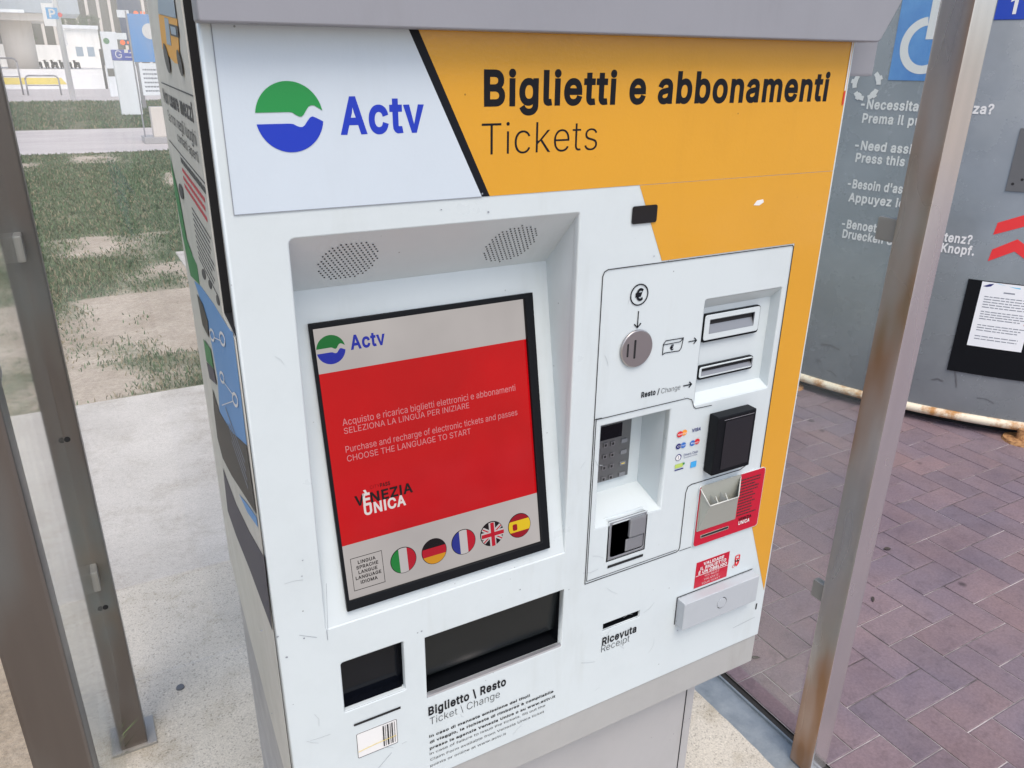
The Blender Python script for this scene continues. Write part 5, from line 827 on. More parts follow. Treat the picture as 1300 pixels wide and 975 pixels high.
# coin slot
a, b = (0.6095, 1.2441), (0.6628, 1.2433); cc = (0.6359, 1.2435); cr = (b[0]-a[0])/2
cs = shape('coin_slot', 'coin', tm, F0, disc(cc[0], cc[1], cr, n=48), base=.0003, depth=.004, bevel=.0015)
a = (0.6201, 1.2435); shape('slot', 'darkgap', cs, F0, rrect(a[0]-.0014, a[1]-.0095, a[0]+.0014, a[1]+.0095, .0012), base=.0042, depth=.0004)
a = (0.6319, 1.2435); shape('slot', 'darkgap', cs, F0, rrect(a[0]-.0016, a[1]-.0135, a[0]+.0016, a[1]+.0135, .0012), base=.0042, depth=.0004)
# banknote recess
def recess(name, m, parent, o, i, d, y0=.0008):
    (a0, b0, a1, b1), (c0, d0, c1, d1) = o, i; Y0, Y1 = S+y0, S+d
    O = [(a0, Y0, b0), (a1, Y0, b0), (a1, Y0, b1), (a0, Y0, b1)]; I = [(c0, Y1, d0), (c1, Y1, d0), (c1, Y1, d1), (c0, Y1, d1)]
    return faces(name, m, parent, [I]+[[O[k], O[(k+1) % 4], I[(k+1) % 4], I[k]] for k in range(4)])
recess('banknote_recess', 'white', tm, (.7541, 1.1343, .9037, 1.2952), (.758, 1.1445, .9025, 1.277), .018)
FN = FR(.018)
def slotframe(q, inn, nm, dp_):
    x0 = (q[0][0]+q[3][0])/2; x1 = (q[1][0]+q[2][0])/2; z1 = (q[0][1]+q[1][1])/2; z0 = (q[2][1]+q[3][1])/2
    a0, b0, a1, b1 = inn
    fr = shape(nm, 'plastic_black', tm, FN, [rrect(x0, z0, x1, z1, .005), rect(a0, b0, a1, b1)], base=.0003, depth=.006, bevel=.001)
    a0, b0, a1, b1 = inn
    shape('slot_frame', 'white', fr, FN, [rrect(x0+.0014, z0+.0036, x1-.0018, z1-.0012, .004), rect(a0, b0, a1, b1)], base=.0062, depth=.001, bevel=.0006)
    Y0, Y1 = S+.018-.0075, S+.018-.0004
    bm = bmesh.new()
    bx = [[(a0, Y0, b0), (a1, Y0, b0), (a1, Y1, b1-.004), (a0, Y1, b1-.004)], [(a1, Y0, b0), (a1, Y0, b1), (a1, Y1, b1-.004)],
          [(a0, Y0, b1), (a1, Y0, b1), (a1, Y1, b1-.004), (a0, Y1, b1-.004)], [(a0, Y0, b0), (a0, Y1, b1-.004), (a0, Y0, b1)]]
    faces('slot_throat', 'reader', fr, bx)
    shape('slot', 'darkgap', fr, FN, rect(a0, b1-.0085, a1, b1-.002), base=.0025, depth=.0004)
q = [(0.7666, 1.2686), (0.8778, 1.2688), (0.8782, 1.2249), (0.7666, 1.2259)]
i0, i1 = (0.7777, 1.2374), (0.8656, 1.2598)
slotframe(q, (i0[0], ((0.7773, 1.2354)[1]+(0.8649, 1.2414)[1])/2, i1[0], ((0.7750, 1.2590)[1]+(0.8655, 1.2605)[1])/2), 'banknote_slot', .02)
q = [(0.7670, 1.1886), (0.8782, 1.1888), (0.8756, 1.1672), (0.7658, 1.1662)]
i0, i1 = (0.7719, 1.1794), (0.8738, 1.1818)
slotframe(q, (i0[0], ((0.7716, 1.1732)[1]+(0.8719, 1.1730)[1])/2, i1[0], ((0.7727, 1.1847)[1]+(0.8737, 1.1850)[1])/2), 'change_slot', .02)
# pin recess
pd = .06
pzb0, pzb1 = .989, 1.108
pr_ = recess('keypad_recess', 'white', tm, (pin_x0-.0003, pin_z0-.0003, pin_x1+.0003, pin_z1+.0003), (pin_x0+.002, pzb0, pin_x1-.001, pzb1), pd)
FP = FR(pd)
kr = (0.6841, 1.1019); kb = ((0.6915, 1.0079)[1]+(0.6315, 1.0096)[1])/2
kx0 = pin_x0+.004; kx1 = kr[0]; kz1 = pzb1-.001; kz0 = kb
kp = shape('keypad', 'dark_metal', tm, FP, rect(kx0, kz0, kx1, kz1), base=.0005, depth=.005, bevel=.001)
a = (0.6635, 1.1005); b = (0.6296, 1.0819)
a2, b2 = (0.6659, 1.0808), (0.6311, 1.0802)
shape('keypad_display', 'glass_black', kp, FP, rect(kx0+.003, (a2[1]+b2[1])/2, a2[0], kz1-.004), base=.0056, depth=.001)
kh = (a2[1]+b2[1])/2-.004
cols = [(0.6367, 1.0624)[0], (0.6503, 1.0645)[0], (0.6715, 1.0662)[0]]
cols = [cols[1]-(cols[1]-cols[0])*2, cols[0], cols[1], cols[2]]
rowsz = [kh-.005-(kh-kz0-.010)*i/3.0 for i in range(4)]
shape('key', 'key', kp, FP, [rrect(c-.0036, z-.0036, c+.0036, z+.0036, .001) for z in rowsz for c in cols[:3] if c-.0036 > kx0], base=.0056, depth=.0016, multi=True)
shape('key', 'reader', kp, FP, [rrect(cols[3]-.0055, z-.0032, cols[3]+.0055, z+.0032, .0014) for z in rowsz], base=.0056, depth=.0016, multi=True)
shape('key_symbol', 'darkgap', kp, FP, [rrect(c-.0018, z-.002, c+.0018, z+.002, .0006) for z in rowsz for c in cols[1:3]], base=.0073, depth=.0002, multi=True)
shape('key_symbol', 'yellowpaint', kp, FP, [rrect(cols[3]-.003, rowsz[2]-.0008, cols[3]+.003, rowsz[2]+.0008, .0003)], base=.0073, depth=.0002)
# chip card reader
cr_ = recess('card_reader', 'reader', tm, (rdr[0]-.0003, rdr[1]-.0003, rdr[2]+.0003, rdr[3]+.0003), (rdr[0]+.003, rdr[1]+.006, rdr[2]-.002, rdr[3]-.002), .03)
shape('reader_frame', 'reader', cr_, F0, [rect(rdr[0], rdr[1], rdr[2], rdr[3]), rrect(rdr[0]+.004, rdr[1]+.004, rdr[2]-.002, rdr[3]-.002, .005)], base=-.002, depth=.0028, bevel=.0008)
mx_ = rdr[0]+(rdr[2]-rdr[0])*.52; mz = rdr[1]+(rdr[3]-rdr[1])*.45
bm = bmesh.new(); box_into(bm, mx_, rdr[2]-.003, S-.004, S+.029, mz+.001, rdr[3]-.003, .003); finish('card_guide', bm, 'reader', cr_)
bm = bmesh.new(); box_into(bm, mx_-.004, rdr[2]-.003, S-.001, S+.029, rdr[1]+.006, mz-.0015, .003); finish('card_guide', bm, 'reader', cr_)
shape('slot', 'dark_metal', cr_, F0, rquad([(rdr[0]+.010, rdr[1]+.030), (mx_-.001, rdr[1]+.024), (mx_-.001, rdr[3]-.006), (rdr[0]+.010, rdr[3]-.006)], .003), base=-.0285, depth=.0005)
a, b = (0.6146, 0.8958), (0.6817, 0.8937)
zz = (a[1]+b[1])/2
shape('card_slot', 'darkgap', tm, F0, rect(a[0], zz-.0022, b[0], zz+.0022), 2)
# contactless reader
cl = box('contactless_reader', 'plastic_black', tm, .787, .8655, S-.020, S-.0003, 1.0155, 1.114, .003, 3)
q = [(0.8018, 1.1051), (0.8575, 1.1060), (0.8607, 1.0223), (0.8031, 1.0242)]
qx0, qx1, qz0, qz1 = (q[0][0]+q[3][0])/2, (q[1][0]+q[2][0])/2, (q[2][1]+q[3][1])/2, (q[0][1]+q[1][1])/2
shape('reader_screen', 'reader_glass', cl, FR(-.02), rrect(qx0, qz0, qx1, qz1, .002), base=.0004, depth=.0006)
shape('reader_rim', 'grey_metal', cl, FR(-.02), rect(qx0-.003, qz1+.002, qx1+.001, qz1+.0026), base=.0003, depth=.0003)
# payment marks
def mk(px): return px
def dd(p, r, m, lvl=2): shape('payment_mark', m, tm, F0, disc(p[0], p[1], r, r*.92, 24), lvl, .0002)
a, b = (0.7315, 1.0920), (0.7403, 1.0926); dd(b, .0052, 'corange', 2); dd(a, .0054, 'cred', 3)
a, b = (0.7315, 1.0717), (0.7406, 1.0718); dd(a, .0050, 'navy', 2); dd(b, .0050, 'cblue', 3)
a, b = (0.7589, 1.0707), (0.7675, 1.0719); dd(a, .0050, 'cblue', 2); dd(b, .0050, 'cred', 3)
for p0_, p1_, t in (((0.7269, 1.0911), (0.7444, 1.0909), 'MasterCard'), ((0.7278, 1.0711), (0.7454, 1.0707), 'Cirrus'), ((0.7547, 1.0701), (0.7726, 1.0699), 'Maestro')):
    text(t, p0_, p1_, (0, p0_[1]+.0030), 'white_print', tm, F0, 5, .01, 'payment_mark')
tx('VISA', (0.7549, 1.0898), (0.7722, 1.0899), (0, (0.7549, 1.0898)[1]+.0052), 'navy', .03, name='payment_mark', shear=.15)
a = (0.7338, 1.0525); shape('payment_mark', 'navy', tm, F0, disc(a[0], a[1], .0056, n=28), 2, .0002); shape('payment_mark', 'white_print', tm, F0, [disc(a[0]-.0009, a[1], .0044, n=28), rect(a[0]-.0014, a[1]-.003, a[0]-.0004, a[1]+.003)], 3, .0002)
tx('Diners Club', (0.7439, 1.0518), (0.7717, 1.0509), (0, (0.7439, 1.0518)[1]+.0042), 'navy', -.005, name='payment_mark')
tx('INTERNATIONAL', (0.7448, 1.0480), (0.7717, 1.0471), (0, (0.7448, 1.0480)[1]+.0018), 'navy', 0, name='payment_mark')
a, b = (0.7288, 1.0346), (0.7472, 1.0378)
shape('payment_mark', 'clime', tm, F0, rect(a[0], a[1], b[0]-.003, a[1]+.0065), 2, .0002); shape('payment_mark', 'p_green', tm, F0, disc(b[0]-.002, a[1]+.005, .002, n=14), 3, .0002)
shape('payment_mark', 'navy', tm, F0, rect(a[0], a[1]-.0042, b[0]-.0015, a[1]-.0022), 2, .0002)
a, b = (0.7600, 1.0284), (0.7714, 1.0382); shape('payment_mark', 'amex', tm, F0, rect(a[0], (0.7664, 1.0279)[1], b[0], (0.7651, 1.0381)[1]), 2, .0002)
# red plate and leaflet holder
q = [(0.7860, 0.9909), (0.9202, 0.9880), (0.9259, 0.8772), (0.7804, 0.8807)]
rx0, rx1, rz0, rz1 = (q[0][0]+q[3][0])/2, (q[1][0]+q[2][0])/2, (q[2][1]+q[3][1])/2, (q[0][1]+q[1][1])/2
backp = shape('holder_backing', 'white', tm, F0, rrect(rx0-.0005, rz0-.002, rx1+.002, rz1, .005), base=.0003, depth=.0025)
shape('red_plate', 'red', tm, F0, rrect(rx0, rz0, rx1, rz1, .005), base=.003, depth=.001)
FB = FR(-.004)
hx0, hx1 = (0.7844, 0.9444)[0], (0.8677, 0.9575)[0]
hz1 = ((0.7837, 0.9917)[1]+(0.8651, 0.9906)[1])/2; hz0 = ((0.7851, 0.9090)[1]+(0.8686, 0.9064)[1])/2
hold = shape('leaflet_holder', 'holder', tm, FB, rrect(hx0, hz0, hx1, hz1, .002), base=.0003, depth=.001)
# pocket: a wedge open at the top
pk_y = .022
pa = (0.7879, 0.9652); pb = (0.8475, 0.9647); plz = (pa[1]+pb[1])/2
pxa, pxb = pa[0], pb[0]
ptz = ((0.7927, 0.9898)[1]+(0.8542, 0.9892)[1])/2-.002
Yb, Yf = S-.0058, S-.024
def wedge(name, m, par, polys): return faces(name, m, par, polys)
lxa, lxb = pxa-.006, pxb+.001
bm = bmesh.new()
for pl in ([(pxa, Yf, plz), (pxb, Yf, plz), (hx1-.001, Yb, hz0+.001), (hx0+.002, Yb, hz0+.001)],
           [(lxa, Yb, ptz), (pxa, Yf, plz), (hx0+.002, Yb, hz0+.001), (hx0+.001, Yb, ptz-.02)],
           [(pxb, Yf, plz), (hx1-.001, Yb, ptz), (hx1-.001, Yb, hz0+.001)]):
    bm.faces.new([bm.verts.new(p) for p in pl])
finish('holder_pocket', bm, 'holder', hold)
bm = bmesh.new()
cyl_into(bm, (pxa, Yf, plz), (pxb, Yf, plz), .0011, n=8); cyl_into(bm, (pxa, Yf, plz), (lxa, Yb, ptz), .0010, n=8); cyl_into(bm, (pxb, Yf, plz), (hx1-.001, Yb, ptz), .0010, n=8)
finish('holder_rim', bm, 'holder2', hold, True)
bm = bmesh.new()
for t in (.28, .62):
    x = pxa+(pxb-pxa)*t; bm.faces.new([bm.verts.new(p) for p in ((x, Yf, plz), (x, Yb, plz+.006), (x, Yb, plz-.04))])
    cyl_into(bm, (x, Yf, plz), (x-.001, Yf+.006, plz+.010), .0008, n=6)
finish('holder_divider', bm, 'holder2', hold)
a, b = (0.7950, 0.8971), (0.8549, 0.8938); zz = (a[1]+b[1])/2
shape('holder_slot', 'holder', hold, FB, rect(a[0], zz-.0028, b[0], zz+.0024), base=.0003, depth=.001); shape('holder_slot', 'darkgap', hold, FB, rect(a[0]+.001, zz-.0015, b[0]-.001, zz+.0022), base=.0014, depth=.0003)
shape('plate_print', 'p_dark', tm, FB, lines(hx1+.003, rx1-.006, rz0+.030, rz1-.008, 13, .0020, 3, .35), base=.0003, depth=.0002, multi=True)
a, b = (0.8762, 0.8973), (0.9054, 0.8987)
tx('VENEZIA', (a[0], a[1]+.0035), (b[0], 0), (0, a[1]+.0085), 'black', .03, F=FB, name='plate_print'); tx('UNICA', (a[0]+.001, a[1]-.0045), (b[0]-.003, 0), (0, a[1]+.002), 'white_print', .03, F=FB, name='plate_print')
# validation sticker
q = [(0.7975, 0.8426), (0.8710, 0.8383), (0.8717, 0.7884), (0.7993, 0.7900)]
rx0, rx1, rz0, rz1 = (q[0][0]+q[3][0])/2, (q[1][0]+q[2][0])/2, (q[2][1]+q[3][1])/2, (q[0][1]+q[1][1])/2
stk = shape('sticker', 'red', tm, F0, rect(rx0, rz0, rx1, rz1), 1); stk['label'] = 'red sticker asking to validate the ticket'
zh = rz1-rz0; cxm = (rx0+rx1)/2
for i, (t, w_) in enumerate((('VALIDARE', .62), ('IL BIGLIETTO', .78), ('\u00c8 UN OBBLIGO', .86))):
    ctext(t, cxm+.001, rz1-zh*(.17+.155*i), zh*.11, 'white_print', stk, F0, 3, .03, (rx1-rx0)*w_)
shape('sticker_line', 'white_print', stk, F0, rect(rx0, rz1-zh*.53, rx1, rz1-zh*.515), 3, .0002)
for i, (t, w_) in enumerate((('YOU MUST', .45), ('VALIDATE', .45), ('YOUR TICKET', .56))):
    ctext(t, cxm, rz1-zh*(.66+.14*i), zh*.085, 'white_print', stk, F0, 3, -.012, (rx1-rx0)*w_)
a = (0.8919, 0.8147); s_ = .0075
shape('hand_mark', 'cred', tm, F0, [rrect(a[0]-s_*.75, a[1]-s_*.2, a[0]+s_*.75, a[1]+s_*1.6, .003), rrect(a[0]-s_*.45, a[1]+s_*.7, a[0]+s_*.45, a[1]+s_*1.35, .002)], 2, .0002)
shape('hand_mark', 'cred', tm, F0, rquad([(a[0]-s_*.7, a[1]+s_*.3), (a[0]-s_*.7, a[1]-s_*.8), (a[0], a[1]-s_*1.6), (a[0]+s_*.7, a[1]-s_*.8), (a[0]+s_*.7, a[1]+s_*.3)], .002), 2, .0002)
shape('hand_mark', 'white_print', tm, F0, [disc(a[0]-s_*.3, a[1]+s_*.35, s_*.14, n=10), disc(a[0]+s_*.3, a[1]+s_*.3, s_*.14, n=10), rect(a[0]-s_*.3, a[1]-s_*.7, a[0]-s_*.1, a[1]-s_*.2)], 3, .0002, multi=True)
shape('hand_mark', 'cred', tm, F0, ribbon(disc(a[0]-s_*.9, a[1]-s_*1.2, s_*.35, n=14), .0007, True), 2, .0002)
# lock cover
hd = box('lock_cover', 'handle', tm, .7642, .9315, S-.020, S-.0002, .7292, .7828, .0022, 3)
c2 = (0.8471, 0.7567)
shape('lock', 'handle', hd, FR(-.02), disc(c2[0], c2[1], .0095, n=32), base=.0002, depth=.0012, bevel=.0004)
shape('lock_ring', 'darkgap', hd, FR(-.02), ribbon(disc(c2[0], c2[1], .0103, n=30, a0=-140, a1=80), .0011), base=.0002, depth=.0003)
shape('cover_seam', 'darkgap', tm, F0, ribbon([(.7635, .7292), (.7635, .7842), (.933, .7842)], .0012), 2)
a = (0.9584, 0.6966); shape('lock_hinge', 'darkgap', tm, F0, rrect(a[0]-.0015, a[1]-.009, a[0]+.0012, a[1]+.004, .0012), 2)
# receipt slot and its texts
recess('receipt_slot', 'plastic_black', tm, (rec[0]-.0003, rec[1]-.0003, rec[2]+.0003, rec[3]+.0003), (rec[0]+.001, rec[1]+.001, rec[2]-.001, rec[3]-.001), .012)
tx('Ricevuta', (0.6145, 0.7465), (0.6822, 0.7445), (0.6135, 0.7600), 'black', .03)
tx('Receipt', (0.6139, 0.7319), (0.6695, 0.7291), (0.6135, 0.7456), 'black', -.014)
# ticket tray
tr_ = recess('ticket_tray', 'plastic_black', tm, (tray[0]-.0003, tray[1]-.0003, tray[2]+.0003, tray[3]+.0003), (tray[0]+.001, tray[1]+.001, tray[2]-.001, tray[3]-.001), .12)
faces('tray_flap', 'tray_flap', tr_, [[(tray[0]+.001, S+.020, tray[1]+.020), (tray[2]-.001, S+.020, tray[1]+.020), (tray[2]-.001, S+.012, tray[3]-.001), (tray[0]+.001, S+.012, tray[3]-.001)]])
shape('tray_edge', 'grey_metal', tr_, F0, rect(tray[0], tray[1]+.0003, tray[2], tray[1]+.0035), base=-.006, depth=.0058)
tx('Biglietto \\ Resto', (0.3160, 0.7436), (0.4408, 0.7418), (0.3165, 0.7580), 'black', .03)
tx('Ticket \\ Change', (0.3175, 0.7249), (0.4306, 0.7198), (0.3175, 0.7382), 'black', -.014)
cc4 = lambda *a: a
for p0_, p1_, t, bo in (((0.3161, 0.7019), (0.4831, 0.7007), 'In caso di mancata emissione dei titoli', .028), ((0.3164, 0.6906), (0.5259, 0.6881), 'di viaggio, la richiesta di rimborso \u00e8 compilabile', .028),
        ((0.3161, 0.6789), (0.5298, 0.6775), 'presso le agenzie Venezia Unica o su www.actv.it', .028), ((0.3158, 0.6686), (0.5115, 0.6662), 'In case of failure to issue the tickets, fill out the', .004),
        ((0.3163, 0.6569), (0.5100, 0.6563), 'Claim Form available from Venezia Unica ticket', .004), ((0.3161, 0.6452), (0.4419, 0.6453), 'points or online at www.actv.it', .012)):
    text(t, p0_, p1_, (0, p0_[1]+.0045), 'black', tm, F0, 2, bo, 'lettering')
# barcode window, slot and sticker
recess('scanner_window', 'glass_black', tm, (win[0]-.0003, win[1]-.0003, win[2]+.0003, win[3]+.0003), (win[0]+.0005, win[1]+.0005, win[2]-.0005, win[3]-.0005), .02)
a, b = (0.2089, 0.7783), (0.2754, 0.7781); zz = (a[1]+b[1])/2
shape('receipt_gap', 'darkgap', tm, F0, rquad([(a[0], zz-.0018), (b[0], zz-.0018), (b[0], zz+.0018), (a[0], zz+.0018)], [.0015, .0005, .0005, .0015]), 2)
q = [(0.2116, 0.7608), (0.2687, 0.7610), (0.2687, 0.7160), (0.2105, 0.7189)]
rx0, rx1, rz0, rz1 = (q[0][0]+q[3][0])/2, (q[1][0]+q[2][0])/2, (q[2][1]+q[3][1])/2, (q[0][1]+q[1][1])/2
st2 = shape('sticker', 'white_print', tm, F0, rrect(rx0, rz0, rx1, rz1, .002), 1); st2['label'] = 'small white barcode sticker'
shape('sticker_border', 'black', st2, F0, [rrect(rx0, rz0, rx1, rz1, .002), rrect(rx0+.0006, rz0+.0006, rx1-.0006, rz1-.0006, .0016)], 2, .0002)
wq = rx1-rx0
shape('barcode', 'black', st2, F0, [rect(rx0+wq*t, rz0+.004, rx0+wq*(t+tw), rz1-.003) for t, tw in ((.64, .03), (.70, .012), (.75, .035), (.82, .015), (.86, .03), (.93, .012))], 3, .0002, multi=True)
shape('sticker_scratch', 'yellowpaint', st2, F0, ribbon([(rx0+.001, rz0+.012), (rx0+wq*.4, rz0+.0145), (rx1-.002, rz0+.0155)], .0007), 4, .0002)
# long scratches and knocks on the white front
for pts_ in ([(0.2380, 0.6847), (0.2588, 0.7034)], [(0.1901, 1.0144), (0.1866, 0.9447)], [(0.1518, 0.9513), (0.1723, 0.9395)], [(0.9059, 0.6659), (0.9592, 0.6699)]):
    shape('scratch', 'ink', tm, F0, ribbon(pts_, .0004), 2, .0001)
rr = random.Random(12)
scr = []
for _ in range(26):
    u, v = rr.choice([(rr.uniform(.14, .97), rr.uniform(.63, .72)), (rr.uniform(.13, .18), rr.uniform(.7, 1.4)), (rr.uniform(.56, .70), rr.uniform(.64, .93)), (rr.uniform(.55, .62), rr.uniform(.95, 1.42))])
    a = rr.uniform(0, 3.14); l = rr.uniform(.006, .03); k = rr.uniform(-.2, .2)
    u1, v1 = u+l*math.cos(a), v+l*math.sin(a)
    if .13 < u1 < .97 and v1 > .63: scr.append(ribbon([(u, v), ((u+u1)/2-k*(v1-v), (v+v1)/2+k*(u1-u)), (u1, v1)], rr.uniform(.0002, .0005))[0])
shape('scratch', 'handle', tm, F0, scr, 2, .0001, multi=True)
rr = random.Random(3)
chips = []
for p in ((0.1651, 1.0557), (0.1622, 1.0343), (0.1260, 0.9592), (0.1570, 0.9444), (0.1340, 0.9248), (0.1346, 0.8494), (0.3106, 0.8944), (0.3049, 0.8941), (0.4620, 0.9082), (0.5459, 0.8783), (0.4030, 1.4640), (0.3527, 1.4503), (0.4109, 1.4434), (0.1092, 0.9753), (0.1080, 0.8478), (0.6548, 1.3680), (0.7729, 0.7131)):
    n = 7; r = rr.uniform(.0008, .0020)
    chips.append([(p[0]+r*rr.uniform(.5, 1.3)*math.cos(6.28*i/n), p[1]+r*.7*rr.uniform(.5, 1.3)*math.sin(6.28*i/n)) for i in range(n)])
shape('paint_chip', 'ink', tm, F0, chips, 2, .0001, multi=True)

# ---- poster on the left flank  (u = depth, v = height)
U0, U1, UG = .806, 1.25, .900
ps = shape('poster', 'poster', tm, SIDE, [(U0, .957), (U1+.03, .957), (U1+.02, 1.2), (U1, 1.70), (UG, 1.70), (UG, 1.331), (U0, 1.331)], 1, .0006)
def pp(m, pts, lvl=3, nm='poster_print'): return shape(nm, m, ps, SIDE, pts, lvl, .0002)
pp('p_navy', [(1.2733, 0.9496), (1.0920, 0.9773), (0.9324, 1.0229), (0.7934, 1.0714), (0.8069, 0.9578), (1.0118, 0.9126), (1.1854, 0.8654), (1.3114, 0.8435)])
pp('p_blue', [(1.3092, 1.2702), (1.1815, 1.2940), (1.0071, 1.3153), (0.8627, 1.3281), (0.8162, 1.3355), (0.8156, 1.2736), (0.8202, 1.2026), (0.9950, 1.1417), (1.1605, 1.1027), (1.1061, 1.1791), (1.1455, 1.2519)], 3)
pp('p_dark', [(1.2401, 1.1090), (1.1605, 1.1027), (0.9950, 1.1417), (0.8202, 1.2026), (0.8115, 1.1189), (0.9651, 1.0688), (1.0913, 1.0263), (1.2359, 0.9868), (1.2939, 0.9981), (1.2788, 1.0571)], 4)
pp('p_blue', [(1.0038, 1.0417), (0.9030, 1.0811), (0.8160, 1.1122), (0.8126, 1.1008), (0.9173, 1.0616)], 4)
pp('p_dark', [(1.2732, 1.2583), (1.1837, 1.2673), (1.1269, 1.2562), (1.1543, 1.2241), (1.2487, 1.2151)], 5)
pp('p_green', [(1.2780, 1.1825), (1.1563, 1.2051), (1.1471, 1.1786), (1.2791, 1.1442)], 5)
pp('p_navy', [(1.2818, 1.1419), (1.1493, 1.1766), (1.1314, 1.1582), (1.2637, 1.1194)], 5)
for e_ in ([(1.0515, 1.2598), (1.0519, 1.2567), (1.0574, 1.2524), (1.0673, 1.2476), (1.0802, 1.2429), (1.0943, 1.2390), (1.1074, 1.2366), (1.1174, 1.2361), (1.1225, 1.2376), (1.1219, 1.2409), (1.1157, 1.2455), (1.1050, 1.2506), (1.0916, 1.2553), (1.0777, 1.2589), (1.0653, 1.2610), (1.0561, 1.2613)], [(0.9064, 1.3002), (0.9066, 1.2972), (0.9113, 1.2932), (0.9198, 1.2887), (0.9310, 1.2845), (0.9433, 1.2811), (0.9548, 1.2791), (0.9636, 1.2789), (0.9682, 1.2806), (0.9679, 1.2839), (0.9626, 1.2881), (0.9534, 1.2928), (0.9417, 1.2970), (0.9295, 1.3001), (0.9187, 1.3018), (0.9106, 1.3018)], [(0.9892, 1.2220), (0.9895, 1.2192), (0.9940, 1.2152), (1.0022, 1.2106), (1.0130, 1.2060), (1.0247, 1.2022), (1.0357, 1.1997), (1.0440, 1.1990), (1.0484, 1.2003), (1.0480, 1.2033), (1.0429, 1.2075), (1.0341, 1.2123), (1.0229, 1.2169), (1.0113, 1.2205), (1.0009, 1.2228), (0.9931, 1.2233)], [(0.8491, 1.2465), (0.8493, 1.2434), (0.8534, 1.2392), (0.8611, 1.2344), (0.8713, 1.2297), (0.8825, 1.2258), (0.8930, 1.2233), (0.9011, 1.2227), (0.9054, 1.2241), (0.9051, 1.2273), (0.9004, 1.2318), (0.8920, 1.2369), (0.8814, 1.2416), (0.8703, 1.2453), (0.8604, 1.2475), (0.8530, 1.2479)]): shape('poster_print', 'white_print', ps, SIDE, ribbon(e_, .0035, True), 5, .0002)
shape('poster_print', 'white_print', ps, SIDE, [ribbon([(1.0556, 1.2552), (0.9668, 1.2790)], .0012)[0], ribbon([(1.0025, 1.2112), (0.8890, 1.2356)], .0012)[0], ribbon([(1.0825, 1.1452), (0.9080, 1.2210)], .0012)[0]], 5, .0002, multi=True)
shape('poster_print', 'ink', ps, SIDE, [rect(.86, 1.125+.012*i, 1.0+.03*(i % 2), 1.128+.012*i) for i in range(4)], 5, .0002, multi=True)
pp('p_green', [(1.4677, 1.4573), (1.4502, 1.4272), (1.3902, 1.3957), (1.3530, 1.3289), (1.2590, 1.3202), (1.1995, 1.3214), (1.2008, 1.2916), (1.3839, 1.2610), (1.4411, 1.3166), (1.4831, 1.3837)])
def MU(l): return [[(-u, v) for u, v in q] for q in l]
q0, q1 = (1.2178, 1.4618), (0.9365, 1.4718)
zt_ = (q0[1]+q1[1])/2
shape('poster_print', 'p_ink', ps, SIDE, MU(lines(-q0[0], -UG-.010, zt_-.004, zt_+.006, 1, .007, 10, .0)), 3, .0002, multi=True)
shape('poster_print', 'p_red', ps, SIDE, MU(lines(-q0[0], -UG-.010, zt_-.040, zt_-.007, 3, .0052, 9, .15)), 3, .0002, multi=True)
q0 = (1.1399, 1.3958)
shape('poster_print', 'p_ink', ps, SIDE, MU(lines(-q0[0], -UG-.012, zt_-.125, zt_-.050, 10, .0022, 8, .25)), 3, .0002, multi=True)
shape('poster_print', 'p_ink', ps, SIDE, [[(1.0640, 1.3393), (1.0641, 1.3365), (1.0684, 1.3330), (1.0765, 1.3295), (1.0872, 1.3263), (1.0989, 1.3240), (1.1099, 1.3230), (1.1185, 1.3235), (1.1230, 1.3254), (1.1229, 1.3284), (1.1181, 1.3320), (1.1094, 1.3356), (1.0984, 1.3388), (1.0867, 1.3409), (1.0762, 1.3417), (1.0682, 1.3411)], [(0.9946, 1.3429), (0.9945, 1.3406), (0.9975, 1.3379), (1.0033, 1.3351), (1.0109, 1.3327), (1.0193, 1.3311), (1.0272, 1.3304), (1.0333, 1.3308), (1.0367, 1.3324), (1.0368, 1.3347), (1.0335, 1.3376), (1.0274, 1.3404), (1.0196, 1.3427), (1.0112, 1.3443), (1.0036, 1.3449), (0.9978, 1.3444)], [(0.9184, 1.3432), (0.9180, 1.3408), (0.9204, 1.3380), (0.9251, 1.3353), (0.9316, 1.3330), (0.9389, 1.3315), (0.9459, 1.3311), (0.9515, 1.3317), (0.9547, 1.3335), (0.9551, 1.3360), (0.9526, 1.3389), (0.9475, 1.3416), (0.9408, 1.3439), (0.9335, 1.3453), (0.9267, 1.3457), (0.9214, 1.3449)], [(1.2694, 1.4164), (1.2689, 1.4121), (1.2748, 1.4075), (1.2863, 1.4033), (1.3020, 1.4000), (1.3196, 1.3983), (1.3365, 1.3984), (1.3498, 1.4004), (1.3574, 1.4041), (1.3578, 1.4087), (1.3511, 1.4136), (1.3384, 1.4179), (1.3219, 1.4210), (1.3044, 1.4224), (1.2884, 1.4220), (1.2762, 1.4199)]], 3, .0002, multi=True)
def SIDEM(u, v, w): return SIDE(-u, v, w)
for t, p0_, p1_, pt_, bo in (('Non usare mezzi', (1.4067, 1.5324), (0.9347, 1.5405), (1.4015, 1.5512), .028), ('Se non negli luoghi', (1.3601, 1.5049), (0.9351, 1.5174), (1.3546, 1.5208), 0), ('contatti aperti', (1.2202, 1.4909), (0.9386, 1.4952), (1.2229, 1.5033), 0)):
    text(t, (-p0_[0], (p0_[1]+p1_[1])/2), (-max(UG+.006, p1_[0]), 0), (0, (p0_[1]+p1_[1])/2+abs(pt_[1]-p0_[1])), 'p_ink', ps, SIDEM, 3, bo, 'poster_lettering')
for l0, l1 in (((1.4031, 1.5638), (0.9367, 1.5625)), ((1.4287, 1.4635), (0.9407, 1.4874))):
    zm = (l0[1]+l1[1])/2; shape('poster_print', 'p_ink', ps, SIDE, rect(UG+.005, zm, l0[0], zm+.0016), 3, .0002)
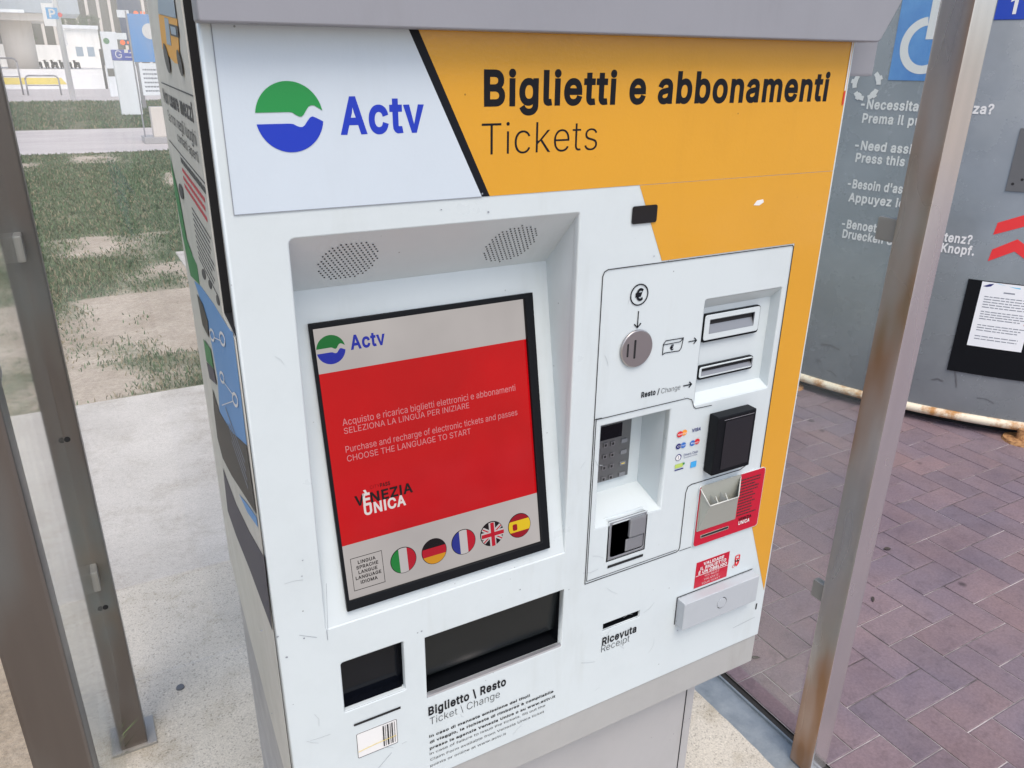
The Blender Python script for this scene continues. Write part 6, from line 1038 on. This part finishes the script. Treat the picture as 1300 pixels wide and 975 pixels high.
# bus drawing
pp('p_amber', [(1.2360, 1.6535), (0.9619, 1.6378), (1.0002, 1.5930), (1.0739, 1.5942), (1.2567, 1.6111)], 4)
pp('p_grey', [(1.1934, 1.6736), (0.9658, 1.6603), (0.9653, 1.6386), (1.2264, 1.6540)], 5)
pp('p_grey', [(1.1331, 1.6458), (1.0759, 1.6419), (1.0848, 1.6132), (1.1502, 1.6158)], 5)
pp('p_dark', [(1.0741, 1.6368), (0.9640, 1.6310), (0.9644, 1.6196), (1.0694, 1.6241)], 5)
pp('p_grey', [(1.0506, 1.6336), (0.9858, 1.6301), (0.9845, 1.6223), (1.0493, 1.6253)], 6)
for e_ in ([(1.1523, 1.5992), (1.1493, 1.5925), (1.1520, 1.5867), (1.1602, 1.5828), (1.1728, 1.5812), (1.1880, 1.5823), (1.2037, 1.5861), (1.2172, 1.5920), (1.2263, 1.5991), (1.2295, 1.6063), (1.2262, 1.6123), (1.2171, 1.6161), (1.2037, 1.6174), (1.1883, 1.6158), (1.1732, 1.6118), (1.1606, 1.6060)], [(0.9687, 1.5948), (0.9665, 1.5897), (0.9681, 1.5853), (0.9734, 1.5823), (0.9816, 1.5811), (0.9916, 1.5820), (1.0019, 1.5848), (1.0109, 1.5892), (1.0171, 1.5945), (1.0194, 1.5999), (1.0176, 1.6044), (1.0118, 1.6074), (1.0032, 1.6083), (0.9931, 1.6072), (0.9830, 1.6043), (0.9745, 1.5999)]): shape('poster_print', 'p_dark', ps, SIDE, e_, 6, .0002)

# ------------------------------------------------------------------ shelter posts and glass
GP = 'stainless steel shelter posts'
def post(x0, x1, y0, y1, m, label, clamps, plate=None):
    t = thing('shelter_post', ((x0+x1)/2, (y0+y1)/2, 0), label, 'post', GP)
    box('post_tube', m, t, x0, x1, y0, y1, -.002, 2.5, .004, 2)
    for cx0, cx1, cy0, cy1, cz0, cz1 in clamps: 
        c = box('glass_clamp', 'clamp', t, cx0, cx1, cy0, cy1, cz0, cz1, .004, 2)
    if plate: box('base_plate', 'clamp', t, *plate, -.001, .008, .002)
    return t
c1, c2 = 1.317, .493
pR = post(1.33, 1.39, .86, .922, 'steel_rusty', 'rust stained steel post in front of the grey round kiosk', [(1.336, 1.354, .921, .965, c1-.022, c1+.022), (1.336, 1.354, .921, .955, c2-.022, c2+.022)])
pL = post(-.155, -.0955, .86, .92, 'steel_shaded', 'near left steel post standing closest to the camera', [(-.114, -.096, .918, .952, 1.28, 1.33)])
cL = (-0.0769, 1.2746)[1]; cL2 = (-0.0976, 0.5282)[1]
pF = post(-.129, -.0665, 1.725, 1.785, 'steel_shaded', 'far left steel post with a base plate on the concrete slab', [(-.110, -.090, 1.685, 1.727, cL-.03, cL+.02), (-.110, -.090, 1.685, 1.727, cL2-.025, cL2+.025)], (-.138, -.046, 1.716, 1.815))
for z in ((-0.0939, 0.8611)[1], (-0.0933, 0.4320)[1]):
    bm = bmesh.new(); cyl_into(bm, (-.092, 1.7252, z), (-.092, 1.7238, z), .006, n=14); finish('bolt_hole', bm, 'darkgap', pF)
def pane(name, x, y0, y1, z0, z1, label):
    bm = bmesh.new(); box_into(bm, x-.004, x+.004, y0, y1, z0, z1); return tag(finish(name, bm, 'glass'), label, 'glass panel', 'shelter glass panels')
pane('glass_panel', -.101, .93, 1.70, .30, 2.4, 'glass side panel between the two left steel posts')
m = M['dusty'] = glassmat('dust_haze_glass', tint=(.99, .99, .99)); nt = m.node_tree
dust = [n for n in nt.nodes if n.type == 'MAP_RANGE' and abs(n.inputs[4].default_value-.09) < 1e-6][0]
ge = N(m, 'ShaderNodeNewGeometry'); sp = N(m, 'ShaderNodeSeparateXYZ'); L(m, ge.outputs['Position'], sp.inputs[0])
hg = N(m, 'ShaderNodeMapRange'); hg.inputs[1].default_value = 1.38; hg.inputs[2].default_value = 1.75; hg.inputs[3].default_value = .03; hg.inputs[4].default_value = .30; L(m, sp.outputs['Z'], hg.inputs[0])  # denser towards the top: bright street haze painted in with the dust
st_ = ramp(m, nz(m, 3.0, 6, .7, (5, 1, .5)), [(.3, g(.55)), (.7, g(1.25))])
mu = N(m, 'ShaderNodeMath', operation='MULTIPLY'); L(m, hg.outputs[0], mu.inputs[0]); L(m, st_, mu.inputs[1])
mx2 = dust.outputs[0].links[0].to_node; L(m, mu.outputs[0], mx2.inputs[0])
bm = bmesh.new(); box_into(bm, -.07, 1.33, 1.800, 1.808, .14, 2.4); tag(finish('glass_panel', bm, 'dusty'), 'dusty scratched glass panel with painted haze behind the ticket machine', 'glass panel', 'shelter glass panels')
pane('glass_panel', 1.345, .935, 3.9, .12, 2.4, 'glass side panel behind the rusty right post beside the machine')

# ------------------------------------------------------------------ round kiosk
ki = thing('round_kiosk', (KC.x, KC.y, 0), 'large round blue grey kiosk with white help text behind the right post', 'kiosk')
def drum(name, m, r, z0, z1, n=160, cap=False):
    bm = bmesh.new(); a = [[bm.verts.new((KC.x+r*math.cos(2*math.pi*i/n), KC.y+r*math.sin(2*math.pi*i/n), z)) for i in range(n)] for z in (z0, z1)]
    for i in range(n): bm.faces.new((a[0][i], a[0][(i+1) % n], a[1][(i+1) % n], a[1][i]))
    bm.faces.new(a[1])
    if cap: bm.faces.new(a[0][::-1])
    return finish(name, bm, m, ki, False)
dr = drum('wall_panel', 'kiosk', KR, .07, 2.9)
for p in dr.data.polygons: p.use_smooth = len(p.vertices) == 4
drum('gap_shade_drum', 'darkgap', KR-.06, 0, .07)  # near-black drum paints the shade in the gap below the base ring
def torus(r, z, rr_, n=200, k=10):
    bm = bmesh.new(); rings = []
    for i in range(n):
        a = 2*math.pi*i/n; rings.append([bm.verts.new((KC.x+(r+rr_*math.cos(2*math.pi*j/k))*math.cos(a), KC.y+(r+rr_*math.cos(2*math.pi*j/k))*math.sin(a), z+rr_*1.1*math.sin(2*math.pi*j/k))) for j in range(k)])
    for i in range(n):
        for j in range(k): bm.faces.new((rings[i][j], rings[(i+1) % n][j], rings[(i+1) % n][(j+1) % k], rings[i][(j+1) % k]))
    return finish('base_ring', bm, 'ring', ki, True)
torus(KR+.004, .062, .019)
fa = (1.3777, 0.0093)
for u in (fa[0]+.02, fa[0]-1.05):
    bm = bmesh.new(); c = Vector(KIO(u, 0, .03)); cyl_into(bm, c, c+Vector((0, 0, .012)), .075, .07, 20); cyl_into(bm, c+Vector((0, 0, .012)), c+Vector((0, 0, .06)), .02, .018, 12); finish('foot_flange', bm, 'rust', ki, False)
kk = dict(par=ki, F=KIO, name='lettering', cut=.08)
def kt(body, p0, p1, pt_, bold=.014):
    return text(body, p0, p1, pt_, 'white_print', ki, KIO, 3, bold, 'lettering', cut=.08)
k0, k1, kt_ = (0.4422, 1.4236), (0.9865, 1.4262), (0.4351, 1.4617)
kcap = kt_[1]-k0[1]
e = text_bm('-Necessita assistenza?', .014); wN = max(v.co.x for v in e.verts)-min(v.co.x for v in e.verts); e.free()
SXK = (k1[0]-k0[0])/wN
def kline(body, p0, p1=None, k=1.0):
    if p1 is None:
        e = text_bm(body, .014); w_ = max(v.co.x for v in e.verts)-min(v.co.x for v in e.verts); e.free(); p1 = (p0[0]+w_*SXK*k, 0)
    kt(body, p0, p1, (0, p0[1]+kcap), .02)
kline('-Necessita assistenza?', k0, k1); kline('Prema il pulsante.', (0.4603, 1.3630))
kline('-Need assistance?', (0.4480, 1.2424)); kline('Press this button.', (0.4609, 1.1869))
kline("-Besoin d'assistance?", (0.4444, 1.0660), None, .86); kline('Appuyez ici.', (0.4602, 1.0032))
kline('-Benoetigen Sie Assistenz?', (0.4496, 0.8757), (1.0206, 0.9005)); kline('Druecken Sie diesen Knopf.', (0.4614, 0.8278), (1.0402, 0.8350))
for a_, b_, t_ in (((0.4472, 0.2682), (0.5491, 0.2655), .010), ((0.4372, 0.1736), (0.4638, 0.1725), .008), ((0.9914, 0.2173), (1.0384, 0.2198), .007), ((1.0754, 0.2840), (1.0989, 0.2006), .006), ((0.5039, 0.1402), (0.5579, 0.1209), .004), ((1.1912, 0.1676), (1.2652, 0.1542), .004)):
    md = ((a_[0]+b_[0])/2, (a_[1]+b_[1])/2+.008)
    shape('scuff', 'plate', ki, KIO, ribbon([a_, md, b_], t_), 2, .0002)
# round call emblem, partly behind the machine
c0 = (0.4509, 1.5273); rr0 = .055
segs = [ribbon(disc(c0[0], c0[1], rr0, rr0*1.1, 10, a, a+52), .02)[0] for a in range(0, 360, 72)]+[ribbon([(c0[0]+.8*rr0*math.cos(R(a)), c0[1]+.8*rr0*math.sin(R(a))), (c0[0]+1.35*rr0*math.cos(R(a)), c0[1]+1.35*rr0*math.sin(R(a)))], .018)[0] for a in range(26, 386, 72)]
shape('round_emblem', 'white_print', ki, KIO, segs, 3, .0003, multi=True)
# wheelchair sign
a, b = (0.5451, 1.5476), (0.7809, 1.5485)
wx0, wz0 = a[0], a[1]; wx1 = (0.8610, 1.6820)[0]; wz1 = wz0+.52
shape('wheelchair_sign', 'signblue', ki, KIO, rect(wx0, wz0, wx1, wz1), 2, .001, cut=.05)
wc = (0.6747, 1.6884); wr = abs((0.5884, 1.6823)[0]-wc[0])
shape('wheelchair_symbol', 'white_print', ki, KIO, ribbon(disc(wc[0], wc[1], wr, wr*1.12, 30, 95, 330), .034), 5, .0004, cut=.05)
shape('wheelchair_symbol', 'white_print', ki, KIO, [ribbon([(wc[0]+.02, wc[1]+wr*2.3), (wc[0]+.02, wc[1]+.05), (wc[0]+wr*1.1, wc[1]+.05), (wc[0]+wr*1.6, wc[1]-wr*1.0)], .05)[0], disc(wc[0]+.02, wc[1]+wr*2.9, .045, n=20)], 5, .0004, cut=.05, multi=True)
# number plate 1
a, b = (0.9121, 1.7855), (1.0191, 1.7811)
shape('number_sign', 'numblue', ki, KIO, rect(a[0], a[1], a[0]+.36, a[1]+.25), 2, .001, cut=.05)
a1 = (0.9702, 1.8048); a2 = (0.9587, 1.8566)
n0 = (0.9788, 1.8276)[0]; nh = (a2[1]-a1[1])*1.25; nw = nh*.2
shape('number_print', 'white_print', ki, KIO, [(n0-nw/2, a1[1]), (n0+nw/2, a1[1]), (n0+nw/2, a1[1]+nh), (n0-nw*.2, a1[1]+nh), (n0-nw*1.5, a1[1]+nh*.82), (n0-nw*1.5, a1[1]+nh*.68), (n0-nw/2, a1[1]+nh*.78)], 5, .0004)
# grey service plate
a, b = (1.0985, 1.3729), (1.0999, 1.1171)
gp = shape('service_plate', 'plate', ki, KIO, rect((a[0]+b[0])/2, b[1], (a[0]+b[0])/2+.26, a[1]), 2, .004, cut=.05)
for u, v in ((b[0]+.02, b[1]+.03), (b[0]+.03, a[1]-.02), (b[0]+.05, b[1]+.05)):
    shape('plate_screw', 'darkgap', gp, KIO, disc(u, v, .006, n=10), base=.0045, depth=.0005)
# red chevrons
q = [(1.1010, 0.9803), (1.1883, 1.0288), (1.1985, 0.9836), (1.1047, 0.9259)]
q2 = [(1.1053, 0.8629), (1.1896, 0.9172), (1.2157, 0.9073), (1.2291, 0.8479), (1.2077, 0.8605), (1.1056, 0.8092)]
cxv = q2[1][0]
def chev(l0, dz_):
    l1, apx, th = l0
    return [l1, apx, (2*apx[0]-l1[0], l1[1]), (2*apx[0]-l1[0], l1[1]-th), (apx[0], apx[1]-th), (l1[0]-.006, l1[1]-th)]
th = q2[0][1]-q2[5][1]
apx1 = (cxv+.03, q[1][1]+.006)
shape('chevron', 'chevron', ki, KIO, chev((q[0], apx1, th), 0), 2, .0004, cut=.05)
shape('chevron', 'chevron', ki, KIO, chev((q2[0], (cxv, q2[1][1]), th), 0), 2, .0004, cut=.05)
# notice board on the kiosk
a, b, c = (1.0420, 0.7217), (1.0441, 0.2814), (1.3572, 0.2827)
nx0, nz0, nz1 = (a[0]+b[0])/2, (b[1]+c[1])/2, a[1]
nb = thing('notice_board', KIO(nx0+.25, nz0, 0), 'black notice board with a white printed sheet on the grey round kiosk', 'notice board')
shape('board', 'plastic_black', nb, KIO, rect(nx0, nz0, nx0+.62, nz1), 2, .006, cut=.05)
p_ = [(1.0962, 0.7189), (1.1003, 0.4169), (1.3141, 0.4181)]
sx0, sx1, sz0, sz1 = (p_[0][0]+p_[1][0])/2, p_[2][0], (p_[1][1]+p_[2][1])/2, p_[0][1]
sh = shape('printed_sheet', 'paper', nb, KIO, rect(sx0, sz0, sx1, sz1), base=.0072, depth=.0006, cut=.05)
W_, H_ = sx1-sx0, sz1-sz0
for i, (t0, t1, nn) in enumerate(((.80, .60, 5), (.57, .42, 4), (.36, .24, 3), (.19, .10, 2))):
    shape('sheet_print', 'ink', sh, KIO, lines(sx0+.1*W_, sx1-.04*W_, sz0+t1*H_, sz0+t0*H_, nn, H_*.013, 30+i, .15), base=.008, depth=.0001, multi=True)
shape('sheet_print', 'ink', sh, KIO, rect(sx0+.42*W_, sz0+.855*H_, sx0+.62*W_, sz0+.875*H_), base=.008, depth=.0001)
shape('sheet_print', 'sky_ink', sh, KIO, [(sx0+.25*W_, sz1-.002), (sx0+.6*W_, sz1-.05*H_), (sx1-.002, sz1-.085*H_), (sx1-.002, sz1-.002)], base=.008, depth=.0001)
shape('sheet_print', 'navy', sh, KIO, [(sx0+.03*W_, sz1-.07*H_), (sx0+.13*W_, sz1-.03*H_), (sx0+.22*W_, sz1-.015*H_), (sx0+.17*W_, sz1-.06*H_), (sx0+.1*W_, sz1-.075*H_)], base=.008, depth=.0001)
shape('sheet_print', 'cred', sh, KIO, disc(sx1-.045*W_, sz0+.42*H_, W_*.04, n=16), base=.008, depth=.0001)

# ------------------------------------------------------------------ small things on the ground
def leaf(x, y, l, wd, ang, label):
    bm = bmesh.new(); c, s = math.cos(R(ang)), math.sin(R(ang)); P = []
    prof = [(-.5, .0), (-.3, .35), (0, .5), (.3, .4), (.5, .05)]
    up_ = [(px*l, py*wd) for px, py in prof]; dn = [(px*l, -py*wd) for px, py in prof[::-1]]
    ring = [bm.verts.new((x+a*c-b*s, y+a*s+b*c, .003+abs(b)*.35)) for a, b in up_+dn]
    top = bm.faces.new(ring); r = bmesh.ops.extrude_face_region(bm, geom=[top])
    for v in r['geom']:
        if isinstance(v, bmesh.types.BMVert): v.co.z += .0015
    return tag(finish('dry_leaf', bm, 'leaf'), label, 'leaf')
q = (1.5106, 1.2232); leaf(q[0], q[1], .034, .010, -28, 'dark dry leaf lying on the paving beside the machine base')
q = (2.3421, 1.4033); leaf(q[0], q[1], .028, .016, -20, 'dark curled leaf on the paving right of the rusty post')
q = (2.0509, 1.2371); leaf(q[0], q[1], .030, .009, 40, 'thin dark leaf on the paving close to the rusty post foot')
q = (0.0312, 1.8898)
bm = bmesh.new(); cyl_into(bm, (q[0], q[1], -.001), (q[0], q[1], .004), .012, .010, 14); tag(finish('stone', bm, 'plate'), 'small flat grey stone on the pebbled slab left of the machine', 'stone')

# ------------------------------------------------------------------ distance
def ybox(name, m, parent, p, q, Y, d=.3, bev=0):          # box whose front face stands at depth Y
    return box(name, m, parent, min(p[0], q[0]), max(p[0], q[0]), Y, Y+d, min(p[1], q[1]), max(p[1], q[1]), bev)
# blue information sign
Y = 17.85
a, b = (1.6730, 2.1096), (1.8328, 1.5120)
t = thing('information_sign', (b[0], Y, 0), 'blue and white bus stop information sign with a grey foot', 'sign')
c, d = (2.0472, 1.5144), (1.5216, 0.0329)
box('panel', 'bgsign', t, b[0]-.27, c[0]+.02, Y, Y+.06, c[1], c[1]+.85, .004)
box('timetable_panel', 'bgtotem', t, b[0]-.20, c[0]+.02, Y, Y+.06, (1.8852, 0.9055)[1], c[1]-.02, .004)
box('sign_pole', 'bgrail', t, b[0]-.30, b[0]-.275, Y, Y+.05, 0, c[1]+.9, .004)
box('lower_box', 'bgcol', t, b[0]-.12, c[0]+.05, Y, Y+.3, .12, (1.7800, 0.6856)[1], .01)
box('foot', 'pedestal', t, b[0]-.32, c[0]+.12, Y-.15, Y+.5, 0, .12, .01)
shape('disc_print', 'white_print', t, YP(Y), disc((b[0]+c[0])/2-.02, c[1]+.55, .14, n=24), base=.001, depth=.002)
shape('timetable_print', 'ink', t, YP(Y), lines(b[0]-.15, c[0], (1.8917, 0.9494)[1], c[1]-.1, 6, .03, 4), base=.001, depth=.001, multi=True)
# totem with G
Y = 26.3
a, b = (1.8903, 1.7893), (2.3363, 1.5286)
t = thing('totem_sign', ((a[0]+b[0])/2, Y, 0), 'tall white totem with a blue band reading G on the grass', 'totem')
c, d = (1.7437, 0.0065), (2.2298, 0.0410)
tx0, tx1 = (a[0]+c[0])/2-.06, (b[0]+d[0])/2+.03
box('totem_body', 'bgtotem', t, tx0, tx1, Y, Y+.25, .05, b[1]-.02, .02); box('totem_foot', 'pedestal', t, tx0+.1, tx1-.1, Y+.05, Y+.2, 0, .05)
box('blue_band', 'numblue', t, tx0-.01, tx1+.01, Y-.01, Y+.26, b[1]-.02, a[1], .01)
ctext('G', tx0+.16, b[1]+.04, .20, 'white_print', t, YP(Y-.01), 3, .01)
shape('band_print', 'white_print', t, YP(Y-.01), [rect(tx0+.32, b[1]+.18, tx0+.42, b[1]+.27), rect(tx0+.45, b[1]+.17, tx0+.6, b[1]+.2), rect(tx0+.32, b[1]+.06, tx0+.62, b[1]+.08)], base=.001, depth=.002, multi=True)
# second totem
Y = 40.0
a, b = (2.3563, 2.5809), (2.6228, 0.3434)
t = thing('totem_sign', ((a[0]+b[0])/2, Y, 0), 'white totem with a small green disc behind the one reading G', 'totem')
box('totem_body', 'bgtotem', t, a[0], (2.9515, 1.9822)[0], Y, Y+.3, 0, a[1], .02)
g0 = (2.5354, 2.2199); shape('green_disc', 'p_green', t, YP(Y), disc(g0[0], g0[1], .12, n=18), base=.001, depth=.003)
g0 = (2.5114, 0.9779); shape('photo_print', 'bgdark', t, YP(Y), rect(g0[0]-.13, g0[1]-.16, g0[0]+.13, g0[1]+.16), base=.001, depth=.003)
# departure board
Y = 30.0
a, b = (2.3912, 3.3923), (3.0611, 1.9498)
t = thing('departure_board', ((a[0]+b[0])/2, Y, 0), 'dark blue electronic departure board with orange figures on a pole', 'display board')
box('board_case', 'bgled', t, a[0], b[0], Y, Y+.2, b[1], a[1]+.3, .02); box('board_pole', 'bgrail', t, (a[0]+b[0])/2-.06, (a[0]+b[0])/2+.06, Y+.06, Y+.18, 0, b[1], .01)
for (p, q_) in (((2.8231, 2.8239), (3.1004, 2.9710)), ((2.2977, 1.9811), (2.6136, 2.0808))):
    shape('led_row', 'led', t, YP(Y), [disc(p[0]+.07, (p[1]+q_[1])/2, .075, n=14)]+[rect(p[0]+.20+.09*i, p[1]+.01, p[0]+.25+.09*i, q_[1]-.01) for i in range(2)], base=.001, depth=.002, multi=True)
for p, q_ in (((2.3333, 2.7614), (2.6868, 2.9781)), ((2.2055, 2.1178), (2.5115, 2.3098))):
    shape('board_label', 'bgtotem', t, YP(Y), rect(p[0], p[1], q_[0], q_[1]), base=.001, depth=.002)
# pole with parking sign
Y = 37.0
b, tp = (0.8084, 0.0068), (1.0009, 3.0221)
t = thing('lamp_pole', (b[0], Y, 0), 'white lamp pole carrying a blue parking sign', 'pole')
bm = bmesh.new(); cyl_into(bm, (b[0], Y, 0), (b[0], Y, 9), .11, .07, 18); finish('pole_shaft', bm, 'bgpole', t, True)
p, q_ = (0.3285, 2.6475), (0.9693, 3.4260)
ybox('sign_panel', 'bgpole', t, p, (b[0]-.08, q_[1]), Y-.12, .04, .01)
p2, q2_ = (0.4530, 2.8950), (0.8389, 3.2863)
shape('parking_square', 'amex', t, YP(Y-.12), rect(p2[0], p2[1], q2_[0], q2_[1]), base=.001, depth=.003)
ctext('P', (p2[0]+q2_[0])/2, p2[1]+.06, (q2_[1]-p2[1])*.7, 'white_print', t, YP(Y-.12), 10, .02)
g0 = (0.9528, 3.0476); shape('red_mark', 'chevron', t, YP(Y-.12), disc(g0[0]-.05, g0[1], .08, n=12), base=.001, depth=.003)
# hoop railings
def hoop(p0, p1, zt, Y, label):
    t = thing('railing', ((p0+p1)/2, Y, 0), label, 'railing', 'hoop railings by the road')
    bm = bmesh.new(); r = .035
    pts = [(p0, 0), (p0, zt-.15), (p0+.05, zt-.04), (p0+.15, zt), (p1-.15, zt), (p1-.05, zt-.04), (p1, zt-.15), (p1, 0)]
    for u, v in zip(pts, pts[1:]): cyl_into(bm, (u[0], Y, u[1]), (v[0], Y, v[1]), r, n=8)
    finish('hoop', bm, 'bgrail', t, True)
    bm = bmesh.new(); cyl_into(bm, (p0, Y, zt*.5), (p1, Y, zt*.5), .02, n=8); finish('cross_bar', bm, 'bgrail', t, True)
zt = (0.0904, 0.8046)[1]
hoop((-0.7750, 0.0338)[0], (0.4948, 0.0257)[0], zt, 42.0, 'grey hoop railing in front of the yellow road marking')
hoop((-2.2326, 0.0432)[0], (-0.9701, 0.0994)[0], (-0.9608, 1.4909)[1], 42.6, 'taller grey hoop railing beside the round column')
# elevated deck on a round column
Yd = 128
c0, c1 = (-4.1364, 2.5827), (-0.3484, 2.6543)
t = thing('elevated_station', ((c0[0]+c1[0])/2, 130, 0), 'raised grey station deck on a thick pale round column far away', 'station')
zd = (-2.0386, 5.7748)[1]; zd2 = (-1.8743, 6.6070)[1]
bm = bmesh.new(); cyl_into(bm, ((c0[0]+c1[0])/2, 130, 0), ((c0[0]+c1[0])/2, 130, zd), (c1[0]-c0[0])/2*.96, (c1[0]-c0[0])/2, 40); finish('column', bm, 'bgcol', t, True)
box('deck', 'bgdeck', t, -60, (5.2983, 7.5278)[0], 124, 138, zd2, zd2+7, .05); box('deck_soffit', 'bgcol', t, -60, (1.4564, 6.4492)[0], 125, 137, zd, zd2-.01, .05)
box('deck_rail', 'bgtotem', t, -60, (-0.8753, 6.9295)[0], 123.7, 123.95, (-1.7981, 6.5399)[1], (-1.7277, 6.8968)[1])
# white hall behind the scooters
a, b = (3.9507, 5.5915), (8.8511, 0.6717)
t = thing('white_building', (10, 150, 0), 'bright white flat roofed building behind the row of parked scooters', 'building')
box('wall', 'bgwhite', t, a[0], (8.5096, 0.6680)[0], 150, 165, 0, a[1]); box('low_wing', 'bgwhite', t, -12, a[0]-.01, 150, 160, 0, (1.1502, 3.1815)[1]); box('roof_edge', 'bgtotem', t, a[0]-.3, (8.6234, 0.6692)[0], 149.6, 165.4, a[1], a[1]+.5)
shape('window', 'p_grey', t, YP(150), [rect(a[0]+1+1.6*i, 1.6, a[0]+2.0+1.6*i, 3.0) for i in range(2)], base=.001, depth=.02, multi=True)
t = thing('office_building', (5, 185, 0), 'dark glazed building with pale vertical fins far behind the column', 'building')
box('glazing', 'bgdark', t, -30, 22, 185, 200, 0, 16)
for i in range(26): box('fin', 'bgcol', t, -29+2*i, -28.5+2*i, 184.4, 184.99, 0, 16)
# scooters
def scooter(name):
    bm = bmesh.new()
    for yy in (-.62, .62):
        cyl_into(bm, (-.06, yy, .26), (.06, yy, .26), .26, n=16)
    box_into(bm, -.14, .14, -.75, -.05, .42, .78, .06); box_into(bm, -.13, .13, -.1, .45, .22, .34, .03); box_into(bm, -.16, .16, .38, .5, .25, .95, .04)
    cyl_into(bm, (0, .60, .3), (0, .42, 1.05), .03, n=8); cyl_into(bm, (-.33, .44, 1.05), (.33, .44, 1.05), .022, n=8); box_into(bm, -.12, .12, .42, .56, .95, 1.12, .03); box_into(bm, -.13, .13, -.7, 0, .78, .86, .03)
    return finish(name, bm, 'bgbike', origin=(0, 0, 0))
s0 = scooter('scooter'); k = 0
xa, xb = (-0.3599, 0.1885)[0], (5.9356, 0.1387)[0]
n = int((xb-xa)/.92)
for i in range(n):
    o = s0 if i == 0 else s0.copy()
    if i: COL.objects.link(o)
    o.location = (xa+.92*i, 133, 0); o.rotation_euler = (0, R(8), R(160+8*math.sin(i*2.3)))
    tag(o, 'dark motor scooter in the far row parked before the white building', 'scooter', 'scooters parked in a far row')
# thin dark post
p = (2.8112, 0.2292); bm = bmesh.new(); cyl_into(bm, (p[0], 50, 0), (p[0], 50, 1.9), .07, n=10)
cyl_into(bm, (p[0], 50, 1.9), (p[0], 50, 1.98), .09, .05, n=10); tag(finish('bollard', bm, 'bgbike'), 'thin dark bollard at the edge of the bright plaza', 'bollard')
# trees beyond the plaza
def tree(x, y, h, seed, label):
    t = thing('tree', (x, y, 0), label, 'tree', 'trees beyond the plaza'); rr = random.Random(seed)
    bm = bmesh.new(); cyl_into(bm, (x, y, 0), (x, y, h*.55), .25, .12, 10)
    for i in range(5): a = i*1.26; cyl_into(bm, (x, y, h*.4), (x+math.cos(a)*h*.2, y+math.sin(a)*h*.2, h*.72), .09, .04, 6)
    finish('trunk', bm, 'bark', t)
    bm = bmesh.new(); lay = bm.loops.layers.float_color.new('tone')
    cl_ = [(Vector((rr.uniform(-1, 1)*h*.24, rr.uniform(-1, 1)*h*.24, h*rr.uniform(.45, .92))), h*rr.uniform(.08, .15), rr.uniform(.6, 1.4)) for _ in range(16)]
    for c, r, kx in cl_:
        for _ in range(110):
            d = Vector((rr.gauss(0, 1), rr.gauss(0, 1), rr.gauss(0, 1))).normalized()*r*rr.random()**.4; p = Vector((x, y, 0))+c+d
            u = Vector((rr.gauss(0, 1), rr.gauss(0, 1), rr.gauss(0, 1))).normalized()*.16; v = u.orthogonal().normalized()*.1
            f = bm.faces.new([bm.verts.new(q) for q in (p-u, p+v, p+u, p-v)])
            for l in f.loops: l[lay] = (.05*kx, .085*kx, .035*kx, 1)
    finish('crown', bm, 'grass', t)
tree(-3, 172, 9, 1, 'leafy tree left of centre behind the low white wing'); tree(7, 174, 11, 2, 'taller leafy tree behind the parking sign pole')
bpy.context.view_layer.update()
